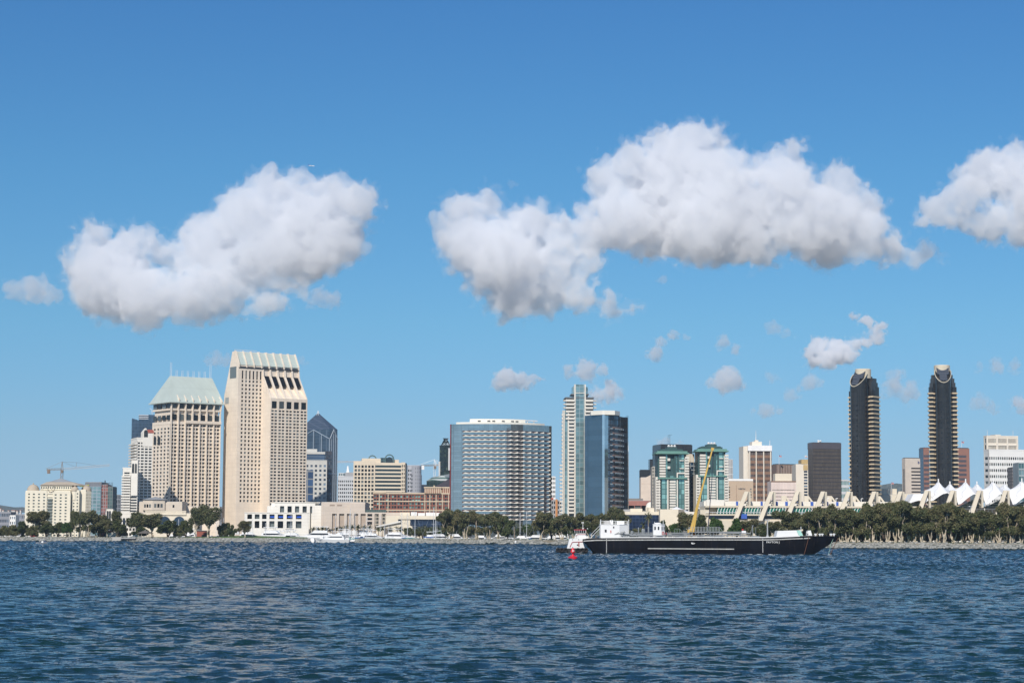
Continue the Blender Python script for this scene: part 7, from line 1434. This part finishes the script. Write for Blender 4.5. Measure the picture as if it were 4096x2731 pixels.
mb=MB(); mb.box((bx(2980),D+3,bz(2126,2980)),(1.25,.3,.65)); mb.build('sign_board',bwh,T); mb=MB(); mb.box((bx(2975),D+3,bz(2117,2980)),(.45,.2,.45)); mb.build('red_flag',mat('signal_red',(.5,.03,.03)),T); mb=MB(); mb.tube((bx(2980),D+3.1,zk),(bx(2980),D+3.1,bz(2120)),.06,n=4); mb.tube((bx(2905),D+3.5,bz(2130)),(bx(2995),D+3.5,bz(2127)),.09,n=5); mb.build('post',pip,T)
# crane on deck: pedestal, telescopic yellow boom, cylinder, hoist line
yel=mat('crane_yellow',(.62,.40,.09),rough=.45,var=.12); cq=Vector((bx(2768),D+6,bz(2140)))
mb=MB(); mb.tube((cq.x-.2,cq.y,zk-.2),(cq.x-.2,cq.y,cq.z+.4),.75,.6,n=12); mb.box((cq.x-.1,cq.y,cq.z+.9),(1.5,1.4,1.6)); mb.build('crane_pedestal',yel,T)
tip=at(2851,1790,D+6); base=Vector((cq.x+.1,cq.y,cq.z+1.0)); d=(tip-base)
mb=MB(); sd=Vector((0,1,0)); up=d.normalized().cross(sd).normalized()
def boxbeam(mb,p,q,w0,h0,w1,h1):
    vs=[]
    for c,w_,h_ in ((p,w0,h0),(q,w1,h1)): vs+=[c+sd*a*w_/2+up*b*h_/2 for a,b in ((-1,-1),(1,-1),(1,1),(-1,1))]
    mb.add(vs,[(3,2,1,0),(4,5,6,7)]+[(i,(i+1)%4,4+(i+1)%4,4+i) for i in range(4)])
boxbeam(mb,base-d*.02,base+d*.42,.7,.85,.65,.7); mb.build('crane_boom',yel,T); mb=MB(); boxbeam(mb,base+d*.42,base+d*.97,.5,.55,.4,.38); mb.build('boom_extension',yel,T); mb=MB(); boxbeam(mb,base+d*.965,base+d*1.0,.7,.8,.7,.9); mb.build('boom_head',yel,T)
mb=MB(); mb.tube(cq+Vector((.9,-.2,.4)),base+d*.30+up*-.2,.3,.2,n=8); mb.build('boom_cylinder',yel,T)
mb=MB(); p=base+d*.98; e=Vector((bx(2838),D+6,bz(2138,2840))); mb.tube(p+Vector((.3,0,-.2)),p.lerp(e,.4)+Vector((.4,0,0)),.08,.10,n=5); mb.tube(p.lerp(e,.4)+Vector((.4,0,0)),e,.10,.16,n=6); mb.build('hoist_line',mat('navy_hose',(.02,.03,.07)),T)
# forward mast, posts, bow deckhouse
mb=MB(); mb.tube((bx(3077),D+4,zk),(bx(3077),D+4,bz(2080,3077)),.24,.17,n=8); mb.lathe((bx(3077),D+4,zk),[(.6,0),(.25,.9)],8); mb.box((bx(3077),D+4,bz(2080,3077)),(1.4,.5,.15)); mb.box((bx(3071),D+4,bz(2077,3077)),(.35,.3,.35)); mb.box((bx(3083),D+4,bz(2077,3077)),(.35,.3,.35)); mb.build('light_mast',mat('mast_grey',(.38,.39,.40)),T)
mb=MB(); mb.tube((bx(3019),D+5,zk),(bx(3019),D+5,bz(2102,3019)),.13,n=6); mb.tube((bx(3007),D+5,zk),(bx(3018),D+5,bz(2103,3019)),.07,n=5); mb.tube((bx(3031),D+5,zk),(bx(3031),D+5,bz(2107,3031)),.07,n=5); mb.box((bx(3019),D+5,bz(2101,3019)),(.6,.2,.15)); mb.build('derrick_post',pip,T)
mb=MB(); pr=[(3110,2146),(3116,2122),(3192,2120),(3198,2122),(3202,2144)]; mb.extr([Vector((bx(a),D+3,bz(b,a))) for a,b in pr],(0,6,0)); mb.build('bow_house',bwh,T)
mb=MB(); pr=[(3192,2120),(3206,2119.5),(3218,2141),(3202,2143)]; mb.extr([Vector((bx(a),D+2.6,bz(b,a))) for a,b in pr],(0,5,0)); mb.build('tarpaulin',mat('mint_tarp',(.35,.62,.55)),T)
mb=MB(); mb.extr([Vector((bx(a),D+4.5,bz(b,a))) for a,b in ((3238,2141),(3240,2122),(3252,2120),(3258,2141))],(0,3,0)); mb.tube((bx(3212),D+4,bz(2140)),(bx(3212),D+4,bz(2105,3212)),.09,n=5); mb.build('bow_locker',bwh,T)
for px in (3290,3300,3335,3347,3272): mb=MB(); mb.lathe((bx(px),D+5,bz(2143,px)-.1),[(.25,0),(.25,.55),(.45,.6),(.4,.8),(0,.85)],10); mb.build('bollard',bwh,T)
# ropes and anchor chain at the bow
def sag(mb,p,q,r,s=.0,n=6):
    p=Vector(p); q=Vector(q); a=p
    for i in range(1,n+1): t=i/n; b=p.lerp(q,t)+Vector((0,0,-s*4*t*(1-t))); mb.tube(a,b,r,n=5); a=b
mb=MB(); sag(mb,(bx(3338),D+3.5,bz(2143,3338)),(bx(3318),D+3,-.2),.06,.3); sag(mb,(bx(3345),D+3.5,bz(2143,3345)),(bx(3326),D+3,bz(2180,3330)),.06,.2); mb.build('mooring_rope',mat('green_rope',(.30,.48,.40)),T)
mb=MB(); sag(mb,(bx(3360),D+3.7,bz(2152,3360)),(bx(3322),D+3,-.2),.11,.15); mb.build('tow_chain',mat('rusty_chain',(.12,.06,.035)),T)
mb=MB(); sag(mb,(bx(3236),yn(3236)-.3,bz(2146,3236)),(bx(3214),yn(3214)-.5,-.2),.09,.1); mb.build('anchor_chain',mat('rust',(.13,.05,.025)),T)
person(3,bx(3233),D+1.8,bz(2141,3233)+.02,R(10),'person in a white top sitting on the barge bow'); person(1,bx(2667),D+2.0,bz(2150,2667)+.05,R(40),'person in red beside the barge pilot house')
# ---- tug
D2=D+5; tx=lambda px:X(px,D2,2170); tz=lambda py:Z(py,D2,2290)
T=thing('tugboat',(tx(2290),D2,0),'white and red pusher tug with tyre fenders behind the barge stern','tugboat'); rdt=mat('tug_red',(.32,.035,.045),rough=.4)
mb=MB(); P=[(tx(2226),D2+.8),(tx(2240),D2-1.6),(tx(2350),D2-2.2),(tx(2352),D2+5),(tx(2240),D2+5),(tx(2226),D2+3)]; mb.prism(P,-.6,tz(2192)); mb.build('hull',mat('tug_hull',(.02,.018,.018),rough=.6),T)
mb=MB(); mb.extr([Vector((tx(a),D2-1.2,tz(b))) for a,b in ((2268,2192),(2278,2153),(2343,2149),(2348,2190))],(0,5,0)); mb.build('superstructure',bwh,T)
mb=MB(); mb.extr([Vector((tx(a),D2-.8,tz(b))) for a,b in ((2300,2151),(2303,2133),(2342,2132),(2343,2150))],(0,4,0)); mb.build('upper_deck',bwh,T)
mb=MB(); mb.prism([(tx(2296),D2-1),(tx(2344),D2-1),(tx(2344),D2+3),(tx(2296),D2+3)],tz(2120),tz(2116)); mb.build('wheelhouse_roof',rdt,T); mb=MB(); mb.prism([(tx(2300),D2-.6),(tx(2341),D2-.6),(tx(2341),D2+2.6),(tx(2300),D2+2.6)],tz(2130),tz(2120),top=[(tx(2297),D2-.9),(tx(2343),D2-.9),(tx(2343),D2+2.9),(tx(2297),D2+2.9)]); mb.build('wheelhouse_window',tint,T)
mb=MB(); 
for k in range(6): x=tx(2299)+k*(tx(2342)-tx(2299))/5; mb.tube((x,D2-.95,tz(2131)),(x,D2-1.0,tz(2119)),.06,n=4)
mb.build('window_frame',bwh,T)
mb=MB()
def ln(P,y,h): 
    for a,b in zip(P,P[1:]): mb.tube((tx(a[0]),y,tz(a[1])),(tx(b[0]),y,tz(b[1])),h,n=4)
ln([(2279,2187),(2289,2167),(2342,2165)],D2-1.25,.12); ln([(2303,2143),(2309,2136),(2342,2136)],D2-.85,.10); ln([(2314.5,2165),(2315,2184)],D2-1.25,.2); mb.build('stripe',rdt,T)
mb=MB(); mb.tube((tx(2332),D2+1,tz(2117)),(tx(2332),D2+1,tz(2088)),.09,.06); mb.box((tx(2331),D2+1,tz(2089)),(.75,.3,.25)); mb.build('mast',bwh,T)
for px in (2330,2334,2350): mb=MB(); mb.lathe((tx(px),D2,tz(2114)),[(0,-.1),(.16,0),(.12,.2),(0,.25)],8); mb.build('searchlight',bwh,T)
mb=MB(); mb.tube((tx(2309.5),D2-1.25,tz(2178)),(tx(2309.5),D2-1.32,tz(2178)),.22,n=10); mb.tube((tx(2290),D2-1.2,tz(2157)),(tx(2290),D2-1.28,tz(2157)),.13,n=8); mb.tube((tx(2314),D2-1.2,tz(2157)),(tx(2314),D2-1.28,tz(2157)),.13,n=8); mb.build('porthole',tint,T)
mb=MB(); 
for k in range(7): mb.tube((tx(2272)+k*.5,D2-1,tz(2153)),(tx(2272)+k*.5,D2-1,tz(2153)+.9),.03,n=4)
mb.tube((tx(2272),D2-1,tz(2153)+.9),(tx(2300),D2-1,tz(2153)+.9),.03,n=4); mb.build('railing',dark,T)
bm=bmesh.new()
me=bpy.data.meshes.new('tyre'); vs=[];fs=[]; nM,nm_=18,8
for i in range(nM):
    for j in range(nm_): a=2*math.pi*i/nM; b=2*math.pi*j/nm_; vs.append(((.52+.2*math.cos(b))*math.cos(a),.2*math.sin(b),(.52+.2*math.cos(b))*math.sin(a)))
fs=[(i*nm_+j,((i+1)%nM)*nm_+j,((i+1)%nM)*nm_+(j+1)%nm_,i*nm_+(j+1)%nm_) for i in range(nM) for j in range(nm_)]; me.from_pydata(vs,[],fs); me.materials.append(blackp)
for px,yy in ((2232,-.9),(2247,-2.0),(2262,-2.1),(2311,-2.35),(2328,-2.4),(2343,-2.5)): o=bpy.data.objects.new('tyre_fender',me); scene.collection.objects.link(o); o.parent=T; o.location=Vector((tx(px),D2+yy,tz(2199)))-Vector(T.location)
# ---- buoy
D3=484; T=thing('channel_buoy',(X(2291,D3,2210),D3,0),'red channel buoy numbered 14 floating in front of the tug','buoy'); c=(X(2291,D3,2210),D3,0); rb=mat('buoy_red',(.62,.012,.03),rough=.4,var=.1)
mb=MB(); mb.lathe(c,[(.6,-.5),(1.08,-.3),(1.12,.05),(1.12,.5),(1.02,.6),(.45,.72),(.2,1.15),(.17,1.35)],24); mb.build('float',rb,T,smooth=False); mb=MB(); mb.lathe(c,[(.17,1.3),(.3,1.45),(.55,1.58),(.57,1.7),(.3,2.6),(.12,2.72),(0,2.74)],20); mb.build('cone',rb,T); mb=MB(); mb.lathe((c[0],c[1],2.7),[(.07,0),(.09,.2),(0,.26)],8); mb.build('lantern',dark,T)
mb=MB(); [mb.box((c[0]+.55*math.cos(a),c[1]+.55*math.sin(a),.9),(.07,.07,.5)) for a in (.4,1.97,3.5,5.1)]; mb.build('lifting_lug',rb,T)
text(T,'14',(c[0]-.17,c[1]-.50,1.85),.34,0,bwh,bold=.02)
# foam: thin crests, wake of the tug, wash along the hull
def foam():
    r=random.Random(6); mb=MB()
    def streak(px,py,wpx,hpx,n=7):
        Dd=6*FPX/(py-2134-.0045*(px-2048)); x=X(px,Dd,py); L_=wpx*Dd/FPX
        for k in range(n):
            cx=x+r.uniform(-.5,.5)*L_; w_=r.uniform(.1,.3)*L_+.1; h_=r.uniform(.3,1)*hpx*Dd/FPX*Dd/6*.25; cyy=Dd+r.uniform(-.6,.6)*h_; q=[(cx+w_*math.cos(t)*r.uniform(.6,1),cyy+h_*.5*math.sin(t)*r.uniform(.6,1)) for t in [2*math.pi*i/9 for i in range(9)]]
            mb.prism(q,.24,.30+r.uniform(0,.07))
    for px,py,w_,h_ in ((505,2229,44,3),(140,2180,16,2),(840,2228,34,1.5),(2030,2196,60,.8),(340,2210,14,1.2),(1500,2205,12,1.2),(60,2190,6,1.2),(530,2192,14,1),(600,2180,14,1),(1230,2225,26,1.2),(1860,2187,22,1.2),(920,2187,20,1),(255,2215,10,1.2),(400,2205,12,1.2),(1450,2235,10,1.2),(3620,2212,8,1.3),(3500,2211,6,1.3),(230,2183,10,1),(700,2235,10,1)): streak(px,py,w_,h_,6)
    for i in range(40): px=1560+i*17; streak(px,2207+r.uniform(-.7,.7),14,.7,2)
    for i in range(16): streak(2230+i*12,2210+r.uniform(-.6,.6),12,1.2,2)
    for a,py in ((2400,2211.5),(3000,2219),(3040,2219),(3080,2219.5),(3110,2220),(3318,2221),(3210,2221)): streak(a,py,22,1.6,5)
    tag(mb.build('foam',mat('sea_foam',(.62,.66,.68),rough=.9)),'thin white foam crests and the wake line of the tug','foam',kind='stuff')
foam()

# what belongs to a part goes one level below it
def under(T,part,names):
    p=[c for c in T.children if c.name.split('.')[0]==part]
    if not p: return
    p=p[0]
    for c in list(T.children):
        if c.name.split('.')[0] in names and c is not p: c.parent=p
for T in [o for o in scene.objects if o.parent is None and o.type=='EMPTY']:
    k=T.name.split('.')[0]
    if k=='cargo_barge': under(T,'deckhouse',('roof_unit','roof_locker','porthole','extinguisher','light_post')); under(T,'pilot_house',('window','roof_dome','lifebuoy')); under(T,'hull',('rubbing_strake','draught_mark','lettering','hull_emblem')); under(T,'crane_boom',('boom_extension','boom_head','boom_cylinder'))
    if k=='tugboat': under(T,'superstructure',('porthole','stripe')); under(T,'hull',('tyre_fender',)); under(T,'wheelhouse_window',('window_frame',)); under(T,'wheelhouse_roof',('searchlight',))
    if k=='street_lamp': under(T,'arm',('lamp_head',))
    if k=='channel_buoy': under(T,'cone',('lettering','lantern')); under(T,'float',('lifting_lug',))
    if k=='tower_crane': under(T,'counter_jib',('counterweight',)); under(T,'mast',('cab',))
    if k=='domed_hotel': under(T,'roof',('upper_roof',))
    if k=='convention_centre': under(T,'vault_window',())
HAZE_D=5e-5
mb=MB(); mb.box((0,2400,98),(12000,6000,206)); HZ=mb.build('haze',[]); m=bpy.data.materials.new('haze'); m.use_nodes=True; n=m.node_tree; n.nodes.clear(); v=n.nodes.new('ShaderNodeVolumePrincipled'); v.inputs['Color'].default_value=(.80,.90,1,1); v.inputs['Density'].default_value=HAZE_D; v.inputs['Anisotropy'].default_value=.2; q=n.nodes.new('ShaderNodeOutputMaterial'); n.links.new(v.outputs[0],q.inputs['Volume']); HZ.data.materials.append(m); tag(HZ,kind='stuff')
CRES=8.0
S2=4096/2352
def cloud_mat(name,dens):
    m=bpy.data.materials.new(name); m.use_nodes=True; n=m.node_tree; n.nodes.clear()
    v=n.nodes.new('ShaderNodeVolumePrincipled'); v.inputs['Color'].default_value=(0.968,0.974,0.988,1)
    v.inputs['Density'].default_value=dens; v.inputs['Anisotropy'].default_value=0.0
    o=n.nodes.new('ShaderNodeOutputMaterial'); n.links.new(v.outputs[0],o.inputs['Volume'])
    return m
def blob_cloud(blobs,D,seed,label,res=7.0,amp=1.0,depth=1.0,dens=.018,name='cumulus_cloud'):
    """cumulus: implicit union of puffs, roughened with fractal noise, cut flat-ish below; blobs = (x,y,r) on the photo"""
    k=D/FPX*S2
    C=[]
    rnd=random.Random(seed)
    for b in blobs:
        x,y,r=b[:3]; p=at(x*S2,y*S2,D+rnd.uniform(-.6,.6)*r*k*depth); C.append((p.x,p.y,p.z,r*k*1.22))
    C=np.array(C); Rm=float(np.median(C[:,3])); lo=(C[:,:3]-C[:,3:]*1.2-Rm*.6).min(0); hi=(C[:,:3]+C[:,3:]*1.2+Rm*.6).max(0)
    n=np.maximum(8,((hi-lo)/res).astype(int))
    g=bpy.data.node_groups.new(name+'_field','GeometryNodeTree')
    g.interface.new_socket('Geometry',in_out='OUTPUT',socket_type='NodeSocketGeometry')
    N=g.nodes; L=g.links
    out=N.new('NodeGroupOutput'); pos=N.new('GeometryNodeInputPosition')
    def noise(scale,detail,rough,off):
        t=N.new('ShaderNodeTexNoise'); t.inputs['Scale'].default_value=scale; t.inputs['Detail'].default_value=detail; t.inputs['Roughness'].default_value=rough
        a=N.new('ShaderNodeVectorMath'); a.operation='ADD'; L.new(pos.outputs[0],a.inputs[0]); a.inputs[1].default_value=off
        L.new(a.outputs[0],t.inputs['Vector']); return t
    def M(op,a,b,c=None):
        m=N.new('ShaderNodeMath'); m.operation=op
        for i,v in enumerate((a,b,c)):
            if v is None: continue
            if isinstance(v,(int,float)): m.inputs[i].default_value=v
            else: L.new(v,m.inputs[i])
        return m.outputs[0]
    R0=float(np.median(C[:,3]))
    # warp
    t=noise(1/(R0*1.0),2,.5,(seed*37.,11.,5.))
    sb=N.new('ShaderNodeVectorMath'); sb.operation='SUBTRACT'; L.new(t.outputs['Color'],sb.inputs[0]); sb.inputs[1].default_value=(.5,.5,.5)
    sc_=N.new('ShaderNodeVectorMath'); sc_.operation='SCALE'; L.new(sb.outputs[0],sc_.inputs[0]); sc_.inputs['Scale'].default_value=R0*0.9*amp
    wp=N.new('ShaderNodeVectorMath'); wp.operation='ADD'; L.new(pos.outputs[0],wp.inputs[0]); L.new(sc_.outputs[0],wp.inputs[1])
    d=None
    for c in C:
        vd=N.new('ShaderNodeVectorMath'); vd.operation='DISTANCE'; L.new(wp.outputs[0],vd.inputs[0]); vd.inputs[1].default_value=tuple(c[:3])
        e=M('SUBTRACT',vd.outputs['Value'],float(c[3]*0.95))
        d=e if d is None else M('SMOOTH_MIN',d,e,R0*0.5)
    v=N.new('ShaderNodeTexVoronoi'); v.feature='SMOOTH_F1'; v.inputs['Scale'].default_value=1/(R0*0.42); v.inputs['Detail'].default_value=3; v.inputs['Roughness'].default_value=.5; v.inputs['Lacunarity'].default_value=2.3
    L.new(wp.outputs[0],v.inputs['Vector'])
    n2=noise(1/(R0*0.5),6,.6,(5.,seed*13.,1.))
    # rounded puffs stand out of the body (voronoi), fine fractal fraying over it
    e=M('MULTIPLY',M('SUBTRACT',v.outputs['Distance'],0.45),R0*0.7*amp)
    f=M('MULTIPLY',M('SUBTRACT',n2.outputs[0],0.5),R0*1.0*amp)
    tot=M('ADD',M('ADD',d,e),f)
    ms=[]
    n3=noise(1/(R0*0.3),5,.6,(50.,seed*7.,9.))
    fr_=M('MULTIPLY',M('SUBTRACT',n3.outputs[0],0.5),R0*1.1*amp)
    for k,(expr) in enumerate((tot,M('SUBTRACT',M('ADD',tot,fr_),R0*.13))):
        vc=N.new('GeometryNodeVolumeCube'); L.new(M('MULTIPLY',expr,-1.0),vc.inputs['Density'])
        vc.inputs['Background'].default_value=-1000.0
        vc.inputs['Min'].default_value=tuple(lo); vc.inputs['Max'].default_value=tuple(hi)
        for a,i in zip('XYZ',n): vc.inputs['Resolution '+a].default_value=int(i)
        vm=N.new('GeometryNodeVolumeToMesh'); L.new(vc.outputs[0],vm.inputs[0]); vm.inputs['Threshold'].default_value=0.0
        for lk in list(out.inputs[0].links): L.remove(lk)
        L.new(vm.outputs[0],out.inputs[0])
        me=bpy.data.meshes.new(name); o=bpy.data.objects.new(name,me); scene.collection.objects.link(o)
        md=o.modifiers.new('f','NODES'); md.node_group=g
        dg=bpy.context.evaluated_depsgraph_get(); nm=bpy.data.meshes.new_from_object(o.evaluated_get(dg)); bpy.data.objects.remove(o); ms.append(nm)
    bpy.data.node_groups.remove(g)
    cen=Vector(C[:,:3].mean(0)); bm=bmesh.new(); cnts=[]
    for k,nm in enumerate(ms):
        n0=len(bm.faces); bm.from_mesh(nm); bm.faces.ensure_lookup_table()
        for f in bm.faces[n0:]: f.material_index=k
    out_me=bpy.data.meshes.new(name); bm.to_mesh(out_me); bm.free(); out_me.transform(Matrix.Translation(-cen))
    out_me.materials.append(cmat(dens)); out_me.materials.append(cmat(dens*.16))
    o=bpy.data.objects.new(name,out_me); scene.collection.objects.link(o); o.location=cen; tag(o,label,'cloud'); return o
_cm={}
def cmat(d):
    d=round(d,5)
    if d not in _cm: _cm[d]=cloud_mat('cloud',d)
    return _cm[d]
A=[(215,545,45),(165,600,38),(300,560,50),(340,560,42),(250,640,95),(330,680,75),(420,680,65),(520,690,50),(600,700,38),(640,690,28),(480,560,70),(560,500,75),(620,450,65),(670,428,46),(765,460,66),(820,470,55),(850,440,26),(700,540,105),(600,580,80),(780,550,65),(650,610,55),(750,590,45),(250,700,45),(350,705,42),(450,680,60),(520,660,45),(560,615,60),(480,640,62),(640,635,42),(430,600,35),(300,640,60),(385,590,40),(440,575,48),(690,660,30),(610,690,34)]
B=[(1060,490,55),(1030,520,42),(1120,475,42),(1120,442,20),(1100,560,75),(1200,530,65),(1230,500,42),(1290,540,55),(1090,640,45),(1180,650,80),(1260,680,50),(1330,680,42),(1400,705,34),(1455,710,18),
(1400,420,55),(1380,390,36),(1450,370,55),(1540,350,65),(1600,330,55),(1655,320,36),(1560,430,115),(1430,500,75),(1500,530,70),(1600,520,90),(1700,500,95),(1760,390,50),(1820,350,38),(1850,320,18),(1800,430,80),(1850,500,90),(1930,430,55),(1980,480,55),(1980,540,65),(1900,560,65),(1760,580,45),(2050,570,42),(2120,580,32),(2160,580,16),(1660,570,50),(1350,480,30),(1360,540,55),(1350,610,35),(1650,430,90),(1720,560,50),(1920,510,70),(1160,600,80),(1300,600,50),(1230,600,60),(1200,695,34),(1280,650,50),(1060,560,60)]

blob_cloud(A,6000,3,'big grey-based cumulus cloud high above the cream hotel towers',CRES)
blob_cloud(B,6500,5,'largest white cumulus bank above the curved hotel and barge',CRES)
blob_cloud([(2330,350,38),(2280,395,60),(2230,440,45),(2150,480,42),(2120,505,28),(2180,450,36),(2215,405,34),(2250,380,34),(2225,500,38),(2180,505,30),(2310,450,26),(2285,540,30),(2300,500,45),(2260,525,36),(2352,525,50),(2352,410,65),(2400,450,80),(2200,480,34)],6400,8,'white cumulus cloud cut off by the right edge of the view',CRES)
blob_cloud([(75,665,36),(30,665,28),(118,680,28),(100,640,16)],6200,9,'small cloud at the left edge beside the big grey-based one',CRES,dens=.012)
SM=[([(735,682,30),(715,690,22),(765,690,26)],'faint wisp just right of the big left cloud base',.003),
([(1165,870,30),(1200,875,24),(1225,872,18),(1140,885,18),(1250,868,10)],'small cloud above the right end of the broad curved hotel',.008),
([(1345,850,30),(1305,852,20),(1385,850,18)],'flat small cloud just above the slim stepped tower',.006),([(1400,898,28),(1370,908,24),(1425,905,16)],'white puff right behind the slim stepped tower top',.009),
([(1520,785,18),(1505,812,22),(1545,770,18),(1575,772,12)],'hook shaped little cloud below the biggest bank',.006),([(1662,785,20),(1690,802,16),(1650,795,12)],'small pale puff below the biggest bank',.005),([(1775,752,22),(1805,765,16),(1825,775,10)],'faint wisp up left of the double white puff',.0025),
([(1882,795,28),(1925,808,34),(1870,818,28),(1950,818,24),(1900,824,28),(1960,790,20),(1985,788,20),(2012,772,24),(2018,752,22),(1990,738,20),(1965,730,16)],'curling white double puff above and left of the first dark tower',.014),
([(1670,872,34),(1635,880,18),(1700,880,18)],'flat oval cloud above the green topped towers',.006),([(1770,868,18),(1790,870,12)],'tiny faint puff above the white capped office tower',.002),([(1860,878,22),(1885,880,14),(1835,890,12)],'faint puff left of the first dark tower shoulder',.004),([(1815,908,20),(1835,912,12)],'small faint puff above the brown office block',.003),
([(1760,943,22),(1790,945,14),(1730,943,12)],'flat little cloud above the tan lettered hotel',.004),([(2050,878,32),(2085,898,34),(2040,900,22)],'pale cloud between the twin dark towers',.0035),([(2290,842,24),(2330,846,20),(2250,845,16)],'flat wisp at the right edge level with the dark tower tops',.0035),
([(2250,922,24),(2280,936,20),(2235,935,14)],'faint cloud right of the second dark tower',.003),([(2340,930,26),(2370,935,26)],'small cloud touching the right edge above the white offices',.006),([(495,825,22),(475,830,14),(520,828,18)],'thin cloud patch left of the tallest tower top',.0035),([(690,828,14),(705,835,10)],'thin wisp right of the tallest tower top',.002),
([(1175,424,14),(1190,425,10)],'tiny faint wisp left of the biggest cloud top',.0015),([(1523,642,14),(1510,645,10)],'tiny grey wisp under the biggest cloud bank',.003),([(1525,1018,20),(1560,1022,16)],'low pale cloud behind the black glass tower',.004)]
for i,(bl,lab,dn) in enumerate(SM): blob_cloud(bl,9000,20+i,lab,res=8.0,amp=1.5,dens=dn*2.6,name='small_cloud')
for o in scene.objects:
    if '_n' in o: del o['_n']
